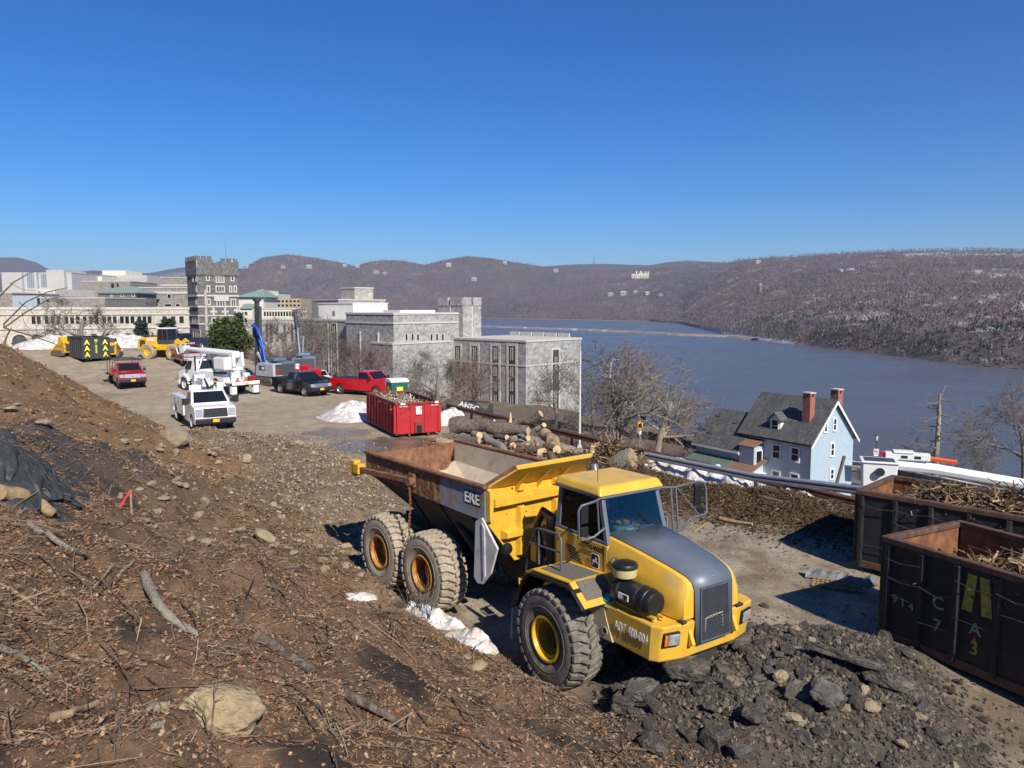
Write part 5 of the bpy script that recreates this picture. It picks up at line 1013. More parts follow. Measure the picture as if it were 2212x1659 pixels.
BR = [((555, 1388), (640, 1438), (767, 1523), (868, 1580), .085, BARK, 'longest fallen trunk, slanting down across the foreground'), ((312, 1252), (345, 1330), (385, 1362), (432, 1383), .075, BARKG, 'pale forked limb left of the long trunk'), ((0, 1266), (40, 1290), (78, 1320), (95, 1335), .03, BARKT, 'thin grey stick at the left edge'), ((0, 1412), (50, 1432), (90, 1455), (110, 1470), .045, BARKG, 'barkless branch low at the left edge'), ((115, 1562), (150, 1558), (185, 1545), (212, 1528), .05, BARKT, 'curved root at the lower left'), ((0, 1083), (45, 1098), (85, 1112), (118, 1128), .17, BARKT, 'thick tan log below the rock ledge'), ((10, 966), (45, 992), (80, 1018), (112, 1042), .07, BARKG, 'straight pole leaning on the rock ledge'), ((60, 1140), (100, 1165), (160, 1200), (190, 1215), .05, BARKG, 'long grey branch below the thick tan log'), ((255, 1250), (290, 1215), (310, 1180), (322, 1165), .028, BARKT, 'pale splintered stick pointing up the slope'), ((500, 1240), (540, 1255), (600, 1280), (640, 1300), .03, BARK, 'dark branch in mid slope'), ((610, 1345), (640, 1310), (660, 1270), (672, 1262), .02, BARK, 'short stick stump above the long trunk'), ((820, 1310), (845, 1350), (870, 1400), (880, 1410), .02, BARK, 'crooked twig left of the snow strip'), ((240, 1480), (247, 1520), (262, 1560), (275, 1600), .02, BARK, 'twisting twig above the foreground boulder'), ((430, 1390), (520, 1405), (600, 1410), (650, 1420), .016, BARK, 'thin dark twig across the wet soil'), ((350, 1060), (400, 1040), (450, 1028), (480, 1018), .025, BARK, 'curved twig on the dirt bank'), ((700, 1490), (760, 1475), (800, 1468), (830, 1478), .018, BARK, 'thin stick right of the long trunk'), ((980, 1560), (1030, 1600), (1070, 1630), (1100, 1655), .022, BARK, 'brown branch at the bottom centre')]
for i, (*pts, r_, m_, lb) in enumerate(BR):
    P = [hit(u, v) for u, v in pts]; P = [Vector((p.x, p.y, gz(p.x, p.y) + r_ * .8)) for p in P]
    branch_obj('fallen_branch', P, [r_ * .8, r_ * .75, r_ * .65, r_ * .45], m_, lb, 'branch', 'branches lying on the slope', 8, cut=BARKT, kinks=3, seed=300 + i)
LRK = pmat('shade_dark_ledge_rock', (.036, .037, .039), var=.4, scale=5, rough=.8, c2=(.12, .125, .125), c2scale=5, c2lo=.55, c2hi=.68, bump=1.0, bscale=7, bd=.2)  # ledge rock with the shade on its face put into the dark colour
p = hit(80, 1050); t = thing('rock_ledge', 'dark shaded bedrock ledge at the left edge of the slope', 'rock ledge', p); ledge = [rock_mesh('rock', 700 + k, 3, .8, .8) for k in range(5)]
for k, (u, v, s_) in enumerate(((5, 1060, 1.5), (50, 1065, 1.3), (20, 1030, 1.5), (110, 1072, .9), (75, 1045, 1.1), (150, 1072, .7), (-20, 1010, 1.7), (95, 1055, .8), (15, 1000, 1.3), (55, 1025, 1.0))):
    h_ = hit(u, v); o = bpy.data.objects.new('rock', ledge[k % 5]); col.objects.link(o); o.parent = t; o.location = h_ - p + Vector((-.1, .3, -s_ * .06)); o.scale = (s_ * 1.5, s_ * .62, s_ * .62); o.rotation_euler = (-.3, .42, -.75 + .18 * (k % 4)); (o.data.materials.append(LRK) if not o.data.materials else None)
# upright dead weeds near the wheels
for i, (u, v, hgt) in enumerate(((905, 1330, .9), (925, 1345, 1.1), (880, 1320, .6), (300, 1380, .3), (250, 1640, .35), (455, 1600, .45), (520, 1335, .3))):
    p = hit(u, v); q = random.Random(i); t = thing('dead_weed', ('leafless weed stalks beside the middle wheel', 'tallest leafless sapling crossing the middle tyre', 'short dry stalks left of the middle wheel', 'bent twig standing in the leaf litter', 'twig rising from the bottom left corner', 'dry stem growing in front of the foreground boulder', 'grey stalk above the long trunk')[i], 'weed', p, 0, 'dead weeds on the slope')
    for k in range(4 if i < 3 else 2):
        a = q.uniform(0, 6.28); pts = [(0, 0, -.03)]; x = y = 0; dx, dy = math.cos(a) * .25, math.sin(a) * .25
        for s in range(5): x += dx * hgt * .2 + q.gauss(0, .02); y += dy * hgt * .2 + q.gauss(0, .02); pts.append((x, y, hgt * (s + 1) / 5))
        m = MB(); m.tube(pts, [.010, .009, .008, .006, .005, .003], 5)
        for s in (2, 3, 4): b = Vector(pts[s]); m.tube([b, b + Vector((q.gauss(0, .12), q.gauss(0, .12), .15)) * hgt], [.005, .002], 4)
        m.build('stem', BARK, t)
# survey stake
p = hit(285, 1120); t = thing('survey_stake', 'wooden lath stake with a hanging pink ribbon on the slope', 'stake', p, .3); hgt = 60 / FPX * p.y * 1.02
m = MB(); m.box(-.018, .018, -.008, .008, -.05, hgt); m.build('lath', BARKT, t)
m = MB(); m.tube([(0, -.02, hgt - .02), (-.04, -.03, hgt - .06), (-.14, -.04, hgt - .22), (-.23, -.03, hgt - .36)], [.022, .028, .022, .03], 4); m.build('ribbon', pmat('pink_ribbon', (.80, .045, .05), var=.1, rough=.5), t, bevel=.003)
# crushed grate on the dirt
p = hit(1808, 1268); t = thing('crushed_grate', 'crumpled grey metal grate lying on the dirt between the shadows', 'grate', p, R(-25)); GM = pmat('dirty_grey_metal', (.15, .15, .155), var=.35, scale=6, rough=.65, metal=.2, bump=.2)
for k in range(12): m = MB(); m.box(-.55 + k * .1, -.51 + k * .1, -.28, .28, .03, .06); m.build('bar', BARKT, t)
for k in range(4): m = MB(); m.box(-.58, .62, -.27 + k * .17, -.24 + k * .17, .062, .085); m.build('cross_bar', BARKT, t)
q = random.Random(3); m = MB(); gx = np.linspace(-.75, .85, 14); V = []; F = []
for j in range(4):
    for i, x in enumerate(gx): V.append((x, .28 + j * .11, .04 + [.0, .16, .20, .03][j] * q.uniform(.5, 1.1)))
for j in range(3):
    for i in range(13): F.append((j * 14 + i, j * 14 + i + 1, j * 14 + 15 + i, j * 14 + 14 + i))
m.add(V, F); o = m.build('crumpled_sheet', GM, t); md = o.modifiers.new('thick', 'SOLIDIFY'); md.thickness = .012

# ------------------------------------------------------------------ snow
def snow_mat():
    m, N, L, P = nodes_of('old_snow'); tc = N.new('ShaderNodeTexCoord'); n = N.new('ShaderNodeTexNoise'); n.inputs['Scale'].default_value = 2.5; n.inputs['Detail'].default_value = 10; n.inputs['Roughness'].default_value = .7; L.new(tc.outputs['Object'], n.inputs['Vector'])
    cr = N.new('ShaderNodeValToRGB'); cr.color_ramp.elements[0].position = .40; cr.color_ramp.elements[0].color = (.42, .36, .30, 1); cr.color_ramp.elements[1].position = .60; cr.color_ramp.elements[1].color = (.72, .72, .73, 1)
    L.new(n.outputs[0], cr.inputs[0]); L.new(cr.outputs[0], P.inputs['Base Color']); P.inputs['Roughness'].default_value = .7; P.inputs['Subsurface Weight'].default_value = .0
    n2 = N.new('ShaderNodeTexNoise'); n2.inputs['Scale'].default_value = 9; n2.inputs['Detail'].default_value = 6; L.new(tc.outputs['Object'], n2.inputs['Vector']); b = N.new('ShaderNodeBump'); b.inputs['Strength'].default_value = .6; b.inputs['Distance'].default_value = .08; L.new(n2.outputs[0], b.inputs['Height']); L.new(b.outputs[0], P.inputs['Normal']); return m
SNOW = snow_mat()
def snow_bank(label, pts, width, hgt, seed, res=.16, lump=.6, cone=False):
    A = [Vector((p[0], p[1], 0)) for p in pts]; xs = [p.x for p in A]; ys = [p.y for p in A]; w = width * 1.5
    nx = int((max(xs) - min(xs) + 2 * w) / res); ny = int((max(ys) - min(ys) + 2 * w) / res); gx, gy = np.meshgrid(np.linspace(min(xs) - w, max(xs) + w, nx), np.linspace(min(ys) - w, max(ys) + w, ny))
    d = seg_d(gx, gy, [(p.x, p.y) for p in A] if len(A) > 1 else [(A[0].x, A[0].y), (A[0].x + .01, A[0].y)])
    k = d / width + .35 * fbm(gx * .9 / max(width, .5) * 1.2, gy * .9 / max(width, .5) * 1.2, seed, 4)
    prof = np.clip(1 - k, 0, 1) if cone else np.sqrt(np.clip(1 - k, 0, 1)); z = ground_parts(gx, gy)[0] + hgt * prof * (1 + lump * fbm(gx * 1.7 / max(hgt, .4), gy * 1.7 / max(hgt, .4), seed + 3, 4)) - .03
    i = np.arange(ny - 1)[:, None] * nx + np.arange(nx - 1)[None]; F = np.stack([i, i + 1, i + nx + 1, i + nx], -1).reshape(-1, 4); ok = (prof.ravel()[F] > 0).any(1); F = F[ok]
    used = np.unique(F); remap = -np.ones(nx * ny, int); remap[used] = np.arange(len(used)); V = np.stack([gx, gy, z], -1).reshape(-1, 3)[used]
    o = np_mesh('snow_bank', V, remap[F], SNOW, smooth=True); return tag(o, label, 'snow')
gp = lambda *a: [tuple(at_z(u, v))[:2] for u, v in a]
snow_bank('dirty snow bank along the galvanised guard rail', gp((1395, 1010), (1470, 1022), (1550, 1040), (1600, 1055)), .75, .62, 3, .10)
snow_bank('small crusty snow heap at the right end of the mulch mound', gp((1700, 1078), (1745, 1090)), .5, .4, 4, .08)
snow_bank('steep snow heap left of the red container', [tuple(at_z(762, 901))[:2]], 2.5, 1.35, 5, .08, .45, True)
snow_bank('low snow patch right of the red container', gp((962, 915), (975, 905)), .9, .7, 6, .12)
p0 = [hit(u, v) for u, v in ((905, 1318), (960, 1352), (1010, 1378), (1045, 1402))]
snow_bank('melting snow strip between the dump truck and the slope', [(p.x, p.y) for p in p0], .33, .22, 7, .04, 1.0)
p = hit(780, 1286); snow_bank('small snow scrap left of the middle wheel', [(p.x - .15, p.y), (p.x + .2, p.y - .1)], .2, .12, 8, .03)
hx = [hit(u, v) for u, v in ((100, 765), (150, 762), (215, 760), (285, 757))]
snow_bank('long plowed snow heap in front of the arcade', [(p.x * 1.1, p.y * 1.1) for p in hx], 3.4, 1.35, 9, .3, .5)
p = hit(1190, 940); snow_bank('snow remnant behind the rusty guard rail', [(6.5, 52.0), (10.0, 46.5), (12.6, 42.0)], 1.4, .5, 10, .2)

# ------------------------------------------------------------------ guard rails
RR = pmat('rust_brown_rail', (.085, .032, .022), var=.3, scale=3, rough=.75, c2=(.13, .05, .03), c2scale=2, c2lo=.5, c2hi=.7)
GALV = pmat('galvanised_steel', (.42, .44, .47), var=.12, scale=5, rough=.42, metal=.55, bump=.05)
def wrail(label, A, B, ztop, m, post_m, step=3.8, seed=1, zb=None):
    A = Vector(A); B = Vector(B); d = (B - A); L = d.length; t = thing('guard_rail', label, 'guard rail', A, math.atan2(d.y, d.x), 'guard rails at the edge of the lot')
    prof = [(0, 0), (-.02, .02), (-.08, .06), (-.08, .11), (0, .155), (-.08, .20), (-.08, .25), (-.02, .29), (0, .31)]; n = max(2, int(L / step)); zz = [zb * i / n if zb is not None else gz(A.x + d.x * i / n, A.y + d.y * i / n) - A.z for i in range(n + 1)]
    for i in range(n):
        x0, x1 = L * i / n, L * (i + 1) / n + .12; V = []
        for x, zb in ((x0, zz[i]), (x1, zz[i + 1])): V += [(x, y - .004 * (i % 2), zb + ztop - .31 + z) for y, z in prof]
        k = len(prof); F = [(j, j + 1, k + j + 1, k + j) for j in range(k - 1)]; o = MB().add(V, F).build('rail_section', m, t); md = o.modifiers.new('thick', 'SOLIDIFY'); md.thickness = .006
    for i in range(n + 1): m_ = MB(); x = L * i / n + .05; m_.box(x - .06, x + .06, .02, .16, zz[i] - .2, zz[i] + ztop - .04); m_.build('post', post_m, t)
    return t
ra = at_z(965, 872, .72); rd = Vector((.524, -.852, 0))
re_ = at_z(1900, 1085, .22); wrail('rust brown guard rail running past the log pile to the right', (ra.x, ra.y, 0), (re_.x, re_.y, 0), .76, RR, RR, zb=-.56)
rb = hit(668, 822); wrail('rust brown guard rail behind the black pickup', (rb.x - 3.0, rb.y + 5.0, gz(rb.x - 3, rb.y + 5)), (rb.x + 6.5, rb.y - 9.5, 0), .76, RR, RR)
g0 = at_z(1392, 983, .62); g1 = at_z(1870, 1078, .62); wrail('shiny galvanised guard rail behind the mulch mound', (g0.x, g0.y, 0), (g1.x + .6, g1.y - 1.2, 0), .74, GALV, GALV, seed=2)
# ================================================================== VEHICLES AND MACHINES
def paint(name, c, rough=.28, coat=.5, dirt=True): return pmat(name, c, var=.05, scale=4, rough=rough, coat=coat, c2=(.30, .25, .19) if dirt else None, c2scale=2.5, c2lo=.60, c2hi=.95)
PW = paint('white_vehicle_paint', (.74, .74, .73)); PRED = paint('bright_red_paint', (.52, .006, .014)); PRED2 = paint('dark_red_paint', (.33, .010, .018)); PMAR = paint('maroon_paint', (.24, .012, .025))
PBLK = paint('black_vehicle_paint', (.008, .009, .012), rough=.18, dirt=False); PNAV = paint('navy_paint', (.02, .028, .06)); PYEL = paint('machine_yellow', (.72, .42, .012), rough=.4, coat=.1)
GLS = glassmat('vehicle_glass'); TY = pmat('road_tyre', (.028, .027, .026), var=.2, rough=.85, c2=(.10, .09, .075), c2scale=5, c2lo=.5, c2hi=.8); ALU = pmat('alloy_rim', (.45, .45, .45), var=.1, rough=.35, metal=.8); STL = pmat('white_steel_rim', (.6, .6, .58), var=.1, rough=.5)
PLT = pmat('yellow_licence_plate', (.80, .48, .02), var=.03, rough=.5); TAIL = pmat('red_tail_lens', (.45, .01, .01), rough=.25); TRIMB = pmat('black_trim', (.015, .015, .016), rough=.55); DGREY = pmat('dark_grey_metal', (.05, .055, .062), var=.2, rough=.6); ORNG = pmat('orange_plastic', (.62, .085, .02), var=.05, rough=.5)
LGREY = pmat('light_grey_machine_paint', (.42, .44, .47), var=.08, rough=.45, c2=(.28, .25, .2), c2scale=3, c2lo=.6, c2hi=.85); BLUEG = pmat('blue_grey_machine_paint', (.10, .135, .19), var=.1, rough=.5); HOSEB = pmat('blue_hose', (.01, .10, .62), var=.05, rough=.4); HOSEG = pmat('grey_hose', (.22, .26, .28), var=.1, rough=.5); TRACK = pmat('muddy_track', (.14, .11, .08), var=.3, rough=.9, bump=.4)
def road_wheel(t, x, y, r, w, rim=ALU, dish=0.0):
    s = 1 if y > 0 else -1; yo = y + s * w / 2
    m = MB(); m.lathe([(0, yo - s * .05), (r * .18, yo - s * .02), (r * .2, yo - s * .05 - dish), (r * .48, yo - s * .05 - dish), (r * .60, yo + s * .005), (r * .62, yo - s * .02), (r * .62, y - s * w / 2)], 'y', 20, (x, 0, r)); o = m.build('wheel', rim, t, 35)
    m = MB(); m.lathe([(r * .62, y - s * w / 2), (r * .93, y - s * w / 2), (r, y - s * w * .36), (r, y + s * w * .36), (r * .93, yo + s * .0), (r * .62, yo)], 'y', 24, (x, 0, r)); m.build('tyre', TY, o, 40); return o
def arch(cx_, r, z0, n=9): return [(cx_ + r * math.cos(a), z0 + r * math.sin(a)) for a in np.linspace(0, math.pi, n)]
def truck(name, label, pos, h, pm, L=5.6, W=1.95, wb=3.6, rw=.40, fo=.95, hood_z=1.15, belt=1.22, roof=1.88, cab=(-.55, 1.35), bed=True, bed_top=1.28, group=None, cat='pickup truck', rim=ALU, grille=TRIMB, bed_plate=TRIMB, body_rear=True, zg=None, bump_m=TRIMB, ext=0.0, clear=.42, gh=.42):
    """road truck: x forward from the middle, front axle at +wb/2"""
    h = Vector((h[0], h[1], 0)).normalized(); t = thing(name, label, cat, (pos[0], pos[1], gz(pos[0], pos[1]) if zg is None else zg), math.atan2(h.y, h.x), group)
    xf = wb / 2 + fo; xr = xf - L; fa, ra = wb / 2, -wb / 2; ar = rw + .10; w = W / 2
    low = [(xf - .06, clear), (fa + ar, clear)] + arch(fa, ar, rw * .9) + ([(fa - ar, clear), (ra + ar, clear)] + arch(ra, ar, rw * .9) + [(ra - ar, clear), (xr, clear + .08), (xr, bed_top)] if body_rear else [(fa - ar, clear), (cab[0] - .1, clear), (cab[0] - .1, belt)])
    up = ([(cab[0] - .02, bed_top), (cab[0] - .02, belt)] if body_rear else []) + [(cab[1] + .30, belt), (cab[1] + .36, hood_z + .04), (xf - .22, hood_z - .06), (xf - .04, hood_z - .2), (xf, clear + .25)]
    m = MB(); m.prism(low + up, 'y', -w, w); m.build('body', pm, t, 30, .03)
    m = MB(); m.box((xr + .15) if body_rear else cab[0], xf - .2, -w + .08, w - .08, clear - .1, rw + ar - .02); m.build('underbody', TRIMB, t)
    B = [(cab[0], -w + .03, belt), (cab[1] + .34, -w + .03, belt), (cab[1] + .34, w - .03, belt), (cab[0], w - .03, belt)]; T = [(cab[0] + .12, -w + .20, roof), (cab[1] - .38, -w + .20, roof), (cab[1] - .38, w - .20, roof), (cab[0] + .12, w - .20, roof)]
    m = MB(); m.hexa(B + T); m.build('cab', pm, t, 30, .05)
    Q = {'windscreen': [B[1], B[2], T[2], T[1]], 'rear_window': [B[3], B[0], T[0], T[3]]}
    for k, qd in Q.items(): m = MB(); m.plate(qd, .06, .94, .10, .90, .012, .02); m.build(k, GLS, t, bevel=.01)
    for s, qd in ((-1, [B[0], B[1], T[1], T[0]]), (1, [B[2], B[3], T[3], T[2]])):
        u0, u1 = (.10, .86) if s < 0 else (.14, .90)
        if ext: 
            m = MB(); a, b = ((u0, u0 + ext - .03), (u0 + ext, u1)) if s < 0 else ((u1 - ext + .03, u1), (u0, u1 - ext)); m.plate(qd, *a, .10, .86, .012, .02); m.build('side_window', GLS, t); m = MB(); m.plate(qd, *b, .10, .86, .012, .02); m.build('side_window', GLS, t)
        else: m = MB(); m.plate(qd, u0, u1, .10, .86, .012, .02); m.build('side_window', GLS, t)
        m = MB(); y = s * (w + .12); m.box(cab[1] + .02, cab[1] + .12, y - .11, y + .11, belt + .02, belt + .26); m.build('mirror', TRIMB, t, bevel=.02)
        m = MB(); m.box(cab[0] + .35, cab[0] + .5, s * w - .015, s * w + .02, belt - .16, belt - .12); m.build('door_handle', TRIMB, t)
        m = MB(); m.box(cab[1] + .12, cab[1] + .135, s * w - .004, s * w + .004, clear + .1, belt - .02); m.build('door_gap', BLACKL, t); m = MB(); m.box(cab[0] + .12, cab[0] + .135, s * w - .004, s * w + .004, clear + .1, belt - .02); m.build('door_gap', BLACKL, t)
        m = MB(); q = [(xf + .002, s * w * .62, hood_z - gh * .92), (xf + .002, s * w * .97, hood_z - gh * .92), (xf - .06, s * w * .97, hood_z - .14), (xf - .06, s * w * .62, hood_z - .14)]; q = q if s > 0 else [q[1], q[0], q[3], q[2]]; m.plate(q, off=.02, th=.06); m.build('headlight', LAMP, t, bevel=.015)
        if body_rear: m = MB(); m.box(xr - .015, xr + .05, s * w * .86 - .07, s * w * .86 + .07, .85, 1.2); m.build('tail_light', TAIL, t)
    q = [(xf + .004, -w * .60, hood_z - gh), (xf + .004, w * .60, hood_z - gh), (xf - .055, w * .58, hood_z - .12), (xf - .055, -w * .58, hood_z - .12)]
    m = MB(); m.plate(q, off=.012, th=.04); gr = m.build('grille', grille, t, bevel=.01); m = MB()
    for k in range(4): m.plate(q, .03, .97, .1 + .24 * k, .17 + .24 * k, .022, .02)
    m.build('grille_bars', CHROME if grille is not TRIMB else BLACKL, gr)
    m = MB(); m.plate(q, .42, .58, .38, .62, .04, .03); m.build('emblem', PNAV if pm is PW else pmat('gold_emblem', (.5, .38, .1), metal=.7, rough=.3), gr, bevel=.02)
    m = MB(); m.box(xf - .2, xf + .09, -w + .01, w - .01, clear + .02, clear + .30); fb = m.build('front_bumper', bump_m, t, bevel=.05)
    m = MB(); m.box(xf + .091, xf + .10, -.17, .17, clear + .09, clear + .25); m.build('licence_plate', PLT, fb)
    if body_rear: m = MB(); m.box(xr - .12, xr + .1, -w + .03, w - .03, clear + .08, clear + .28); m.build('rear_bumper', CHROME if bump_m is not TRIMB else TRIMB, t, bevel=.03)
    if body_rear and bed_plate is not None: m = MB(); m.box(xr + .10, cab[0] - .12, -w + .10, w - .10, bed_top - .02, bed_top + .012); m.build('dark_bed_plate', bed_plate, t)  # flat dark plate stands in for the shaded inside of the open bed
    for x in (fa, ra):
        for s in (-1, 1): road_wheel(t, x, s * (w - .13), rw, .26, rim)
    return t
def mid(pn, h, wb, w, side):      # centre of a vehicle from where one wheel stands
    h = Vector((h[0], h[1], 0)).normalized(); r_ = Vector((h.y, -h.x, 0)); return Vector((pn.x, pn.y, 0)) + h * wb - r_ * (w * side)
GV = 'pickups and trucks parked on the lot'
# black pickup, red pickup, maroon pickup, navy pickup
h = (.75, -.66); pb = at_z(607.5, 849.5); c = mid(pb, h, 1.7, .82, 1); TB = truck('pickup_truck', 'black extended-cab pickup parked in front of the drill rigs', c, h, PBLK, 5.4, 1.92, 3.35, .39, .95, 1.14, 1.2, 1.80, (-.75, 1.15), group=GV, ext=.42, grille=CHROME)
h = (.86, -.51); pb = at_z(737.7, 851.5); c = mid(pb, h, 1.8, .85, 1); TR = truck('pickup_truck', 'bright red regular-cab pickup beside the green portable toilet', c, h, PRED, 5.75, 2.0, 3.7, .41, 1.0, 1.22, 1.26, 1.9, (-.15, 1.25), group=GV, grille=CHROME, bump_m=CHROME, rim=CHROME)
pb = hit(392, 790); TM = truck('pickup_truck', 'maroon pickup facing the camera behind the white digger truck', (pb.x, pb.y + 1.5), (.58, -.81), PMAR, 5.6, 2.0, 3.6, .41, .95, 1.22, 1.26, 1.92, (-.7, 1.2), group=GV, grille=CHROME, bump_m=CHROME)
pb = hit(318, 772); TN = truck('pickup_truck', 'navy pickup half hidden behind the wheel loader', (pb.x, pb.y + 9), (-.45, -.9), PNAV, 5.5, 1.95, 3.5, .4, .95, 1.2, 1.25, 1.88, (-.7, 1.2), group=GV)
# red flatbed with ladder rack
pl = hit(259.2, 839); pr = hit(307.5, 837.5); h = Vector((.60, -.80, 0)); c = (pl + pr) / 2 - h * 1.75
TF = truck('flatbed_truck', 'dark red flatbed truck with a black ladder rack, parked near the dirt slope', (c.x, c.y), h, PRED2, 5.9, 2.05, 3.5, .40, .95, 1.22, 1.26, 1.95, (.05, 1.35), False, group=GV, cat='flatbed truck', grille=CHROME, bump_m=TRIMB, body_rear=False, rim=DGREY)
m = MB(); m.box(-2.9, -.08, -1.15, 1.15, .82, .92); m.build('flat_bed', TRIMB, TF); m = MB(); m.box(-2.9, -.3, -.45, .45, .5, .8); m.build('chassis', TRIMB, TF)
for y in (-1.12, .72): m = MB(); m.box(-1.1, -.12, y, y + .42, .92, 1.5); m.build('tool_box', PRED, TF, bevel=.02)
m = MB(); m.box(-2.6, -1.3, -1.5, -1.12, 1.2, 1.24); m.build('open_lid', ALU, TF); m = MB(); m.box(-2.9, -1.2, .7, 1.12, .92, 1.3); m.build('side_box', TRIMB, TF)
m = MB()
for y in (-1.0, 1.0):
    m.tube([(-2.7, y, .92), (-2.7, y, 2.2), (1.5, y, 2.2)], .03, 5)
    for x in (-.2, -1.5, .9): m.tube([(x, y, 2.2), (x, y, .95 if x < 0 else 1.95)], .025, 5)
for x in (-2.7, -1.5, -.2, .9, 1.5): m.tube([(x, -1.0, 2.2), (x, 1.0, 2.2)], .03, 5)
m.tube([(-2.7, -1.0, 2.2), (-2.7, -1.0, 2.5), (-1.2, -1.0, 2.5), (-1.2, -1, 2.2)], .025, 5); m.build('ladder_rack', TRIMB, TF)
# white utility truck with a folded aerial lift
pl = at_z(419.3, 926); pr = at_z(496.9, 925); h = Vector((.56, -.83, 0)); c = (pl + pr) / 2 - h * 2.1
UT = truck('utility_truck', 'white utility pickup with a folded lift, closest vehicle to the dirt bank', (c.x, c.y), h, PW, 6.4, 2.18, 4.2, .44, 1.0, 1.38, 1.42, 2.12, (.45, 1.75), False, group=GV, cat='utility truck', body_rear=False, rim=STL, gh=.60)
for s in (-1, 1):
    m = MB(); m.prism([(.30, .62)] + [(-1.58, .62)] + arch(-2.1, .54, .55)[0:9] + [(-2.62, .62), (-3.2, .66), (-3.2, 1.62), (.30, 1.62)], 'y', s * 1.12 - .24, s * 1.12 + .02) if False else m.prism([(.30, .62), (-1.56, .62)] + arch(-2.1, .54, .62) + [(-2.64, .62), (-3.2, .66), (-3.2, 1.62), (.30, 1.62)], 'y', min(s * .72, s * 1.14), max(s * .72, s * 1.14)); b = m.build('service_body', PW, UT, bevel=.015)
    for (x0, x1, z0, z1) in ((-.5, .24, .72, 1.54), (-1.4, -.56, 1.2, 1.54), (-2.6, -1.46, 1.24, 1.54), (-3.14, -2.68, .8, 1.54)): m = MB(); m.box(x0, x1, s * 1.14 - .006, s * 1.14 + .012, z0, z1); d_ = m.build('locker_door', PW, b, bevel=.01); m = MB(); m.box((x0 + x1) / 2 - .05, (x0 + x1) / 2 + .05, s * 1.14 + (.012 if s > 0 else -.03), s * 1.14 + (.03 if s > 0 else -.012), z0 + .1, z0 + .16); m.build('latch', TRIMB, d_)
m = MB(); m.box(-3.2, .3, -.72, .72, .7, .8); m.build('load_floor', PW, UT); m = MB(); m.box(-3.5, -3.18, -1.05, 1.05, .55, .68); m.build('rear_step', TRIMB, UT)
m = MB(); m.cyl((-1.1, 0, .8), (-1.1, 0, 1.75), .22, n=14); m.box(-1.4, -.8, -.3, .3, 1.7, 2.25); m.build('lift_pedestal', PW, UT, bevel=.02)
m = MB(); m.hexa([(-1.3, -.12, 2.2), (-1.3, .12, 2.2), (1.0, .12, 2.42), (1.0, -.12, 2.42), (-1.3, -.12, 2.45), (-1.3, .12, 2.45), (1.0, .12, 2.62), (1.0, -.12, 2.62)]); m.box(.8, 1.15, -.2, .2, 2.3, 2.75); m.build('lower_boom', PW, UT, bevel=.02)
m = MB(); m.box(-2.6, 1.0, .2, .42, 2.38, 2.58); m.build('upper_boom', PW, UT, bevel=.02); m = MB(); m.box(-3.2, -2.5, .1, .75, 1.7, 2.7); m.build('bucket', PW, UT, bevel=.04)
m = MB(); m.tube([(.6, -.15, 2.6), (1.15, -.1, 2.75), (1.35, 0, 2.45), (1.2, .1, 2.2), (.9, .2, 2.3)], .05, 8); m.build('hose_loop', TRIMB, UT, 60)
m = MB(); m.box(.3, .5, .72, 1.08, 1.62, 2.45); m.build('side_cabinet', PW, UT, bevel=.02); m = MB(); m.box(.3, .42, -.8, .1, 1.55, 2.35); m.build('headache_rack', PW, UT)
m = MB(); m.cyl((.4, .6, 2.45), (.4, .6, 2.56), .06, n=10); m.build('beacon', AMB, UT)
for s in (-1, 1): m = MB(); m.box(2.0, 2.1, s * 1.38 - .14, s * 1.38 + .14, 1.42, 1.80); m.build('tow_mirror', TRIMB, UT, bevel=.02)
# white digger derrick
h = Vector((-.80, .60, 0)); pn = at_z(401.4, 844); c = Vector((pn.x, pn.y, 0)) - h * 2.6 + Vector((-h.y, h.x, 0)) * -1.0
DD = thing('digger_truck', 'large white digger derrick truck with boom and auger, seen from behind', 'utility truck', (c.x, c.y, gz(c.x, c.y)), math.atan2(h.y, h.x), GV)
m = MB(); m.prism([(4.0, .75), (4.0, 1.2), (3.85, 1.55), (2.75, 1.75), (2.7, .75)] , 'y', -.85, .85, ); m.build('hood', PW, DD, 30, .1)
for s in (-1, 1):
    m = MB(); m.prism([(3.95, .75)] + arch(2.6, .68, .62)[:1] + arch(2.6, .62, .62) + [(1.85, .62), (1.9, 1.0)] + arch(2.6, .82, .72)[::-1] + [(3.5, 1.0)], 'y', min(s * .82, s * 1.2), max(s * .82, s * 1.2)) if False else m.prism(arch(2.6, .85, .55) + arch(2.6, .62, .55)[::-1], 'y', min(s * .75, s * 1.2), max(s * .75, s * 1.2)); m.build('fender', PW, DD, 40, .03)
    m = MB(); m.box(3.7, 3.98, min(s * .6, s * .95), max(s * .6, s * .95), .95, 1.25); m.build('headlight', LAMP, DD, bevel=.03)
B = [(1.15, -1.08, 1.0), (2.75, -1.08, 1.0), (2.75, 1.08, 1.0), (1.15, 1.08, 1.0)]; B2 = [(1.15, -1.08, 1.75), (2.75, -1.08, 1.75), (2.75, 1.08, 1.75), (1.15, 1.08, 1.75)]; T = [(1.2, -.95, 2.62), (2.2, -.95, 2.62), (2.2, .95, 2.62), (1.2, .95, 2.62)]
m = MB(); m.hexa(B + B2); m.build('cab_lower', PW, DD, bevel=.04); m = MB(); m.hexa([(p[0], p[1], p[2] + .001) for p in B2] + T); m.build('cab_upper', PW, DD, bevel=.06)
for k, qd, a in (('windscreen', [B2[1], B2[2], T[2], T[1]], (.06, .94)), ('side_window', [B2[0], B2[1], T[1], T[0]], (.3, .88)), ('side_window', [B2[2], B2[3], T[3], T[2]], (.12, .7)), ('rear_window', [B2[3], B2[0], T[0], T[3]], (.2, .8))): m = MB(); m.plate(qd, *a, .08, .85, .014, .02); m.build(k, GLS, DD)
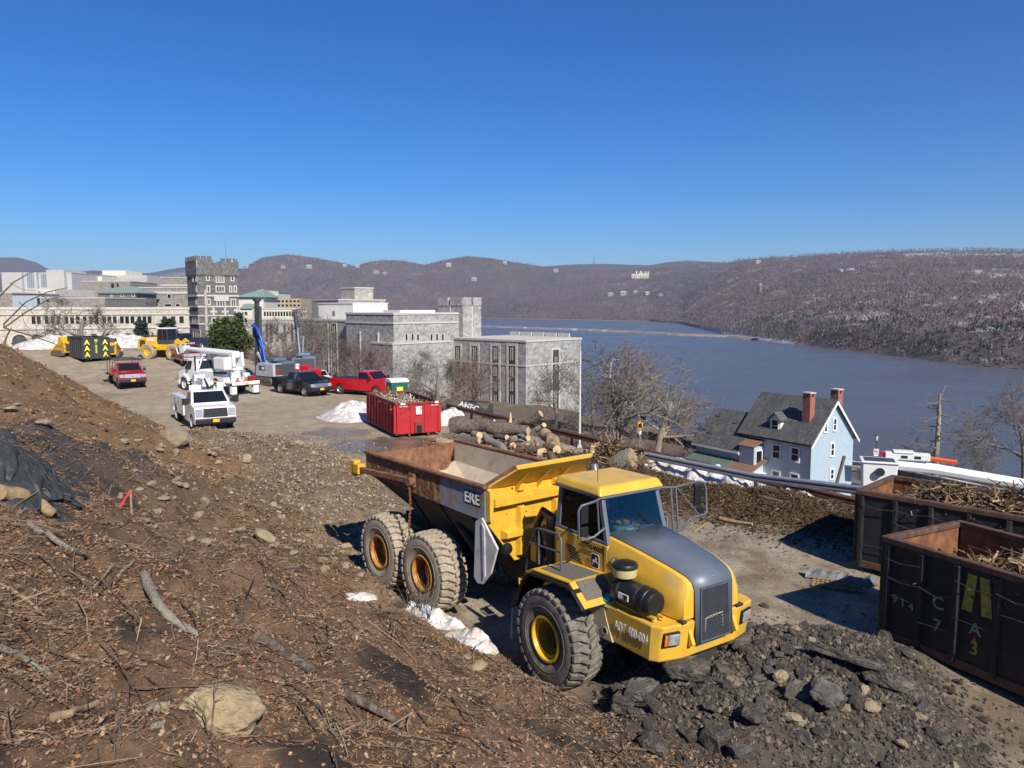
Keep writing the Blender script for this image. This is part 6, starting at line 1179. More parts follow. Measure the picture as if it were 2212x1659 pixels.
m = MB(); m.box(-4.1, 3.6, -.42, .42, .62, .95); m.build('chassis', TRIMB, DD)
for s in (-1, 1):
    m = MB(); m.prism([(.95, .70), (-1.45, .70)] + arch(-2.05, .6, .70) + [(-2.65, .70), (-3.3, .72), (-3.3, 1.30), (-3.0, 1.62), (.95, 1.72)], 'y', min(s * .72, s * 1.22), max(s * .72, s * 1.22)); b = m.build('service_body', PW, DD, bevel=.02)
    for (x0, x1, z0, z1) in ((.1, .9, .8, 1.62), (-.6, .04, .8, 1.60), (-1.36, -.66, .8, 1.58), (-2.5, -1.42, 1.32, 1.54), (-3.2, -2.62, .82, 1.22)):
        m = MB(); m.box(x0, x1, s * 1.22 - .006, s * 1.22 + .012, z0, z1); d_ = m.build('locker_door', PW, b, bevel=.01); m = MB(); m.box((x0 + x1) / 2 - .04, (x0 + x1) / 2 + .04, s * 1.235 - .012, s * 1.235 + .012, z0 + .2, z0 + .3); m.build('latch', TRIMB, d_)
    road_wheel(DD, 2.6, s * 1.0, .52, .3, STL, .02); road_wheel(DD, -2.05, s * .98, .52, .42, STL, .14)
    m = MB(); m.box(-4.25, -3.95, min(s * .75, s * 1.2), max(s * .75, s * 1.2), .12, .75); m.build('outrigger', PW, DD, bevel=.02); m = MB(); m.box(-4.4, -3.8, min(s * .7, s * 1.22), max(s * .7, s * 1.22), .02, .12); m.build('outrigger_foot', TRIMB, DD)
m = MB(); m.box(-4.3, -.2, -1.2, 1.2, .97, 1.06); m.build('rear_deck', PW, DD); m = MB(); m.box(-4.38, -4.28, -1.22, 1.22, .82, 1.08); m.build('rear_bumper', PW, DD, bevel=.02); m = MB(); m.box(-4.40, -4.385, -.2, .1, .86, 1.0); m.build('licence_plate', PLT, DD)
m = MB(); m.cyl((-3.0, 0, 1.06), (-3.0, 0, 1.9), .42, .36, n=18); m.build('turret_base', PW, DD, 40, .02); m = MB(); m.box(-3.4, -2.6, -.45, .45, 1.9, 2.2); m.hexa([(-3.5, -.5, 2.2), (-2.6, -.5, 2.2), (-2.6, -.28, 2.2), (-3.5, -.28, 2.2), (-3.4, -.5, 3.3), (-2.9, -.5, 3.3), (-2.9, -.28, 3.3), (-3.4, -.28, 3.3)]); m.hexa([(-3.5, .28, 2.2), (-2.6, .28, 2.2), (-2.6, .5, 2.2), (-3.5, .5, 2.2), (-3.4, .28, 3.3), (-2.9, .28, 3.3), (-2.9, .5, 3.3), (-3.4, .5, 3.3)]); m.build('turret', PW, DD, bevel=.03)
m = MB(); m.cyl((-3.3, 0, 3.15), (1.6, 0, 3.3), .27, n=14); m.build('lower_boom', PW, DD, 40); m = MB(); m.cyl((1.6, 0, 3.3), (4.3, 0, 3.4), .19, n=12); m.box(3.9, 4.6, -.28, .28, 3.2, 3.62); m.build('upper_boom', PW, DD, 40)
m = MB()
for s in (-1, 1): m.tube([(3.9, s * .3, 3.1), (4.7, s * .32, 2.9), (5.0, s * .3, 3.35), (4.4, s * .2, 3.75)], .05, 6)
m.cyl((4.3, -.3, 3.2), (4.3, .3, 3.2), .2, n=12); m.build('pole_grab', PW, DD)
m = MB(); pts = [(-.3 + k * .03, -.42 + .22 * math.cos(k * .5), 2.95 + .22 * math.sin(k * .5)) for k in range(46)]; m.tube(pts, .03, 5); m.cyl((-.5, -.42, 2.93), (1.3, -.42, 2.97), .06, n=8); m.build('auger', TRIMB, DD); m = MB(); m.cyl((-.75, -.42, 2.92), (-.3, -.42, 2.94), .24, .12, n=9); m.build('auger_bit', RUST, DD)
m = MB(); m.tube([(1.0, -.8, 1.7), (.95, -.3, 3.0)], .06, 6); m.tube([(1.0, .8, 1.7), (.95, .3, 3.0)], .06, 6); m.box(.85, 1.05, -.4, .4, 2.92, 3.02); m.build('boom_rest', PW, DD)
m = MB(); m.box(-4.0, -2.5, .9, 1.6, 2.0, 3.0); m.build('operator_bucket', PW, DD, bevel=.12); m = MB(); m.box(-2.4, -1.6, .4, 1.1, 1.1, 1.75); m.build('winch_box', DGREY, DD)
m = MB(); m.box(1.7, 1.85, 1.1, 1.35, 1.9, 2.4); m.build('mirror', TRIMB, DD); m = MB(); m.cyl((1.05, 1.0, 1.2), (1.05, 1.0, 2.9), .07, n=8); m.build('exhaust_stack', TRIMB, DD)
m = MB(); m.box(1.1, 1.9, 1.02, 1.2, .55, .62); m.box(1.1, 1.9, 1.02, 1.2, .80, .86); m.build('cab_step', TRIMB, DD)
def cone(p, label, parent_z):
    t = thing('traffic_cone', label, 'traffic cone', p, 0, 'cones on the digger truck'); m = MB(); m.box(-.18, .18, -.18, .18, 0, .03); m.build('base', TRIMB, t); m = MB(); m.cyl((0, 0, .03), (0, 0, .34), .135, .075, n=14, cap=False); m.build('body', ORNG, t, 60); m = MB(); m.cyl((0, 0, .34), (0, 0, .55), .076, .045, n=14); m.build('reflective_sleeve', WHITE, t, 60)
Mdd = Matrix.Translation(DD.location) @ Matrix.Rotation(DD.rotation_euler.z, 4, 'Z')
for y, lb in ((.55, 'orange cone on the left of the digger truck deck'), (-.2, 'orange cone in the middle of the digger truck deck')): cone(Mdd @ Vector((-4.05, y, 1.062)), lb, 0)
for k, (y, m_, lb) in enumerate(((-.55, DGREY, 'dark gas can on the digger truck deck'), (-.85, PRED, 'red fuel can on the digger truck deck'))):
    t = thing('fuel_can', lb, 'fuel can', Mdd @ Vector((-4.0, y, 1.062)), DD.rotation_euler.z, 'cans on the digger truck'); m = MB(); m.box(-.14, .14, -.12, .12, 0, .4); m.build('tank', m_, t, bevel=.05); m = MB(); m.tube([(-.08, 0, .38), (-.08, 0, .47), (.08, 0, .47), (.08, 0, .38)], .02, 6); m.build('handle', m_, t)
# ---- drill rigs
def drill_rig(label, base, hd, mast_lean, mast_h, hose, white, zoff=0):
    hd = Vector((hd[0], hd[1], 0)).normalized(); t = thing('drill_rig', label, 'drill rig', (base.x, base.y, base.z), math.atan2(hd.y, hd.x), 'tracked rock drills')
    for s in (-1, 1):
        m = MB(); pr = [(1.45, .35), (1.3, .08), (1.1, 0), (-1.3, 0), (-1.55, .12), (-1.6, .38), (-1.4, .62), (1.2, .62)]; m.prism(pr, 'y', s * .95 - .2, s * .95 + .2); tr = m.build('track', TRACK, t, bevel=.03)
        for k in range(7): m = MB(); x = -1.3 + k * .42; m.cyl((x, s * .95 - .22, .3), (x, s * .95 + .22, .3), .15, n=12); m.build('track_roller', DGREY, tr, 40)
        for k in range(13): m = MB(); x = -1.4 + k * .22; m.box(x, x + .1, s * .95 - .22, s * .95 + .22, .622, .66); m.build('grouser', TRACK, tr)
    m = MB(); m.box(-.9, .9, -.8, .8, .45, .75); m.build('undercarriage', DGREY, t)
    m = MB(); m.prism([(-1.9, .75), (.6, .75), (.6, 1.75), (.2, 2.0), (-1.9, 2.0)], 'y', -1.05, .2); m.build('engine_house', BLUEG, t, bevel=.05)
    m = MB(); m.prism([(-1.9, .72), (.9, .72), (.9, 1.5), (.5, 1.85), (-1.85, 1.85)], 'y', .202, 1.10); b = m.build('side_house', white, t, bevel=.05)
    m = MB(); m.box(-.6, .3, 1.10, 1.115, 1.25, 1.62); m.build('nameplate', PNAV, b); m = MB(); m.box(-.5, -.1, 1.115, 1.122, 1.33, 1.54); m.build('nameplate_letters', WHITE, b)
    m = MB(); m.box(-1.92, -1.9, -.9, .9, .9, 1.8); m.build('radiator_grille', DGREY, t); m = MB(); m.box(-1.3, -.4, -.6, .6, 2.0, 2.28); m.build('top_hatch', BLUEG, t, bevel=.08); m = MB(); m.box(-1.95, -1.90, .5, .75, 1.0, 1.4); m.build('tail_light', TAIL, t)
    m = MB(); m.hexa([(.5, -.25, 1.4), (.9, -.25, 1.2), (.9, .15, 1.2), (.5, .15, 1.4), (2.3, -.2, 2.7), (2.5, -.2, 2.5), (2.5, .1, 2.5), (2.3, .1, 2.7)]); m.build('boom_arm', white, t, bevel=.04); m = MB(); m.cyl((.9, -.4, 1.2), (2.2, -.35, 2.35), .09, n=10); m.build('boom_cylinder', CHROME, t, 40)
    lean = mast_lean; ms = bpy.data.objects.new('mast', None)
    m = MB(); m.box(-.16, .02, -.14, .14, -.2, mast_h); m.box(.02, .10, -.19, -.15, -.2, mast_h); m.box(.02, .10, .15, .19, -.2, mast_h); m.box(.1, .14, -.19, .19, -.2, mast_h * .98); o = m.build('mast', DGREY, t, bevel=.015); o.location = (2.6, -.05, .25); o.rotation_euler = (R(lean[0]), R(lean[1]), 0)
    m = MB(); m.cyl((.28, 0, .1), (.28, 0, mast_h * .93), .055, n=10); m.build('drill_rod', DGREY, o, 40); m = MB(); m.box(.14, .5, -.2, .2, mast_h * .52, mast_h * .52 + .9); m.box(.16, .42, -.16, .16, mast_h * .52 + .9, mast_h * .52 + 1.3); m.build('drifter', pmat('dark_blue_machine', (.03, .045, .12), rough=.5), o, bevel=.02)
    m = MB(); m.box(-.22, .3, -.26, .26, mast_h - .15, mast_h + .1); m.build('mast_head', DGREY, o); m = MB(); m.cyl((-.42, 0, mast_h * .55), (-.42, 0, mast_h * .92), .16, n=12); m.build('rod_carousel', DGREY, o, 40)
    m = MB(); m.box(-.1, .45, -.25, .25, -.1, .35); m.build('dust_hood', DGREY, o)
    m = MB()
    for k in range(10): z = .5 + k * mast_h / 11; m.box(-.19, -.165, -.14, .14, z, z + .06)
    m.build('mast_rungs', DGREY, o)
    hz_ = mast_h * .52 + .4
    m = MB(); m.tube([(2.75, .25, hz_ + .9), (2.2, .35, hz_ + 1.0), (1.5, .4, hz_ + .6), (1.0, .35, hz_ - .4), (.8, .3, 2.4), (.6, .3, 1.9)], .10, 8); m.build('suction_hose', hose, t, 60); m = MB(); m.tube([(2.7, -.2, hz_ + .2), (2.0, -.1, 3.3), (1.5, .0, 2.2), (1.0, 0, 1.7)], .07, 8); m.build('feed_hose', hose, t, 60)
    return t
b = hit(590, 829); drill_rig('grey and white tracked drill with blue hoses and a tall dark mast', b, (-.75, .66), (0, -3), 7.0, HOSEB, LGREY)
b = hit(640, 815); b2 = Vector((b.x + .3, b.y + 1.5, gz(b.x + .3, b.y + 1.5))); drill_rig('blue-grey tracked drill with a grey hose, right of the other drill', b2, (-.30, .95), (-6, 4), 6.0, HOSEG, BLUEG)
# red tank between the drills and the black pickup
b = hit(652, 836); t = thing('compressor_tank', 'red steel fuel tank with a railing behind the black pickup', 'tank', (b.x, b.y + 1.2, gz(b.x, b.y)), R(-35)); m = MB(); m.box(-1.2, 1.2, -.75, .75, .15, 1.45); m.build('tank_body', PRED, t, bevel=.06)
m = MB()
for x in (-1.1, 0, 1.1): m.tube([(x, -.65, 1.45), (x, -.65, 1.75)], .025, 5); m.tube([(x, .65, 1.45), (x, .65, 1.75)], .025, 5)
for y in (-.65, .65): m.tube([(-1.1, y, 1.75), (1.1, y, 1.75)], .025, 5)
m.build('railing', PRED, t); m = MB(); m.box(-.3, .1, -.3, .3, 1.45, 1.75); m.build('pump_cover', PRED, t, bevel=.05); m = MB(); m.cyl((-.8, -.2, 1.45), (-.8, -.2, 1.85), .2, n=12); m.build('filler_pipe', STK, t)
for x in (-.9, .5): m = MB(); m.box(x, x + .3, -.77, -.752, .8, 1.15); m.build('warning_label', STK, t)
for y in (-.5, .5): m = MB(); m.box(-1.3, 1.3, y - .08, y + .08, 0, .15); m.build('skid', DGREY, t)
# yellow jugs by the rail
for k in range(4):
    p = at_z(701 + k * 3.6, 833 + k * .6); t = thing('yellow_jug', ('first', 'second', 'third', 'fourth')[k] + ' yellow jug from the left beside the rusty rail', 'jug', (p.x, p.y, 0), .5 + k, 'yellow jugs by the rail'); m = MB(); m.box(-.16, .16, -.14, .14, 0, .42); m.build('tank', pmat('yellow_plastic', (.75, .62, .02), rough=.5), t, bevel=.06); m = MB(); m.cyl((0, 0, .42), (0, 0, .5), .05, n=8); m.build('cap', TRIMB, t)
# portable toilets
GRN = pmat('green_plastic_wall', (.004, .105, .075), var=.08, rough=.5, bump=.1, bscale=8); WPL = pmat('white_plastic_roof', (.74, .76, .76), rough=.5)
def toilet(label, p, rz, sticker=True):
    t = thing('portable_toilet', label, 'portable toilet', p, rz, 'portable toilets'); m = MB(); m.box(-.56, .56, -.56, .56, .12, 2.05); w = m.build('cabin', GRN, t, bevel=.04)
    for k in range(5):
        for s in (-1, 1): m = MB(); m.box(-.45 + k * .2, -.37 + k * .2, s * .565 - .012, s * .565 + .012, .3, 1.6); m.build('wall_rib', GRN, w)
    m = MB(); m.box(.56, .585, -.42, .42, .2, 1.95); d = m.build('door', GRN, t, bevel=.01); m = MB(); m.box(.585, .60, .28, .34, 1.0, 1.15); m.build('door_handle', TRIMB, d)
    m = MB(); m.prism([(-.62, 2.03), (-.62, 2.12), (-.35, 2.26), (.35, 2.26), (.62, 2.12), (.62, 2.03)], 'y', -.62, .62); m.build('roof', WPL, t, bevel=.04); m = MB(); m.box(-.6, .6, -.6, .6, 0, .12); m.build('skid', TRIMB, t)
    if sticker:
        for a in ((-.574, -.568, -.2, .25, 1.35, 1.75),): m = MB(); m.box(*a); m.build('yellow_notice', PLT, t)
        m = MB(); m.box(-.3, .15, -.574, -.568, 1.4, 1.75); m.build('yellow_notice', BRIGHTY, t); m = MB(); m.box(.586, .592, -.2, .2, 1.4, 1.75); m.build('yellow_notice', BRIGHTY, t)
p = at_y(858, 886, 49.5); toilet('green portable toilet with a white roof behind the red container', (p.x, p.y, 0), R(-62))
p = at_y(1073, 905, 80); toilet('green portable toilet beyond the rail near the excavator', (p.x, p.y, gz(p.x, p.y)), R(-40), False)
# excavator beyond the rail
p = at_y(1022, 900, 76); zz = gz(p.x, p.y); t = thing('excavator', 'dark grey excavator with lettered boom beyond the rusty rail', 'excavator', (p.x, p.y, zz), R(-14)); zt = at_y(1010, 868, 76).z - zz
m = MB(); m.prism([(-2.4, zt - 2.6), (-1.9, zt - 1.4), (-1.2, zt - .35), (-.6, zt), (.1, zt - .05), (1.5, zt - .95), (1.45, zt - 1.25), (.2, zt - .75), (-.6, zt - .85), (-1.3, zt - 1.5), (-2.0, zt - 2.7)], 'y', -.28, .28); m.build('boom', DGREY, t, bevel=.03)
lettering('AMEC', .78, WHITE, t, facing((-.35, -.285, zt - .45), (1, 0, -.28), (0.28, 0, 1)), bold=.02)
m = MB(); m.prism([(1.3, zt - 1.3), (1.75, zt - .1), (2.0, zt - .15), (2.05, zt - 2.2), (1.8, zt - 2.3)], 'y', -.24, .24); m.build('stick', DGREY, t, bevel=.03); m = MB(); m.cyl((-1.0, .0, zt + .12), (1.7, .0, zt + .02), .09, n=10); m.build('stick_cylinder', DGREY, t, 40)
m = MB(); m.box(-4.6, -1.9, -1.3, 1.3, 1.1, 2.4); m.build('engine_house', PYEL, t, bevel=.1); m = MB(); m.box(-2.9, -1.5, -1.3, -.3, 1.3, 3.0); m.build('cab', DGREY, t, bevel=.1)
for y in (-1.1, 1.1): m = MB(); m.prism([(-4.8, .5), (-4.5, .1), (-.9, .1), (-.6, .5), (-.9, .9), (-4.5, .9)], 'y', y - .3, y + .3); m.build('track', TRACK, t, bevel=.05)
m = MB(); m.prism([(1.8, zt - 2.2), (2.2, zt - 2.4), (2.4, zt - 3.2), (1.7, zt - 3.6), (1.3, zt - 3.2)], 'y', -.5, .5); m.build('bucket', DGREY, t, bevel=.03)
# white suv on the lower road
p = at_y(688, 812, 92); t = truck('suv', 'small white car parked beyond the rail left of the red pickup', (p.x, p.y), (.6, -.8), PW, 4.5, 1.85, 2.7, .34, .85, 1.0, 1.05, 1.68, (-1.9, .8), cat='car', bed_top=1.05, zg=p.z - 1.0, bed_plate=None)
# wheel loader
b = hit(352, 778); h = Vector((.95, -.32, 0)); t = thing('wheel_loader', 'yellow wheel loader with a dark cab parked far across the lot', 'wheel loader', (b.x, b.y + 1.4, gz(b.x, b.y)), math.atan2(h.y, h.x)); WL = t
def lwheel(x, s, r=.80):
    m = MB(); m.lathe([(0, s * .10), (r * .2, s * .12), (r * .42, s * .14), (r * .5, s * .26), (r * .52, s * .2), (r * .52, -s * .26)], 'y', 24); o = m.build('wheel', PYEL, WL, 35); o.location = (x, s * 1.05, r); m = MB(); m.lathe([(r * .52, -s * .26), (r * .9, -s * .3), (r, -s * .22), (r, s * .22), (r * .9, s * .3), (r * .52, s * .26)], 'y', 28); m.build('tyre', TYRE_M, o, 40)
for x in (1.6, -1.6):
    for s in (-1, 1): lwheel(x, s)
m = MB(); m.prism([(-3.3, .9), (-3.2, 2.0), (-2.9, 2.25), (-.9, 2.35), (-.6, 1.2), (-.8, .9)], 'y', -.85, .85); b_ = m.build('engine_hood', PYEL, t, bevel=.08); m = MB(); m.box(-2.9, -.95, -.70, .70, 2.36, 2.46); m.build('hood_top', DGREY, b_, bevel=.03)
m = MB(); m.box(-2.9, -2.2, -.87, -.85, 1.3, 2.0); m.build('side_grille', DGREY, b_); lettering('AMEC', .5, WHITE, t, facing((-1.35, -.875, 2.05), (1, 0, 0), ZU), bold=.015)
m = MB(); m.box(-.7, .7, -.7, .7, 1.0, 1.6); m.build('platform', PYEL, t, bevel=.03); m = MB(); m.hexa([(-.75, -.7, 1.6), (.6, -.7, 1.6), (.6, .7, 1.6), (-.75, .7, 1.6), (-.65, -.62, 3.15), (.4, -.62, 3.15), (.4, .62, 3.15), (-.65, .62, 3.15)]); m.build('cab', GLS, t, bevel=.04)
m = MB()
for a, b2 in (((-.76, -.71, 1.6), (-.66, -.63, 3.15)), ((.61, -.71, 1.6), (.41, -.63, 3.15)), ((-.76, .71, 1.6), (-.66, .63, 3.15)), ((.61, .71, 1.6), (.41, .63, 3.15)), ((-.1, -.71, 1.6), (-.1, -.64, 3.15))): m.tube([a, b2], .05, 4)
m.box(-.75, .62, -.71, .71, 1.6, 2.05); m.build('cab_frame', DGREY, t); m = MB(); m.box(-.8, .6, -.75, .75, 3.15, 3.3); m.build('cab_roof', STK, t, bevel=.05)
m = MB(); m.box(.6, 2.3, -.55, .55, .8, 1.5); m.build('front_frame', PYEL, t, bevel=.04)
for s in (-1, 1): m = MB(); m.prism([(1.3, 1.9), (1.7, 2.2), (2.6, 1.6), (3.4, .7), (3.2, .5), (2.3, 1.2), (1.4, 1.5)], 'y', s * .55 - .09, s * .55 + .09); m.build('lift_arm', PYEL, t, bevel=.02); m = MB(); m.prism([(-2.6, 1.0), (-2.3, 1.55), (-1.0, 1.6), (-.7, 1.3), (-1.0, 1.45), (-2.2, 1.4)], 'y', s * .95 - .2, s * .95 + .2); m.build('fender', PYEL, t)
m = MB(); m.prism([(3.2, .3), (3.5, 1.35), (3.7, 1.3), (3.5, .5), (4.3, .12), (4.3, .05), (3.3, .1)], 'y', -1.4, 1.4); bk = m.build('bucket', DGREY, t, bevel=.02); lettering('AMEC', .5, WHITE, t, facing((3.42, -.7, 1.6), (0, 1, 0), ZU), bold=.015)
m = MB(); m.box(3.36, 3.41, -1.35, -.05, 1.32, 1.9); m.build('spill_plate', DGREY, t)
# two small yellow machines beside the lettered container
def skid(label, b, hd, cab_dark):
    t = thing('skid_steer', label, 'skid steer', b, math.atan2(hd[1], hd[0]), 'small yellow machines'); m = MB(); m.prism([(-1.3, .35), (1.0, .35), (1.2, .9), (-.2, 1.0), (-.6, 1.6), (-1.4, 1.5)], 'y', -.75, .75); m.build('body', PYEL, t, bevel=.05)
    m = MB(); m.hexa([(-.5, -.6, .95), (.7, -.6, .95), (.7, .6, .95), (-.5, .6, .95), (-.45, -.55, 2.0), (.4, -.55, 2.0), (.4, .55, 2.0), (-.45, .55, 2.0)]); m.build('cab', cab_dark, t, bevel=.06)
    for s in (-1, 1):
        m = MB(); m.prism([(-1.3, 0), (1.1, 0), (1.35, .25), (1.1, .6), (-1.2, .65), (-1.5, .3)], 'y', s * .85 - .16, s * .85 + .16); m.build('track', TRACK, t, bevel=.05); m = MB(); m.prism([(-1.3, 1.4), (-1.2, 1.7), (.9, 1.0), (1.5, .4), (1.3, .3), (.7, .85)], 'y', s * .72 - .07, s * .72 + .07); m.build('lift_arm', PYEL, t)
    m = MB(); m.prism([(1.4, .1), (1.5, .75), (1.65, .7), (1.6, .2), (2.2, .08), (2.2, .02)], 'y', -.9, .9); m.build('bucket', PYEL, t); m = MB(); m.box(-1.45, -1.4, -.6, .6, .6, 1.3); m.build('rear_grille', DGREY, t)
    for s in (-1, 1): m = MB(); m.box(-1.43, -1.38, s * .6 - .06, s * .6 + .06, 1.2, 1.4); m.build('tail_light', TAIL, t)
b = hit(240, 772); skid('yellow tracked skid steer with a black cage right of the lettered container', b, (-.3, .95), DGREY)
b = hit(143, 768); skid('yellow machine half hidden left of the lettered container', Vector((b.x, b.y, b.z)), (-.8, .6), PYEL)
b = hit(300, 766); t = thing('loader_bucket', 'tan steel loader bucket on a wheeled frame beside the snow heap', 'loader bucket', Vector((b.x, b.y + 5, gz(b.x, b.y + 5))), R(20)); TANB = pmat('tan_steel', (.36, .29, .19), var=.15, rough=.7)
m = MB(); m.prism([(-1.0, .6), (-.9, 2.0), (-.7, 2.0), (-.6, .9), (1.2, 1.7), (1.2, .6)], 'y', -1.3, 1.3); m.build('bucket_shell', TANB, t, bevel=.03); m = MB(); m.box(-1.9, .4, -.5, .5, .5, .7); m.build('frame', DGREY, t)
for s in (-1, 1): m = MB(); m.cyl((-1.6, s * .5, .45), (-1.6, s * .75, .45), .45, n=16); m.build('wheel', TY, t, 40); m = MB(); m.cyl((.2, s * .5, .3), (.2, s * .7, .3), .3, n=16); m.build('wheel', TY, t, 40)
# bucket truck on the road below the containers
bc = at_y(1898, 1014, 31.5); t = thing('bucket_truck', 'white bucket truck below the lot, its big bucket showing behind the containers', 'bucket truck', (bc.x + 4.5, bc.y + .6, gz(bc.x + 4.5, bc.y + .6)), R(-20)); z0 = t.location.z; WB = pmat('white_fibreglass', (.72, .72, .70), var=.05, rough=.4)
inv = (Matrix.Translation(t.location) @ Matrix.Rotation(R(-20), 4, 'Z')).inverted(); lb_ = inv @ bc
m = MB(); m.hexa([(lb_.x - .62, lb_.y - .5, lb_.z - .75), (lb_.x + .62, lb_.y - .5, lb_.z - .75), (lb_.x + .62, lb_.y + .5, lb_.z - .75), (lb_.x - .62, lb_.y + .5, lb_.z - .75), (lb_.x - .66, lb_.y - .54, lb_.z + .36), (lb_.x + .66, lb_.y - .54, lb_.z + .36), (lb_.x + .66, lb_.y + .54, lb_.z + .36), (lb_.x - .66, lb_.y + .54, lb_.z + .36)]); bk = m.build('bucket', WB, t, bevel=.04)
m = MB(); m.box(lb_.x - .72, lb_.x + .72, lb_.y - .6, lb_.y + .6, lb_.z + .34, lb_.z + .42); m.build('bucket_rim', WB, t, bevel=.03); m = MB(); m.box(lb_.x - .58, lb_.x + .58, lb_.y - .46, lb_.y + .46, lb_.z + .40, lb_.z + .425); m.build('bucket_opening', DGREY, t)
m = MB(); m.cyl((lb_.x, lb_.y - .5, lb_.z + .0), (lb_.x, lb_.y - .72, lb_.z + .02), .17, n=16); m.build('tool_holder', TRIMB, t, 40)
m = MB(); m.tube([(lb_.x + .5, lb_.y + .9, lb_.z + .1), (lb_.x + 2.2, lb_.y + .9, lb_.z + .0), (lb_.x + 7.5, lb_.y + .4, lb_.z - .55)], [.24, .22, .2], 8); m.build('upper_boom', WB, t, 40); m = MB(); m.box(lb_.x + .3, lb_.x + 2.0, lb_.y + .7, lb_.y + 1.15, lb_.z + .32, lb_.z + .62); m.box(lb_.x + .6, lb_.x + 1.4, lb_.y + .66, lb_.y + 1.19, lb_.z + .6, lb_.z + .7); m.build('control_housing', WB, t, bevel=.04)
for x in (.9, 1.4): m = MB(); m.box(lb_.x + x, lb_.x + x + .25, lb_.y + .69, lb_.y + .705, lb_.z + .4, lb_.z + .52); m.build('housing_slot', TRIMB, t)
m = MB(); m.tube([(lb_.x + 2.0, lb_.y + .95, lb_.z + .42), (lb_.x + 3.0, lb_.y + .9, lb_.z + .33)], .10, 6); m.build('insulator', ORNG, t, 40); m = MB(); m.box(lb_.x + .15, lb_.x + .3, lb_.y + .8, lb_.y + 1.1, lb_.z + .4, lb_.z + .6); m.build('red_guard', PRED, t)
m = MB(); m.tube([(lb_.x + 7.5, lb_.y + .4, lb_.z - .55), (lb_.x + 5.0, lb_.y + .2, 1.4), (lb_.x + 4.6, lb_.y + .2, 1.0)], .2, 8); m.build('lower_boom', WB, t, 40)
m = MB(); m.box(-3.4, 3.2, -1.15, 1.15, .75, 1.35); m.build('truck_bed', WB, t, bevel=.04); m = MB(); m.box(3.2, 5.0, -1.1, 1.1, .6, 2.3); m.build('cab', WB, t, bevel=.15); m = MB(); m.box(5.01, 5.03, -.95, .95, 1.45, 2.15); m.build('windscreen', GLS, t)
for x in (-2.0, 4.0):
    for s in (-1, 1): road_wheel(t, x, s * 1.0, .5, .3, STL)
m = MB(); m.cyl((-1.0, 0, 1.35), (-1.0, 0, 2.3), .3, n=14); m.build('turret', WB, t)
# ================================================================== BUILDINGS
def stone_mat(name, cols, bw=1.15, bh=.5, mortar=(.34, .33, .31), bump=.5):
    """coursed rubble: stones of mixed tone and size in pale joints"""
    m, N, L, P = nodes_of(name); tc = N.new('ShaderNodeTexCoord'); sx = N.new('ShaderNodeSeparateXYZ'); L.new(tc.outputs['Object'], sx.inputs[0])
    nz = N.new('ShaderNodeTexNoise'); nz.inputs['Scale'].default_value = .8; L.new(tc.outputs['Object'], nz.inputs['Vector'])
    ad = N.new('ShaderNodeMath'); ad.operation = 'MULTIPLY_ADD'; ad.inputs[1].default_value = .35; L.new(nz.outputs[0], ad.inputs[0])
    dv = N.new('ShaderNodeMath'); dv.operation = 'DIVIDE'; dv.inputs[1].default_value = .68; L.new(sx.outputs[0], dv.inputs[0]); L.new(dv.outputs[0], ad.inputs[2])
    cb = N.new('ShaderNodeCombineXYZ'); L.new(ad.outputs[0], cb.inputs[0]); L.new(sx.outputs[2], cb.inputs[1])
    br = N.new('ShaderNodeTexBrick'); br.inputs['Scale'].default_value = 1; br.inputs['Brick Width'].default_value = bw; br.inputs['Row Height'].default_value = bh; br.inputs['Mortar Size'].default_value = .02; br.offset = .5; br.squash = .75; br.squash_frequency = 3
    br.inputs['Color1'].default_value = (*cols[0], 1); br.inputs['Color2'].default_value = (*cols[1], 1); br.inputs['Mortar'].default_value = (*mortar, 1); L.new(cb.outputs[0], br.inputs['Vector'])
    vo = N.new('ShaderNodeTexVoronoi'); vo.inputs['Scale'].default_value = 1.9; L.new(cb.outputs[0], vo.inputs['Vector']); n2 = N.new('ShaderNodeTexNoise'); n2.inputs['Scale'].default_value = .25; n2.inputs['Detail'].default_value = 8; L.new(tc.outputs['Object'], n2.inputs['Vector'])
    sv = N.new('ShaderNodeSeparateColor'); L.new(vo.outputs['Color'], sv.inputs[0]); a = N.new('ShaderNodeMapRange'); a.inputs[3].default_value = .78; a.inputs[4].default_value = 1.22; L.new(sv.outputs[0], a.inputs[0]); b = N.new('ShaderNodeMapRange'); b.inputs[1].default_value = .3; b.inputs[2].default_value = .7; b.inputs[3].default_value = .94; b.inputs[4].default_value = 1.06; L.new(n2.outputs[0], b.inputs[0])
    k = N.new('ShaderNodeMath'); k.operation = 'MULTIPLY'; L.new(a.outputs[0], k.inputs[0]); L.new(b.outputs[0], k.inputs[1]); s = N.new('ShaderNodeVectorMath'); s.operation = 'SCALE'; L.new(br.outputs[0], s.inputs[0]); L.new(k.outputs[0], s.inputs['Scale']); L.new(s.outputs[0], P.inputs['Base Color']); P.inputs['Roughness'].default_value = .95
    bp = N.new('ShaderNodeBump'); bp.inputs['Strength'].default_value = bump; bp.inputs['Distance'].default_value = .08; L.new(s.outputs[0], bp.inputs['Height']); L.new(bp.outputs[0], P.inputs['Normal']); return m
ST1 = stone_mat('grey_granite_masonry', ((.37, .36, .34), (.26, .255, .245))); ST2 = stone_mat('dark_tower_masonry', ((.155, .15, .145), (.10, .098, .095)), .8, .35, (.20, .195, .185)); ST3 = stone_mat('brown_grey_masonry', ((.27, .245, .21), (.21, .19, .165)), .9, .35); ST4 = stone_mat('pale_limestone_wall', ((.47, .43, .36), (.42, .385, .325)), 1.6, .6, (.40, .37, .31), .15)
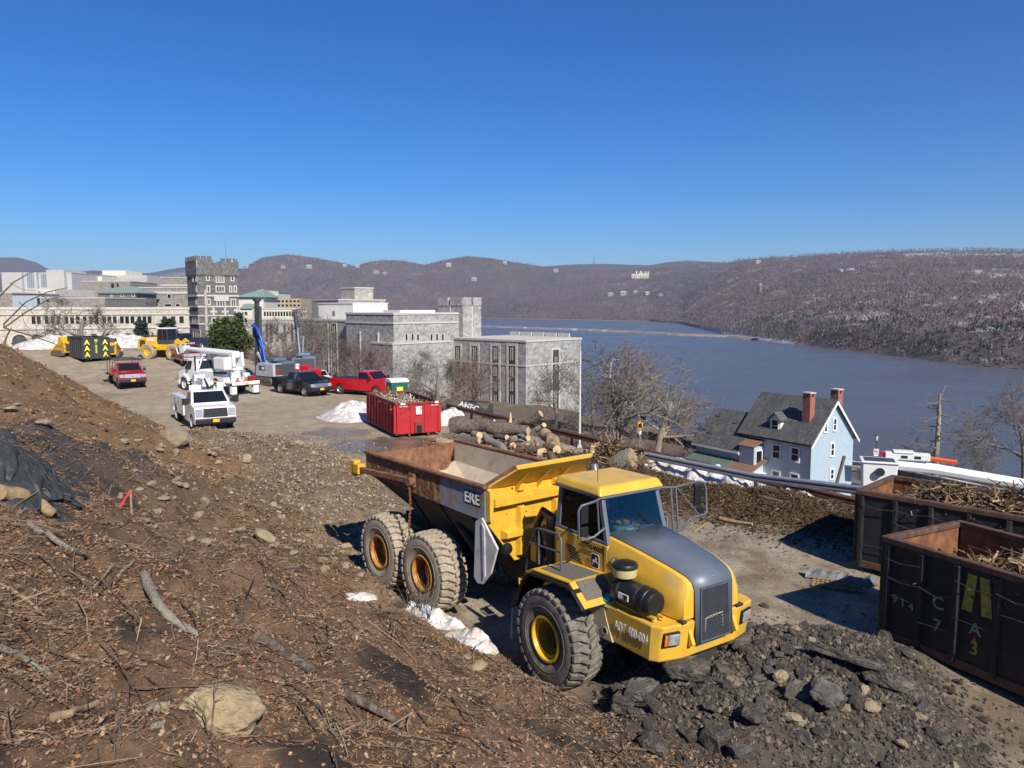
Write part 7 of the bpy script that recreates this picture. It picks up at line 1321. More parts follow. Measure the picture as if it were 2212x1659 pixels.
COPE = pmat('limestone_trim', (.50, .47, .42), var=.1, scale=1.5, rough=.9); CONC = pmat('pale_concrete', (.46, .455, .44), var=.06, scale=.3, rough=.9); CREAM = pmat('cream_wall', (.62, .59, .50), var=.05, scale=.4, rough=.9); TANW = pmat('tan_brick_wall', (.40, .33, .22), var=.08, scale=.6, rough=.9)
WGL = glassmat('dark_window', (.012, .013, .016), .12); PGL = glassmat('pale_glass_wall', (.20, .26, .32), .15); COPR = pmat('green_copper_roof', (.20, .27, .235), var=.12, scale=.6, rough=.75); ROOFG = pmat('grey_flat_roof', (.22, .215, .21), var=.1, scale=.5, rough=.95); SPAN = pmat('dark_spandrel', (.055, .05, .045), var=.1, rough=.7); WHT = pmat('white_metal_cladding', (.70, .69, .64), var=.03, scale=.8, rough=.6)
class Wall:
    def __init__(s, root, A, B, z0, z1): s.r = root; s.A = Vector((A[0], A[1], 0)); s.B = Vector((B[0], B[1], 0)); s.d = (s.B - s.A).normalized(); s.n = s.d.cross(Vector((0, 0, 1))); s.z0 = z0; s.z1 = z1; s.o = Vector(root.location)
    def pix(s, u, v):
        d = ray(u, v); o = Vector((0, 0, CH)) - s.A; t = -(o.dot(s.n)) / d.dot(s.n); p = o + d * t; return p.dot(s.d), p.z + 0
    def quad(s, a0, a1, z0, z1): return [s.A + s.d * a0 + Vector((0, 0, z0)) - s.o, s.A + s.d * a1 + Vector((0, 0, z0)) - s.o, s.A + s.d * a1 + Vector((0, 0, z1)) - s.o, s.A + s.d * a0 + Vector((0, 0, z1)) - s.o]
    def win(s, a0, a1, z0, z1, glass=None, trim=None, tw=.18, mull=0, name='window', off=.03, sill=True):
        if a1 < a0: a0, a1 = a1, a0
        if z1 < z0: z0, z1 = z1, z0
        q = s.quad(a0, a1, z0, z1); w = MB().plate(q, off=off, th=.06).build(name, glass or WGL, s.r)
        if trim is not None: MB().frame(q, 0, 1, 0, 1, tw, off + .09, .13).build('frame', trim, w)
        for k in range(mull): u = (k + 1) / (mull + 1); MB().plate(q, u - .05, u + .05, 0, 1, off + .05, .05).build('mullion', trim or COPE, w)
        return w
    def pwin(s, u0, v0, u1, v1, **k):
        a0, z1 = s.pix(u0, v0); a1, _ = s.pix(u1, v0); _, z0 = s.pix((u0 + u1) / 2, v1); return s.win(a0, a1, z0, z1, **k)
    def band(s, z0, z1, m, proud=.12, name='string_course', a0=None, a1=None): L = (s.B - s.A).length; return MB().plate(s.quad(-.1 if a0 is None else a0, L + .1 if a1 is None else a1, z0, z1), off=proud, th=proud + .1).build(name, m, s.r)
def block(root, A, B, depth, z0, z1, m, name='wall', cope=None, ch=.35, roof=ROOFG):
    """a rectangular mass whose front runs A -> B (left to right as seen) and goes back by depth; returns its front, right and left walls"""
    A = Vector((A[0], A[1], 0)); B = Vector((B[0], B[1], 0)); d = (B - A).normalized(); n = d.cross(Vector((0, 0, 1))); o = Vector(root.location); bk = -n * depth
    P = [A, B, B + bk, A + bk]; mb = MB().hexa([p + Vector((0, 0, z0)) - o for p in P] + [p + Vector((0, 0, z1)) - o for p in P]); w = mb.build(name, m, root)
    e = .15
    if cope is not None: Q = [A - d * e + n * e, B + d * e + n * e, B + d * e + bk - n * e, A - d * e + bk - n * e]; MB().hexa([p + Vector((0, 0, z1 + .002)) - o for p in Q] + [p + Vector((0, 0, z1 + ch)) - o for p in Q]).build('coping', cope, root)
    return Wall(root, A, B, z0, z1), Wall(root, B, B + bk, z0, z1), Wall(root, A + bk, A, z0, z1)
def bthing(name, label, u, v, y, zb, cat='building', group=None): p = at_y(u, v, y); return thing(name, label, cat, (p.x, p.y, zb), 0, group)
def px(u, y): return Vector(((u - CX) / FPX * y * 1.0, y, 0))
# ---- the long gallery on the left
t = bthing('gallery_building', 'long pale limestone gallery with a row of dark windows over pointed arches', 240, 700, 172, -4)
A, B = px(-60, 160), px(411, 182); f, r_, l_ = block(t, A, B, 12, -5, 6.4, ST4, cope=COPE, ch=.55)
xr = lambda x: .1984 * x
for i, x in enumerate((362, 420, 505, 570, 635, 720, 783, 845, 920, 985, 1050, 1130, 1190, 1248, 1325, 1382, 1440, 1515, 1571, 1627, 1790, 1885, 1975)): w_ = 20 if x < 1700 else 23; f.pwin(xr(x - w_), 683.2 + .15 * 0, xr(x + w_), 700.2 - .0012 * x, trim=None)
for a, b in ((2.15, 2.6), (5.25, 5.55)): f.band(a, b, COPE, .25)
for i, x in enumerate((215, 400, 590, 800, 1010, 1195, 1390, 1560)):
    a0, _ = f.pix(xr(x - 84), 740); a1, _ = f.pix(xr(x + 84), 740); c_ = (a0 + a1) / 2; hw = (a1 - a0) / 2; pts = []
    for k in range(13): th = math.pi * k / 12; pts.append((c_ + hw * math.cos(th), -.6 + 1.7 * math.sin(th) ** .8))
    base = f.A - f.o; V = [base + f.d * p[0] + Vector((0, 0, p[1])) + f.n * .04 for p in pts + [(a0, -4.8), (a1, -4.8)]]; MB().add(V, [tuple(range(len(V)))]).build('arch_opening', WGL if i % 2 else SPAN, t)
    V = []
    for k in range(13): th = math.pi * k / 12; V += [base + f.d * (c_ + q_ * hw * math.cos(th)) + Vector((0, 0, -.6 + 1.7 * q_ * math.sin(th) ** .8)) + f.n * .22 for q_ in (1.0, 1.16)]
    o = MB().add(V, [(2 * k, 2 * k + 2, 2 * k + 3, 2 * k + 1) for k in range(12)]).build('arch_moulding', COPE, t); md = o.modifiers.new('thick', 'SOLIDIFY'); md.thickness = .25; md.offset = 0
    MB().plate(f.quad(a1 + .05, a1 + .9, -5, 1.9), off=.6, th=.7).build('buttress', ST4, t)
# ---- campus buildings behind it
def simple(label, u0, u1, v0, vb, y, m, name='campus_building', wins=(), cope=None, dep=25, turn=.0, gl=None, trim=None, roof=None):
    a, b = px(u0, y * (1 - turn)), px(u1, y * (1 + turn)); zt = at_y((u0 + u1) / 2, v0, y).z; t = thing(name, label, 'building', (a.x, a.y, -8), 0, 'campus buildings behind the gallery'); f, r2, l2 = block(t, a, b, dep, -8, zt, m, cope=cope)
    for wn_ in wins: f.pwin(*wn_, glass=gl, trim=trim)
    return t, f, zt
t, f, z = simple('huge grey concrete hall with three tall glass bays at far left', 13, 163, 590, 640, 395, CONC, wins=((57.5, 592, 80, 621), (88, 592, 112, 620), (121, 593, 144, 622)), gl=PGL, dep=60, cope=CONC)
for u0, u1 in ((57.5, 80), (88, 112), (121, 144)):
    for k in range(1, 5): f.pwin(u0 + (u1 - u0) * k / 5 - .5, 592, u0 + (u1 - u0) * k / 5 + .5, 621, glass=CONC, name='bay_mullion', off=.5)
for u0, u1, vt in ((109, 147, 583), (13, 56, 589.5), (82, 88, 588)): a_, b_ = px(u0, 393), px(u1, 393); block(t, a_, b_, 20, -8, at_y(u0, vt, 393).z, CONC, 'pier')
t, f, z = simple('cream windowless block right of the concrete hall', 163, 228, 597, 620, 420, CREAM, cope=None)
t, f, z = simple('wide pale grey building with a cream penthouse', 226, 324, 594.5, 625, 440, CONC, wins=[(258 + 9 * k, 600, 264 + 9 * k, 606) for k in range(7)], gl=pmat('pale_window_panel', (.40, .39, .37), rough=.8)); a_, b_ = px(229, 445), px(279, 445); block(t, a_, b_, 20, z - 2, at_y(250, 584.5, 445).z, CREAM, 'penthouse')
t, f, z = simple('stone building with a white cornice left of the dark tower', 354, 412, 600, 640, 300, ST3, cope=COPE); f.band(z - 3.2, z - 2.6, COPE, .2)
t, f, z = simple('stepped brown stone building left of the dark tower', 296, 412, 622, 663, 262, ST3, wins=((362, 636, 369, 644), (407, 637, 411, 646), (332, 657, 342, 661), (356, 657, 370, 662), (380, 657, 388, 662)), trim=COPE, cope=COPE); f.band(z - 2.0, z - 1.2, COPE, .2); f.band(z - 7.4, z - 6.9, COPE, .2)
t, f, z = simple('low stone attic block behind the green roof', 184, 288, 608.5, 640, 330, ST3, cope=COPE, wins=((240, 612, 246, 622), (252, 612, 256, 622)))
t, f, z = simple('dark stone building under a green copper hip roof', 218, 299, 635, 663, 245, ST2, cope=COPE, wins=((240, 638, 242, 641), (262, 636, 266, 640), (286, 636, 290, 640), (258, 650, 266, 661)), trim=COPE, dep=14)
o = MB(); a_, b_ = f.A - f.o, f.B - f.o; n_ = f.n; zc = z + .36; e = [a_ - f.d * .8 + n_ * .8, b_ + f.d * .8 + n_ * .8, b_ + f.d * .8 - n_ * 15, a_ - f.d * .8 - n_ * 15]; rg = [a_ + f.d * 3.5 - n_ * 7, b_ - f.d * 3.5 - n_ * 7]
o.add([p + Vector((0, 0, zc)) for p in e] + [p + Vector((0, 0, zc + 2.2)) for p in rg], [(0, 1, 5, 4), (1, 2, 5), (2, 3, 4, 5), (3, 0, 4), (0, 3, 2, 1)]); o.build('hip_roof', COPR, t)
t, f, z = simple('blue grey glass annex over the gallery roof', 33, 95, 638.5, 663, 230, pmat('blue_grey_panel', (.34, .40, .46), var=.05, rough=.5), wins=((80, 644, 86, 660),), gl=WGL)
t, f, z = simple('dark stone block at the far left edge', -40, 33, 634, 663, 240, ST3, cope=COPE)
t, f, z = simple('low stone range over the middle of the gallery roof', 95, 232, 645, 663, 225, ST3, cope=COPE, wins=((100, 649, 108, 652),))
t, f, z = simple('white boxy stair house above the gallery roof', 85, 126, 624, 645, 270, CREAM)
# ---- the dark stone tower
C_ = Vector((-80.4, 198, 0)); t = thing('stone_tower', 'dark crenellated stone tower with white window surrounds', 'tower', (C_.x, C_.y, -6)); TA = C_ + Vector((-.6, .8, 0)) * 9.8; TB_ = C_ + Vector((.8, .6, 0)) * 10.3
f, r2, l2 = block(t, C_, TB_, 9.8, -6, 17.6, ST2); L = 10.3
lw = Wall(t, TA, C_, -6, 17.6)
for a0, a1, h_ in ((-.25, 4.0, 20.0), (6.0, 10.5, 19.6)): q = f.A + f.d * a0 + f.n * .35; q2 = f.A + f.d * a1 + f.n * .35; block(t, q, q2, 10.4, 15.2, h_ - .9, ST2, 'turret')
block(t, f.A + f.d * 4.02 + f.n * .05, f.A + f.d * 5.98 + f.n * .05, 9, 17.61, 18.4, ST2, 'parapet')
for a0, h_ in ((-.2, 20.0), (1.2, 20.0), (2.6, 20.0), (6.05, 19.6), (7.6, 19.6), (9.2, 19.6)): q = f.A + f.d * a0 + f.n * .36; q2 = q + f.d * 1.0; block(t, q, q2, .5, h_ - .9, h_, ST2, 'merlon')
for k in range(4): q = TA + lw.d * (.6 + 2.4 * k) + lw.n * .36; block(t, q, q + lw.d * 1.1, .5, 18.7 if k > 1 else 18.7, 20.0, ST2, 'merlon')
for wl_ in (f, lw):
    for z0_, z1_ in ((9.7, 10.15), (6.9, 7.3), (4.6, 4.95), (2.5, 2.85), (15.0, 15.2)): wl_.band(z0_, z1_, COPE if z0_ < 14 else ST2, .22)
R2 = lambda x, y: (356.6 + .1653 * x, 521.2 + .1653 * y)
TW = [(545, 265, 558, 330), (868, 275, 880, 345), (545, 425, 566, 505), (868, 430, 888, 510), (673, 460, 686, 530), (709, 460, 722, 530), (745, 460, 758, 530), (554, 590, 572, 655), (672, 595, 690, 655), (708, 595, 726, 655), (745, 595, 763, 655), (848, 595, 860, 655), (907, 595, 922, 655), (560, 765, 578, 820), (684, 770, 700, 845), (720, 770, 737, 845), (757, 770, 773, 845), (868, 765, 884, 845), (897, 765, 912, 845), (617, 1010, 655, 1065), (730, 1005, 750, 1065), (812, 1005, 832, 1065)]
for x0, y0, x1, y1 in TW: f.pwin(*R2(x0, y0), *R2(x1, y1), trim=COPE, tw=.30)
for x0, y0, x1, y1 in ((405, 260, 412, 330), (400, 430, 412, 520), (406, 595, 415, 655), (405, 770, 415, 820), (360, 440, 366, 520), (358, 1005, 440, 1065), (370, 1170, 462, 1280)): lw.pwin(*R2(x0, y0), *R2(x1, y1), trim=COPE, tw=.28, mull=3 if x1 - x0 > 50 else 0)
for x, y in ((633, 920), (785, 920), (940, 905)): (a0, z0_) = f.pix(*R2(x, y)); MB().plate(f.quad(a0 - .9, a0 + .9, z0_ - .25, z0_ + .25), off=.1, th=.15).build('carved_cross', COPE, t); MB().plate(f.quad(a0 - .25, a0 + .25, z0_ - 1.1, z0_ + 1.1), off=.103, th=.15).build('carved_cross', COPE, t)
(a0, z0_) = f.pix(*R2(640, 735)); (a1, _) = f.pix(*R2(830, 735)); MB().plate(f.quad(a0, a1, z0_ - .9, z0_ + .5), off=.25, th=.3).build('carved_panel', COPE, t)
p_ = f.A + f.d * 8 - f.n * 2 - f.o; MB().cyl(p_ + Vector((0, 0, 17.4)), p_ + Vector((0, 0, 25)), .06, .02, n=5).build('flag_mast', DGREY, t)
# ---- between the tower and the granite hall
t, f, z = simple('cream pavilion with a green copper hip roof right of the tower', 519, 572, 644, 700, 262, CREAM, wins=((528, 680, 532, 686), (528, 691, 532, 698)), cope=COPE, dep=16)
o = MB(); a_, b_ = f.A - f.o, f.B - f.o; n_ = f.n; zc = z + .36; e = [a_ - f.d + n_, b_ + f.d * 1 + n_, b_ + f.d * 1 - n_ * 17, a_ - f.d - n_ * 17]; apx = (a_ + b_) / 2 - n_ * 8 + f.d * 1.5
o.add([p + Vector((0, 0, zc)) for p in e] + [apx + Vector((0, 0, zc + 3.0))], [(0, 1, 4), (1, 2, 4), (2, 3, 4), (3, 0, 4), (0, 3, 2, 1)]); o.build('hip_roof', COPR, t)
t, f, z = simple('low cream house with a green roof beside the tower', 521, 548, 667, 700, 238, CREAM, wins=((529, 674, 534, 680), (529, 687, 534, 697)), dep=8, trim=COPE); a_, b_ = f.A - f.o, f.B - f.o; MB().add([a_ + Vector((0, 0, z)) + n_ * .5, b_ + Vector((0, 0, z)) + n_ * .5, b_ + Vector((0, 0, z + 1.6)) - n_ * 4, a_ + Vector((0, 0, z + 1.6)) - n_ * 4, a_ + Vector((0, 0, z)) - n_ * 8.5, b_ + Vector((0, 0, z)) - n_ * 8.5], [(0, 1, 2, 3), (3, 2, 5, 4), (0, 3, 4), (1, 5, 2)]).build('roof', COPR, t)
t, f, z = simple('long cream flat-roofed building behind the drill masts', 553, 642, 668, 705, 250, CREAM, wins=[(570 + 6 * k, 673, 574 + 6 * k, 683) for k in range(11)], cope=COPE, dep=14)
t, f, z = simple('tan brick building with rows of windows behind the bare trees', 596, 652, 645, 690, 330, TANW, wins=[(600 + 8.5 * k, 648.5 + 9 * j, 605 + 8.5 * k, 653 + 9 * j) for k in range(6) for j in range(3)], dep=18)
t, f, z = simple('grey stone range with dark strips behind the drills', 536, 655, 691, 760, 212, ST1, cope=COPE, dep=12)
for u in (560, 573, 583, 596, 612, 628): f.pwin(u, 700, u + 5, 738, glass=SPAN)
t, f, z = simple('small white block on the skyline right of the green roof', 560, 575, 627, 645, 420, CREAM); t, f, z = simple('far low white building with snow on its roof', 570, 603, 635, 650, 430, CREAM)
# ---- the granite hall
D1, D2 = Vector((-.69, .724, 0)), Vector((.65, .76, 0)); D1.normalize(); D2.normalize()
t = thing('granite_hall', 'large grey granite hall with crenellated tower and tall window strips by the river', 'building', (2.7, 150, -17)); ZB = -17.0
RG = lambda x, y: (630.9 + .2976 * x, 576 + .2976 * y)
def corner_block(Cc, kl, kr, z0, z1, m, name='wall', cope=COPE, ch=.4):
    """mass with its near corner at Cc, left face kl long, right face kr long"""
    Cc = Vector((Cc[0], Cc[1], 0)); A_ = Cc + D1 * kl; B_ = Cc + D2 * kr; P = [Cc, B_, B_ + D1 * kl, A_]; o = Vector(t.location); MB().hexa([p + Vector((0, 0, z0)) - o for p in P] + [p + Vector((0, 0, z1)) - o for p in P]).build(name, m, t)
    if cope is not None:
        e = .14; Q = [Cc - D1 * e - D2 * e, B_ - D1 * e + D2 * e, B_ + D1 * (kl + e) + D2 * e, A_ + D1 * e - D2 * e]; MB().hexa([p + Vector((0, 0, z1 + .003)) - o for p in Q] + [p + Vector((0, 0, z1 + ch)) - o for p in Q]).build('coping', cope, t)
    return Wall(t, A_, Cc, z0, z1), Wall(t, Cc, B_, z0, z1)
CB = Vector((2.72, 150, 0)); zpar = at_y(1136, 735.2, 150).z
lf, rf = corner_block(CB, 22.5, 18.5, ZB, zpar - .4, ST1)
for w_ in (lf, rf): w_.band(zpar - 5.2, zpar - 4.9, COPE, .12)
strip_rows = [(585, 680), (727, 795), (833, 905), (930, 1010), (1040, 1090)]
for x0, x1 in ((1183, 1222), (1303, 1348), (1452, 1500), (1572, 1622)):
    a0, z1_ = lf.pix(*RG(x0, 575)); a1, _ = lf.pix(*RG(x1, 575)); lf.win(a0, a1, ZB + .3, z1_, glass=SPAN, trim=COPE, tw=.55, name='window_strip', off=.05)
    for y0, y1 in strip_rows: _, za = lf.pix(*RG((x0 + x1) / 2, y0)); _, zb_ = lf.pix(*RG((x0 + x1) / 2, y1)); lf.win(a0 + .15, a1 - .15, zb_, za, glass=WGL, trim=None, mull=2, off=.09)
for x0, x1 in ((1890, 1935),):
    a0, z1_ = rf.pix(*RG(x0, 605)); a1, _ = rf.pix(*RG(x1, 605)); rf.win(a0, a1, ZB + .3, z1_, glass=SPAN, trim=COPE, tw=.45, name='window_strip', off=.05)
    for y0, y1 in strip_rows: _, za = rf.pix(*RG((x0 + x1) / 2, y0 + 70)); _, zb_ = rf.pix(*RG((x0 + x1) / 2, y1 + 70)); rf.win(a0 + .15, a1 - .15, zb_, za, glass=WGL, trim=None, mull=2, off=.09)
o_ = Vector(t.location)
for k in range(5): q = CB + D1 * (4 + 3.8 * k) + D2 * 17.3; ob = MB().box(-1.6, 1.6, -.15, .15, 0, .9).build('roof_railing', COPE, t); ob.location = q + Vector((0, 0, zpar)) - o_; ob.rotation_euler = (0, 0, math.atan2(D1.y, D1.x))
Cu = Vector((-23.5, 153, 0)); zu = at_y(851, 675.7, 153).z; ul, ur = corner_block(Cu, 17.6, 19.8, ZB, zu - .4, ST1)
for w_ in (ul, ur): _, zz_ = w_.pix(*RG(740, 410)); w_.band(zz_ - .2, zz_ + .15, COPE, .14)
for x in (495, 628): a0, _ = ul.pix(*RG(x, 450)); MB().plate(ul.quad(a0 - .2, a0 + .2, ZB + 1, zu - 4), off=.25, th=.3).build('pilaster', COPE, t)
for x in (828, 872, 912, 1010, 1050, 1092): ur.pwin(*RG(x - 7, 490), *RG(x + 7, 536), trim=COPE, tw=.14)
_, zs = ul.pix(*RG(700, 562)); corner_block(Cu - D1 * 1.4 - D2 * 1.4 + Vector((0, 0, 0)), 7.5, 16.0, ZB, zs, ST1, 'lower_stage')
for x0, x1, y0 in ((362, 388, 610), (560, 582, 640)): a0, z1_ = ul.pix(*RG(x0, y0)); a1, _ = ul.pix(*RG(x1, y0)); ul.win(a0, a1, ZB + .2, z1_, glass=SPAN, name='recess_shade', off=.06)  # flat dark panels painted as the shadows of two wall recesses
Sl = Cu + D1 * 17.61 + D2 * 2.0; zl = at_y(700, 690, 175).z; ll, lr = corner_block(Sl, 25, 22, ZB, zl - .4, ST1)
for x0, x1 in ((110, 148), (222, 258), (285, 322), (30, 60)):
    a0, z1_ = ll.pix(*RG(x0, 415)); a1, _ = ll.pix(*RG(x1, 415)); ll.win(a0, a1, ZB + .3, z1_, glass=SPAN, trim=COPE, tw=.3, name='window_strip', off=.05)
    for y0, y1 in ((430, 490), (535, 590), (625, 690), (720, 780)): _, za = ll.pix(*RG((x0 + x1) / 2, y0)); _, zb_ = ll.pix(*RG((x0 + x1) / 2, y1)); ll.win(a0 + .15, a1 - .15, zb_, za, glass=WGL, trim=None, mull=2, off=.09)
Tc = Vector((-10.6, 166, 0)); zt_ = at_y(1000, 642, 166).z; tl, tr_ = corner_block(Tc, 8.5, 5.8, ZB + 3, zt_ - 1.8, ST1, 'tower', None)
for wl_, Ln, cells in ((tl, 8.5, ((0, 3.6), (4.3, 8.5))), (tr_, 5.8, ((0, 2.6), (3.2, 5.8)))):
    for a0, a1 in cells: q = [p for p in wl_.quad(a0, a1, zt_ - 1.8, zt_)]; MB().plate(q, off=.12, th=.9).build('merlon', ST1, t)
    for a0 in (Ln * .5,): MB().plate(wl_.quad(a0 - .16, a0 + .16, zt_ - 9, zt_ - 1.85), off=.1, th=.15).build('pilaster', COPE, t)
Wc = Vector((-37.5, 182, 0)); zw = at_y(764, 656, 182).z; wl2, wr2 = corner_block(Wc, 16, 10.6, 0, zw, WHT, 'rooftop_shed', WHT, .25); wl2.pwin(*RG(292, 322), *RG(310, 360), name='shed_window')
for k in range(30): MB().plate(wl2.quad(.3 + k * .52, .36 + k * .52, .5, zw - .2), off=.05, th=.06).build('cladding_seam', WHT, t)
corner_block(Vector((-46, 205, 0)), 13, 16, -5, at_y(790, 649, 205).z, ST1); corner_block(Vector((-43.5, 214, 0)), 7.0, 6.5, 0, at_y(790, 623, 214).z, stone_mat('moss_stained_granite', ((.42, .40, .33), (.33, .32, .27))), 'roof_tower')
corner_block(Cu + D1 * 3 + D2 * 4, 6, 10, zu - 1, zu + .5, WHT, 'roof_housing', None)
# ---- the blue house
hd_ = Vector((-.54, .842, 0)); hl = Vector((-.842, -.54, 0)); gx_, gy_ = 30.4, 72.0; gzh = gz(gx_ + 0, gy_) - .6
HB = thing('blue_house', 'light blue clapboard house with slate roof and two brick chimneys', 'house', (gx_, gy_, gzh), math.atan2(hd_.y, hd_.x))
zr_ = at_y(1804, 865, 72).z - gzh; ze_ = at_y(1756, 953, 70.2).z - gzh; HLn, HW = 8.3, 3.25
def clap(name, c):
    m, N, L, P = nodes_of(name); tc = N.new('ShaderNodeTexCoord'); w = N.new('ShaderNodeTexWave'); w.wave_type = 'BANDS'; w.bands_direction = 'Z'; w.wave_profile = 'SAW'; w.inputs['Scale'].default_value = 2.6; w.inputs['Distortion'].default_value = 0; L.new(tc.outputs['Object'], w.inputs['Vector'])
    n = N.new('ShaderNodeTexNoise'); n.inputs['Scale'].default_value = 2; L.new(tc.outputs['Object'], n.inputs['Vector']); mr = N.new('ShaderNodeMapRange'); mr.inputs[3].default_value = .88; mr.inputs[4].default_value = 1.1; L.new(n.outputs[0], mr.inputs[0]); s = N.new('ShaderNodeVectorMath'); s.operation = 'SCALE'; s.inputs[0].default_value = c; L.new(mr.outputs[0], s.inputs['Scale']); L.new(s.outputs[0], P.inputs['Base Color']); P.inputs['Roughness'].default_value = .7
    b = N.new('ShaderNodeBump'); b.inputs['Strength'].default_value = 1; b.inputs['Distance'].default_value = .03; L.new(w.outputs['Fac'], b.inputs['Height']); L.new(b.outputs[0], P.inputs['Normal']); return m
CLAP = clap('blue_clapboard', (.47, .58, .67)); SLT = stone_mat('slate_shingles', ((.125, .125, .12), (.085, .085, .085)), .30, .2, (.05, .05, .05), .6); WTR = pmat('white_house_trim', (.74, .74, .72), var=.04, rough=.6); BRK = pmat('chimney_brick', (.30, .115, .075), var=.25, scale=14, rough=.9, c2=(.42, .30, .25), c2scale=3, c2lo=.55, c2hi=.75, bump=.4, bscale=30); BRN = pmat('brown_tar_roof', (.20, .115, .065), var=.12, rough=.95); GRF = pmat('green_metal_roof', (.09, .135, .11), var=.12, rough=.6)
m = MB(); m.prism([(-HW, 0), (HW, 0), (HW, ze_), (0, zr_ - .15), (-HW, ze_)], 'x', 0, HLn); m.build('wall', CLAP, HB)
def slope_roof(x0, x1, y0, z0_, y1, z1_, m_, name, th=.12, slates=False):
    o = MB(); n_ = Vector((0, -(z1_ - z0_), (y1 - y0))).normalized(); n_ = n_ if n_.z > 0 else -n_; P = [(x0, y0, z0_), (x1, y0, z0_), (x1, y1, z1_), (x0, y1, z1_)]; o.hexa([Vector(p) for p in P] + [Vector(p) + n_ * th for p in P]); b = o.build(name, m_, HB)
    return b
ov = .38; k_ = (zr_ - ze_) / HW
for s in (1, -1): slope_roof(-ov, HLn + .1, s * (HW + .35), ze_ - .35 * k_, 0, zr_, SLT, 'roof_slope')
m = MB(); m.prism([(-HW - .4, ze_ - .42 * k_), (0, zr_ + .02), (HW + .4, ze_ - .42 * k_), (HW + .4, ze_ - .42 * k_ - .28), (0, zr_ - .30), (-HW - .4, ze_ - .42 * k_ - .28)], 'x', -ov - .04, -ov + .02); m.build('barge_board', WTR, HB)
m = MB(); m.box(-.3, HLn, HW + .28, HW + .42, ze_ - .48, ze_ - .36); m.build('gutter', SPAN, HB); m = MB(); m.tube([(-.05, HW + .3, ze_ - .45), (-.05, HW + .08, ze_ - .8), (-.05, HW + .08, .8)], .05, 6); m.build('downpipe', SPAN, HB)
def hwin(x0, x1, z0_, z1_, side='long', tr=.14):
    q = [(x1, HW, z0_), (x0, HW, z0_), (x0, HW, z1_), (x1, HW, z1_)] if side == 'long' else [(0, x0, z0_), (0, x1, z0_), (0, x1, z1_), (0, x0, z1_)]
    if side != 'long': q = [(0, x1, z0_), (0, x0, z0_), (0, x0, z1_), (0, x1, z1_)]
    w = MB().plate(q, off=.03, th=.05).build('window', WGL, HB); MB().frame(q, 0, 1, 0, 1, tr, .08, .1).build('frame', WTR, w); MB().plate(q, 0, 1, .47, .53, .06, .04).build('sash_bar', WTR, w); MB().plate(q, -.12, 1.12, -.14, -.08, .14, .14).build('sill', WTR, w)
invH = (Matrix.Translation(HB.location) @ Matrix.Rotation(HB.rotation_euler.z, 4, 'Z')).inverted()
def hp(u, v, side):
    o = invH @ Vector((0, 0, CH)); d = invH.to_3x3() @ ray(u, v); t_ = ((HW - o.y) / d.y) if side == 'long' else ((0 - o.x) / d.x); p = o + d * t_; return (p.x if side == 'long' else p.y), p.z
HR = lambda x, y: (1371.5 + .248 * x, 795.5 + .248 * y)
for side, rects in (('long', ((1207, 667, 1265, 778), (1370, 692, 1428, 805), (1200, 895, 1258, 985), (1362, 922, 1420, 1020))), ('gable', ((1652, 470, 1670, 550), (1730, 445, 1750, 535), (1708, 660, 1730, 755), (1704, 885, 1726, 960)))):
    for x0, y0, x1, y1 in rects:
        a, z1_ = hp(*HR(x0, y0), side); b, _ = hp(*HR(x1, y0), side); _, z0_ = hp(*HR((x0 + x1) / 2, y1), side); hwin(min(a, b), max(a, b), z0_, z1_, side)
def chim(x, y, zb_, zt2, w=.42):
    m = MB(); m.box(x - w, x + w, y - w * .85, y + w * .85, zb_, zt2 - .45); c = m.build('chimney', BRK, HB)
    for sx_ in (-1, 1):
        for sy_ in (-1, 1): MB().box(x + sx_ * w * .75 - .1, x + sx_ * w * .75 + .1, y + sy_ * w * .6 - .1, y + sy_ * w * .6 + .1, zt2 - .45, zt2 - .12).build('chimney_pier', BRK, c)
    MB().box(x - w - .05, x + w + .05, y - w * .9 - .05, y + w * .9 + .05, zt2 - .12, zt2).build('chimney_cap', COPE, c)
chim(1.5, 1.75, zr_ - 2.6, zr_ + .75); chim(.6, -1.2, zr_ - 1.9, zr_ + 1.0)
dx, dy = 4.35, 2.45; dz = zr_ - k_ * dy; m = MB(); m.prism([(dx - .62, dz - .75), (dx + .62, dz - .75), (dx + .62, dz + .55), (dx, dz + 1.15), (dx - .62, dz + .55)], 'y', dy + .45, dy - 1.4); m.build('dormer', WTR, HB)
for s in (-1, 1): o = MB(); P = [(dx, dy + .65, dz + 1.2), (dx + s * .82, dy + .65, dz + .45), (dx + s * .82, dy - 1.2, dz + .45), (dx, dy - 1.9, dz + 1.2)]; o.add(P + [(p[0], p[1], p[2] + .08) for p in P], [(0, 1, 2, 3), (4, 5, 6, 7), (0, 1, 5, 4), (1, 2, 6, 5), (2, 3, 7, 6), (3, 0, 4, 7)]); o.build('dormer_roof', SLT, HB)
q = [(dx + .34, dy + .45, dz - .60), (dx - .34, dy + .45, dz - .60), (dx - .34, dy + .45, dz + .5), (dx + .34, dy + .45, dz + .5)]; w = MB().plate(q, off=.03).build('window', WGL, HB); MB().frame(q, 0, 1, 0, 1, .12, .07, .08).build('frame', WTR, w); MB().plate(q, 0, 1, .47, .53, .06, .04).build('sash_bar', WTR, w)
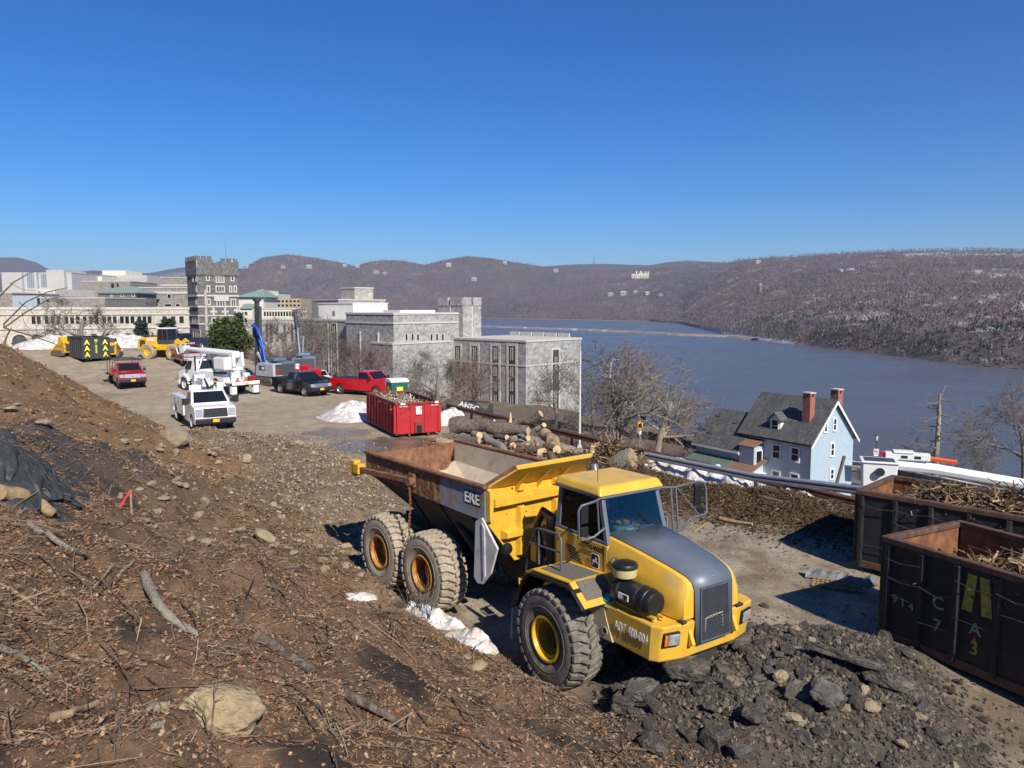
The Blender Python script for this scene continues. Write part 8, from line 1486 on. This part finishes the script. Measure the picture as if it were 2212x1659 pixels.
# rear wing, lean-tos and porch
wr_, we_ = zr_ - 2.15, zr_ - 5.3; wx0, wx1 = 7.2, 13.4; wy = 1.3; we_y = 4.7
m = MB(); m.prism([(-2.0, 0), (we_y - .3, 0), (we_y - .3, we_ - .1), (wy, wr_ - .12), (-2.0, we_ - .1)], 'x', wx0 + .25, wx1 - .2); m.build('wing_wall', CLAP, HB)
slope_roof(wx0 - .1, wx1, we_y + .1, we_ - .3, wy, wr_, SLT, 'wing_roof'); slope_roof(wx0 - .1, wx1, -2.4, we_ - .3, wy, wr_, SLT, 'wing_roof')
m = MB(); m.prism([(we_y + .15, we_ - .38), (wy, wr_ + .02), (wy, wr_ - .22), (we_y + .15, we_ - .62)], 'x', wx0 - .16, wx0 - .10); m.build('barge_board', WTR, HB); m = MB(); m.box(wx0 - .1, wx1, we_y + .10, we_y + .2, we_ - .48, we_ - .26); m.build('gutter', WTR, HB)
m = MB(); m.box(5.3, 7.15, HW, 4.7, 2, ze_ - 1.3); m.build('entry_wall', CLAP, HB); slope_roof(5.2, 7.2, 4.85, ze_ - 1.35, HW, ze_ - .75, BRN, 'entry_roof')
m = MB(); m.box(4.9, 7.6, HW, 6.3, 0, ze_ - 3.9); m.build('porch_wall', WTR, HB); slope_roof(4.7, 7.8, 6.5, ze_ - 3.95, HW, ze_ - 2.6, BRN, 'porch_roof')
q = [(5.29, 4.4, ze_ - 2.9), (5.29, 3.6, ze_ - 2.9), (5.29, 3.6, ze_ - 1.7), (5.29, 4.4, ze_ - 1.7)]; w = MB().plate(q, off=.03).build('window', WGL, HB); MB().frame(q, 0, 1, 0, 1, .1, .06, .08).build('frame', WTR, w)
slope_roof(7.85, 13.2, 7.6, we_ - 2.5, we_y - .3, we_ - 1.3, GRF, 'veranda_roof'); m = MB()
for k in range(14): x = 7.95 + k * .4; m.hexa([(x, 7.6, we_ - 2.38), (x + .03, 7.6, we_ - 2.38), (x + .03, we_y - .2, we_ - 1.2), (x, we_y - .2, we_ - 1.2), (x, 7.6, we_ - 2.32), (x + .03, 7.6, we_ - 2.32), (x + .03, we_y - .2, we_ - 1.13), (x, we_y - .2, we_ - 1.13)])
m.build('roof_seams', GRF, HB)
for x in (8, 10.6, 13): m = MB(); m.box(x - .07, x + .07, 7.2, 7.34, 0, we_ - 2.45); m.build('veranda_post', WTR, HB)
for x, y in ((9.3, 2.6), (12.0, 2.2), (12.6, 3.6), (11.6, 3.8)): zz_ = wr_ - (y - wy) * (wr_ - we_) / (we_y - wy); MB().cyl((x, y, zz_ - .1), (x, y, zz_ + .75), .05, n=8).build('vent_pipe', SPAN, HB)
slope_roof(-1.9, .1, -4.6, 2.9, -2.0, 3.3, ROOFG, 'front_porch_roof')
for y in (-4.4, -3.2): m = MB(); m.box(-1.8, -1.66, y - .07, y + .07, 0, 2.9); m.build('porch_post', WTR, HB)
m = MB()
for k in range(10): m.box(-2.4 - k * .12, -2.36 - k * .12, -3.3, -3.26, .9 - k * .1 - .5 + .4, 1.7 - k * .1)
m.tube([(-2.3, -3.28, 1.75), (-3.7, -3.28, .65)], .05, 4); m.build('stair_railing', WTR, HB)
# ---- poles, lamp, signs, fence, wall, road
WOODP = pmat('weathered_pole_wood', (.42, .38, .32), var=.12, scale=3, rough=.95); GPST = pmat('dark_green_lamp_iron', (.008, .075, .045), rough=.5); FAB = pmat('black_silt_fabric', (.012, .012, .013), var=.3, scale=2, rough=.85)
p = at_y(449, 765, 112); zt2 = at_y(442, 626, 112).z; t = thing('light_pole', 'tall bare weathered pole standing left of the big pine', 'pole', (p.x, p.y, gz(p.x, p.y))); MB().cyl((0, 0, 0), (0, 0, zt2 - t.location.z), .26, .19, n=12).build('shaft', WOODP, t, 40); MB().box(-.35, .35, -.35, .35, 0, .25).build('foot', CONC, t)
p = at_y(1252, 955, 52); t = thing('utility_pole', 'slim pale pole rising behind the rusty guard rail beside the granite hall', 'pole', (p.x, p.y, gz(p.x, p.y))); MB().cyl((0, 0, 0), (0, 0, at_y(1255, 758, 52).z - t.location.z), .085, .06, n=10).build('shaft', pmat('grey_pole', (.55, .54, .52), rough=.7), t, 40); MB().box(-.15, .15, -.12, .12, 1.2, 1.6).build('meter_box', CONC, t)
p = at_y(1891, 1000, 97); t = thing('lamp_post', 'green iron lamp post with a no-turn sign by the river wall', 'lamp post', (p.x, p.y, p.z - .5)); H_ = at_y(1900, 938, 97).z - t.location.z
MB().lathe([(.22, 0), (.22, .25), (.12, .5), (.07, .8), (.055, H_ - .9), (.09, H_ - .85)], 'z', 10).build('post', GPST, t, 40); MB().lathe([(.12, H_ - .8), (.24, H_ - .2), (.24, H_ - .18), (.06, H_)], 'z', 8).build('lantern', pmat('lantern_glass', (.55, .58, .58), rough=.2), t, 40); MB().lathe([(.27, H_ - .2), (.12, H_ - .02), (.03, H_ + .12)], 'z', 8).build('lantern_cap', GPST, t, 40)
SF = facing((-.02, -.10, H_ * .48), (1, 0, 0), ZU); o = MB().prism([(-.32, -.32), (.32, -.32), (.32, .32), (-.32, .32)], 'z', 0, .02).build('sign_plate', WHITE, t); o.matrix_local = SF
MB().prism([(.02, -.18), (.1, -.18), (.1, .08), (-.06, .08), (-.06, .15), (-.2, .03), (-.06, -.08), (-.06, .0), (.02, 0)], 'z', .021, .024).build('turn_arrow', BLACKL, o)
rg = MB(); rg.lathe([(.22, .025), (.28, .025), (.28, .028), (.22, .028)], 'z', 28); rg.prism([(-.2, .13), (-.13, .2), (.2, -.13), (.13, -.2)], 'z', .029, .032); rg.build('red_ring', pmat('sign_red', (.6, .01, .01), rough=.5), o); o = MB().prism([(-.28, -.1), (.28, -.1), (.28, .1), (-.28, .1)], 'z', 0, .02).build('lower_plate', WHITE, t); o.matrix_local = facing((-.02, -.1, H_ * .48 - .5), (1, 0, 0), ZU); o = MB().prism([(-.2, -.25), (-.05, -.25), (-.02, .3), (-.16, .3)], 'z', 0, .02).build('red_flag', ORNG, t); o.matrix_local = facing((-.2, -.1, H_ * .48 - .95), (1, 0, 0), ZU)
p = at_y(1382, 950, 66); t = thing('solar_sign', 'yellow warning sign with a small solar panel among the brush', 'sign', (p.x, p.y, gz(p.x, p.y))); H_ = at_y(1382, 905, 66).z - t.location.z; MB().cyl((0, 0, 0), (0, 0, H_), .04, n=8).build('post', GALV, t); MB().box(-.22, .22, -.06, -.02, H_ - .9, H_ - .1).build('sign_board', PLT, t, bevel=.02); MB().box(-.15, .15, -.075, -.061, H_ - .8, H_ - .4).build('sign_print', BLACKL, t); o = MB().box(-.3, .3, -.02, .02, -.22, .22).build('solar_panel', GLS, t); o.location = (.22, -.1, H_ + .1); o.rotation_euler = (R(40), 0, 0); MB().box(-.12, .12, -.05, -.02, H_ - 1.35, H_ - 1.0).build('white_plate', WHITE, t)
p = at_y(1806, 1075, 40); t = thing('leaning_post', 'dark leaning plank post in front of the bush by the house', 'post', (p.x, p.y, gz(p.x, p.y))); zz_ = t.location.z; e0 = at_y(1803, 1060, 40) - t.location; e1 = at_y(1824, 985, 40) - t.location; MB().tube([(0, 0, 0), e0, e1], .09, 4).build('plank', BARK, t)
def beyond(u, v, h):
    d = ray(u, v); t_ = np.arange(56, 140, .2); z_ = ground_parts(d.x * t_, d.y * t_)[0] + h; k = np.nonzero(CH + d.z * t_ < z_)[0]; k = t_[k[0]] if len(k) else 120.0; return Vector((d.x * k, d.y * k, 0))
fp = [beyond(u, v, 1.2) for u, v in ((1150, 903), (1200, 907), (1255, 914), (1320, 922), (1400, 932), (1470, 944), (1505, 952))]
t = thing('silt_fence', 'sagging black silt fence beyond the rusty guard rail', 'fence', (fp[0].x, fp[0].y, gz(fp[0].x, fp[0].y))); o0 = Vector(t.location); fz = [Vector((p.x, p.y, gz(p.x, p.y))) - o0 for p in fp]
for i in range(len(fz) - 1):
    V = []; n = 7
    for k in range(n + 1): q = fz[i].lerp(fz[i + 1], k / n); wv = .12 * math.sin(k * 2.1 + i); V += [q + Vector((wv, 0, 0)), q + Vector((wv * .5, 0, 1.25 - .25 * math.sin(math.pi * k / n) - .1 * (i % 2)))]
    MB().add(V, [(2 * k, 2 * k + 2, 2 * k + 3, 2 * k + 1) for k in range(n)]).build('fabric', FAB, t); MB().box(-.03, .03, -.03, .03, 0, 1.35).build('stake', BARKT, t, loc=fz[i])
def strip(name, s0, s1, k0, k1, m, dz=.03, kind='structure', label=None):
    V = []; n = 60
    for i in range(n + 1):
        k = k0 + (k1 - k0) * i / n
        for s in (s0, s1): q = RAIL_P + RAIL_N * s + RAIL_D * k; V.append((q[0], q[1], gz(q[0], q[1]) + dz + .25))
    o = MB().add(V, [(2 * i, 2 * i + 1, 2 * i + 3, 2 * i + 2) for i in range(n)]).build(name, m, smooth=60); tag(o, label, kind=kind); return o
strip('road', 50, 57, -20, 60, pmat('grey_asphalt_road', (.14, .135, .13), var=.1, scale=2, rough=.95), label='grey road running below the house'); strip('pavement', 57.3, 59.3, -20, 60, pmat('pale_pavement', (.42, .37, .29), var=.1, scale=1.5, rough=.95), .12, label='pale pavement along the river wall')
t = thing('river_wall', 'low dark fieldstone wall along the river bank behind the lamp post', 'wall', (0, 0, 0)); q0 = RAIL_P + RAIL_N * 60.5; t.location = (q0[0], q0[1], gz(q0[0], q0[1])); rq = random.Random(4); FST = stone_mat('fieldstone', ((.16, .14, .12), (.09, .08, .07)), .5, .3, (.05, .045, .04)); o0 = Vector(t.location)
for i in range(34):
    k = -22 + i * 2.0; a_ = RAIL_P + RAIL_N * 60.3 + RAIL_D * k; b_ = RAIL_P + RAIL_N * 60.3 + RAIL_D * (k + 1.99); z_ = gz(a_[0], a_[1]); d_ = Vector((RAIL_N[0], RAIL_N[1], 0)) * .5; P = [Vector((a_[0], a_[1], z_ - .5)), Vector((b_[0], b_[1], z_ - .5)), Vector((b_[0], b_[1], z_ - .5)) + d_, Vector((a_[0], a_[1], z_ - .5)) + d_]; h2 = 1.35 + rq.uniform(-.06, .06); MB().hexa([p - o0 for p in P] + [p - o0 + Vector((0, 0, h2)) for p in P]).build('wall_section', FST, t); MB().hexa([p - o0 + Vector((0, 0, h2 + .002)) for p in P] + [p - o0 + Vector((0, 0, h2 + .14)) for p in P]).build('cap_stone', COPE if i % 3 else ROOFG, t, bevel=.03)
# ---- far houses, castle, water tower, mast, causeway
def hill_at(u, v):
    ts = np.linspace(0, 1, 900); x, y, z = hill_pt(np.full(900, float(u)), ts); d = y * cp - (z - CH) * sp; vv = CY - FPX * (y * sp + (z - CH) * cp) / d; i = int(np.argmin(np.abs(vv - v))); return Vector((x[i], y[i], z[i]))
SNR = pmat('snowy_roof', (.46, .46, .48), rough=.8); HWL = pmat('pale_house_wall', (.42, .40, .38), var=.05, rough=.8)
def far_house(label, u, v, w_px, k, wall=HWL):
    p = hill_at(u, v); s = w_px / FPX * p.y; t = thing('hillside_house', label, 'house', (p.x, p.y, p.z - 1), R(10 * (k % 5) - 20), 'houses on the far hills'); w, d, h = s, s * .6, s * .38
    MB().box(-w / 2, w / 2, -d / 2, d / 2, 0, h + 3).build('wall', wall, t); MB().prism([(-w * .54, h + 3), (w * .54, h + 3), (w * .3, h + 3 + s * .22), (-w * .3, h + 3 + s * .22)], 'y', -d * .56, d * .56).build('roof', SNR, t)
    for j in range(3): MB().box(-w * .4 + j * w * .32, -w * .4 + j * w * .32 + w * .12, -d / 2 - .1, -d / 2 + .1, 3 + h * .3, 3 + h * .75).build('window', WGL, t)
FH = [(537, 580, 10, 'white'), (617, 581, 9, 'broad white'), (672, 580, 12, 'long flat'), (748, 577, 9, 'cream'), (775, 578, 9, 'pale'), (815, 591, 10, 'wide white'), (834, 593, 8, 'grey'), (1025, 607, 12, 'large pale'), (970, 576, 12, 'long ridge-top'), (1090, 571, 9, 'white ridge-top'), (1005, 660, 8, 'riverside'), (1200, 588, 10, 'grey'), (1632, 569, 10, 'big gabled'), (1810, 589, 9, 'white'), (1830, 590, 14, 'broad white'), (1850, 590, 7, 'small white'), (1318, 640, 12, 'low brown'), (1345, 638, 14, 'long pale'), (1370, 634, 8, 'white gabled'), (1395, 637, 10, 'stone'), (1425, 640, 8, 'small pale')]
for k, (u, v, w, lb) in enumerate(FH): far_house('%s house on the far hill, %s from the left' % (lb, ('1st 2nd 3rd 4th 5th 6th 7th 8th 9th 10th 11th 12th 13th 14th 15th 16th 17th 18th 19th 20th 21st 22nd 23rd 24th 25th 26th 27th 28th 29th 30th 31st 32nd').split()[sorted(range(len(FH)), key=lambda i: FH[i][0]).index(k)]), u, v, w, k)
p = hill_at(1380, 601); s = p.y / FPX; t = thing('hilltop_castle', 'pale yellow castle with towers on the far hill', 'castle', (p.x, p.y, p.z - 2)); YS = pmat('pale_yellow_stone', (.66, .60, .42), var=.06, scale=.1, rough=.9)
for x0, x1, h_ in ((-19, -12, 9), (-12, -4, 8), (-10, -7, 15), (-4, 6, 11), (-1, 3, 15), (6, 18, 9), (9, 12, 14), (15, 18, 14)): MB().box(x0 * s, x1 * s, -6 * s * (1 + h_ / 90), 6 * s, 0, h_ * s + 2).build('castle_tower' if x1 - x0 < 5 else 'castle_wall', YS, t)
for k in range(9): MB().box((-17 + 4 * k) * s, (-16 + 4 * k) * s, -7.2 * s, -7 * s, 4 * s, 6.5 * s).build('window', WGL, t)
p = hill_at(1638, 634); s = p.y / FPX; t = thing('water_tower', 'round brick tower with a conical roof in the far woods', 'tower', (p.x, p.y, p.z + 4)); MB().cyl((0, 0, -8), (0, 0, 13 * s), 4 * s, n=16).build('shaft', pmat('red_brown_brick', (.28, .16, .13), rough=.9), t, 40); MB().cyl((0, 0, 13 * s), (0, 0, 20 * s), 5.5 * s, .2, n=16).build('roof', ROOFG, t, 40)
t = thing('radio_mast', 'thin lattice radio mast on the skyline', 'mast', tuple(at_y(1283, 574, 7000))); hm = 23 / FPX * 7000; m = MB()
for a_ in (0, 2.1, 4.2): m.cyl((math.cos(a_) * 14, math.sin(a_) * 14, -20), (math.cos(a_) * 2, math.sin(a_) * 2, hm), 1.6, 1.0, n=4)
for k in range(8): r_ = 14 - 12 * k / 8; z_ = hm * k / 8; m.tube([(math.cos(a_) * r_, math.sin(a_) * r_, z_) for a_ in (0, 2.1, 4.2, 0)], .8, 4)
m.build('lattice', DGREY, t)
cw = [at_z(u, v, RIVER_Z) for u, v in ((990, 704), (1100, 708), (1250, 713), (1400, 720), (1480, 725), (1580, 728), (1640, 735))]; V = []; F_ = []
for i, p in enumerate(cw): d = (cw[min(i + 1, 6)] - cw[max(i - 1, 0)]).normalized(); n_ = Vector((-d.y, d.x, 0)); V += [p - n_ * 16 + Vector((0, 0, -1)), p - n_ * 9 + Vector((0, 0, 3)), p + n_ * 9 + Vector((0, 0, 3)), p + n_ * 16 + Vector((0, 0, -1))]
o = MB().add(V, [(4 * i + j, 4 * i + j + 1, 4 * i + 5 + j, 4 * i + 4 + j) for i in range(6) for j in range(3)]).build('causeway', pmat('causeway_stone', (.26, .21, .16), var=.3, scale=.08, rough=.95, c2=(.55, .54, .52), c2scale=.05, c2lo=.55, c2hi=.65)); tag(o, 'low stone causeway crossing the river', kind='structure')
# ================================================================== TREES AND SHRUBS
TBK = pmat('grey_tree_bark', (.20, .165, .135), var=.3, scale=4, rough=.95, bump=.5); TBS = pmat('sycamore_bark', (.33, .29, .23), var=.35, scale=2.5, rough=.95, c2=(.16, .125, .09), c2scale=2, c2lo=.45, c2hi=.6); TWG = pmat('twig_brown', (.165, .135, .108), var=.25, scale=2, rough=.95); TWR = pmat('reddish_twigs', (.19, .13, .105), var=.25, scale=2, rough=.95)
def grow(q, trunk, crown, p, d, L, r, lv, maxlv, spread, up, nb):
    n = 4 if lv < 2 else 3; pts = [p]; rs = [r]; dd = d.copy()
    for i in range(n):
        dd = (dd + Vector((q.gauss(0, 1), q.gauss(0, 1), q.gauss(0, .7))) * (.07 if lv == 0 else .17) + Vector((0, 0, up * (.5 if lv else 0)))).normalized(); pts.append(pts[-1] + dd * L / n); rs.append(r * (1 - (.55 if lv == 0 else .75) * (i + 1) / n))
    (trunk if lv < 3 else crown).tube(pts, rs, (8, 6, 5, 3, 3)[lv], cap=lv == 0)
    if lv == maxlv: return
    for k in range(nb[lv]):
        t = q.uniform(.35 if lv == 0 else .2, 1.0); f = t * n; i = min(int(f), n - 1); b = pts[i].lerp(pts[i + 1], f - i); ax = (pts[i + 1] - pts[i]).normalized(); s = ax.orthogonal().normalized(); s.rotate(Matrix.Rotation(q.uniform(0, 6.28), 3, ax))
        grow(q, trunk, crown, b, (ax * (1 - spread) + s * spread * 1.25).normalized(), L * q.uniform(.5, .78) * (1.1 - .35 * t), max(rs[i] * q.uniform(.42, .6), .0021 if lv < 3 else .0015), lv + 1, maxlv, spread, up, nb)
def bare_proto(seed, spread, up, nb, bark, twig, trunk_r=.021, tl=.62):
    q = random.Random(seed); t = thing('bare_tree', '', 'tree', (0, 0, 0), 0, 'leafless trees'); tk, cr = MB(), MB(); grow(q, tk, cr, Vector((0, 0, -.02)), Vector((0, 0, 1)), tl, trunk_r, 0, 4, spread, up, nb)
    k = 1 / max(v[2] for v in tk.v + cr.v)
    for mb in (tk, cr): mb.v = [(x * k, y * k, z * k) for x, y, z in mb.v]
    tk.build('trunk', bark, t, 50, fix=False); cr.build('crown', twig, t, fix=False); return t
NBR = (9, 7, 6, 4)
PROTO = [bare_proto(11, .55, .10, NBR, TBK, TWG), bare_proto(12, .62, .04, NBR, TBS, TWG, .027, .5), bare_proto(13, .42, .14, (11, 7, 5, 4), TBK, TWR, .02), bare_proto(14, .6, .03, NBR, TBK, TWG, .03, .45)]
used = set()
def plant(k, label, u, y, vtop, seed, wide=1.0, ub=None):
    p = px(u, y); zb = gz(p.x, p.y); h = at_y(u, vtop, y).z - zb; o = PROTO[k] if k not in used else copy_tree(PROTO[k]); used.add(k)
    for ch in o.children:
        pass
    o.location = (p.x, p.y, zb - .1); o.rotation_euler = (0, 0, seed * 1.7); o.scale = (h * wide, h * wide, h); o['label'] = label; return o
plant(3, 'broad bare tree in front of the gallery arcade', 180, 132, 622, 1, 1.15)
plant(0, 'tangled bare tree right of the second drill mast', 668, 92, 652, 2, 1.0); plant(3, 'bare tree behind the drill masts', 612, 112, 648, 3, 1.1); plant(0, 'bare tree between the red tank and the granite hall', 705, 100, 672, 4, .9)
plant(2, 'slim bare tree left of the granite hall corner', 772, 84, 700, 5, .8); plant(2, 'upright bare tree just right of the red pickup cab', 800, 80, 712, 6, .9); plant(0, 'bare tree behind the green toilet', 893, 72, 745, 7, .95); plant(3, 'spreading bare tree behind the red container', 946, 66, 735, 8, .9); plant(2, 'dense reddish bare tree before the window strips', 1018, 78, 728, 9, .95); plant(2, 'second reddish bare tree before the window strips', 990, 84, 738, 10, .8)
plant(0, 'bare tree in front of the hall right face', 1210, 80, 745, 11, .85); plant(1, 'largest pale sycamore right of the slim pole', 1345, 70, 722, 12, 1.0); plant(1, 'smaller sycamore behind the yellow sign', 1420, 84, 800, 13, 1.15); plant(0, 'grey bare tree left of the largest sycamore', 1285, 88, 770, 14, .9)
plant(0, 'bare tree reaching in from the right edge over the river', 2235, 72, 800, 15, 1.15); plant(0, 'low bare tree at the right river bank', 2130, 84, 940, 16, 1.2); plant(2, 'leafless thicket tree left of the dead conifer', 1960, 88, 945, 17, .9)
# the dead conifer: straight pole with level limbs
p = px(2034, 84); t = thing('dead_conifer', 'dead conifer with drooping bare limbs above the bucket truck', 'tree', (p.x, p.y, gz(p.x, p.y) - .2)); H_ = at_y(2034, 832, 84).z - t.location.z; q = random.Random(9); m = MB(); m.tube([(0, 0, 0), (.1, 0, H_ * .3), (.15, 0, H_ * .7), (.1, 0, H_ * .92)], [.42, .30, .2, .08], 8); m.tube([(.1, 0, H_ * .85), (.7, 0, H_)], [.08, .03], 5); m.build('trunk', TBS, t, 50)
for k in range(26):
    z = H_ * (.14 + .78 * k / 26); a = q.uniform(0, 6.28); L = (H_ * .48) * (1.05 - z / H_) * q.uniform(.6, 1.15) + .6; m = MB(); pts = [(.1, 0, z)]
    for i in range(1, 6): f = i / 5; pts.append((.1 + math.cos(a + .1 * i * q.uniform(-1, 1)) * L * f, math.sin(a) * L * f, z - L * .28 * f + L * .42 * f ** 3))
    m.tube(pts, [.09, .07, .055, .04, .03, .012], 5)
    for i in range(1, 6):
        for j in range(5): b = Vector(pts[i]); m.tube([b, b + Vector((q.gauss(0, .3), q.gauss(0, .3), q.uniform(-.35, .35)))], [.018, .006], 3)
    m.build('limb', TBK, t)
# evergreens
NEED = vcmat('pine_needles', var=.3, vscale=6, rough=.8)
def evergreen(label, u, y, vtop, wide, seed, cols, conical=.9, n=9000):
    p = px(u, y); zb = gz(p.x, p.y); h = at_y(u, vtop, y).z - zb; w = wide / FPX * y / 2; t = thing('evergreen_tree', label, 'tree', (p.x, p.y, zb - .1), 0, 'evergreens by the lot'); MB().cyl((0, 0, 0), (0, 0, h * .9), h * .03, .03, n=7).build('trunk', TBK, t); g_ = np.random.default_rng(seed); nb = 150
    cz = g_.uniform(.08, .97, nb); a = g_.uniform(0, 6.28, nb); rad = w * np.where(cz > .3, (1 - (cz - .3) / .7 * conical), .65 + cz) * g_.uniform(.35, 1.0, nb); ctr = np.stack([np.cos(a) * rad, np.sin(a) * rad, cz * h], -1)
    def smp(g, k): i = g.integers(0, nb, k); return ctr[i] + g.normal(0, 1, (k, 3)) * np.array([.16, .16, .09]) * w * 1.1
    V, Fm, C = flakes_mesh(n, smp, .12, .34, cols, seed + 1, 0, 1.0, (1.2, 2.6)); np_mesh('crown', V, Fm, NEED, t, colr=C)
G1 = [(.05, .075, .022), (.035, .055, .02), (.075, .10, .03), (.10, .115, .035)]; G2 = [(.035, .055, .038), (.025, .042, .03), (.05, .07, .045)]
evergreen('big olive green pine beside the drill rigs', 494, 104, 690, 100, 1, G1, .75, 12000); evergreen('dark narrow spruce behind the big pine', 519, 112, 672, 34, 2, G2, 1.0, 5000); evergreen('dark pine above the wheel loader', 365, 122, 686, 52, 3, G2, .8, 7000); evergreen('small dark pine left of the wheel loader', 307, 122, 692, 42, 4, G2, .8, 6000)
# brush
def shrub(label, u, y, w, h, seed, m_, n=260, group='leafless shrubs'):
    p = px(u, y); t = thing('shrub', label, 'shrub', (p.x, p.y, gz(p.x, p.y) - .05), 0, group); q = random.Random(seed); mb = MB()
    for k in range(n):
        a = q.uniform(0, 6.28); b = Vector((math.cos(a), math.sin(a), 0)) * q.uniform(0, .35) * w; e = b + Vector((math.cos(a) * w * q.uniform(.1, .6), math.sin(a) * w * q.uniform(.1, .6), h * q.uniform(.5, 1.05))); c_ = b.lerp(e, .5) + Vector((q.gauss(0, .1), q.gauss(0, .1), h * .12)); mb.tube([b, c_, e], [.014, .01, .004], 3, cap=False)
    mb.build('stems', m_, t, fix=False)
SHR = pmat('russet_brush', (.26, .165, .11), var=.3, scale=3, rough=.95)
shrub('round brown bush in front of the house gable', 1803, 60, 1.5, 2.6, 1, SHR, 420); shrub('pale thin shrub under the house windows', 1650, 58, 1.3, 2.6, 2, TWG, 200)
q = random.Random(6)
for k in range(38):
    u = q.uniform(1170, 1540); y = q.uniform(56, 92); shrub('russet brush beyond the rusty guard rail', u, y, q.uniform(1.6, 2.8), q.uniform(1.2, 2.4), 10 + k, SHR, 170, 'russet brush beyond the rail')
for k in range(16): u = q.uniform(1860, 2210); y = q.uniform(72, 90); shrub('dark brush on the river bank behind the containers', u, y, q.uniform(1.5, 2.6), q.uniform(1.0, 2.0), 60 + k, TWG, 150, 'brush on the river bank')
for k in range(14): u = q.uniform(545, 760); y = q.uniform(78, 100); shrub('reddish brush behind the drills and pickups', u, y, q.uniform(1.5, 2.6), q.uniform(1.5, 3.0), 90 + k, TWR, 150, 'brush behind the drills')
# bare sapling hanging over the left edge of the slope
t = thing('bare_sapling', 'thin dark leafless sapling crossing the view at the left edge', 'sapling', tuple(hit(8, 745))); o0 = Vector(t.location); yd = o0.y
for pts, r_ in ((((8, 745), (7, 725), (9, 708)), .022), (((9, 708), (0, 700), (40, 652), (82, 629), (117, 620)), .018), (((-6, 645), (20, 610), (47, 589), (60, 583)), .016), (((9, 708), (47, 675), (92, 645), (112, 640)), .016), (((9, 708), (55, 724), (99, 742), (129, 761)), .016), (((40, 652), (55, 668), (66, 690)), .008), (((82, 629), (92, 645), (90, 660)), .008), (((47, 675), (45, 700), (55, 720)), .006), (((20, 610), (40, 625), (82, 629)), .006)):
    P = [at_y(u, v, yd) - o0 + Vector((0, .3 * i, 0)) for i, (u, v) in enumerate(pts)]; MB().tube(P, [r_ * yd / 14 * (1 - .6 * i / (len(P) - 1)) for i in range(len(P))], 5).build('branch', BARK, t, 50)
def build_haze():
    m = bpy.data.materials.new('air'); m.use_nodes = True; N = m.node_tree.nodes; L = m.node_tree.links
    N.remove(N['Principled BSDF'])
    v = N.new('ShaderNodeVolumePrincipled'); v.inputs['Color'].default_value = (.80, .86, 1, 1); v.inputs['Density'].default_value = 7.5e-5; v.inputs['Anisotropy'].default_value = .2
    L.new(v.outputs[0], N['Material Output'].inputs['Volume'])
    o = MB().box(-8600, 8600, -60, 10800, -78, 640).build('haze', m)
    tag(o, 'thin blue haze over the valley', 'haze', kind='stuff')
build_haze()
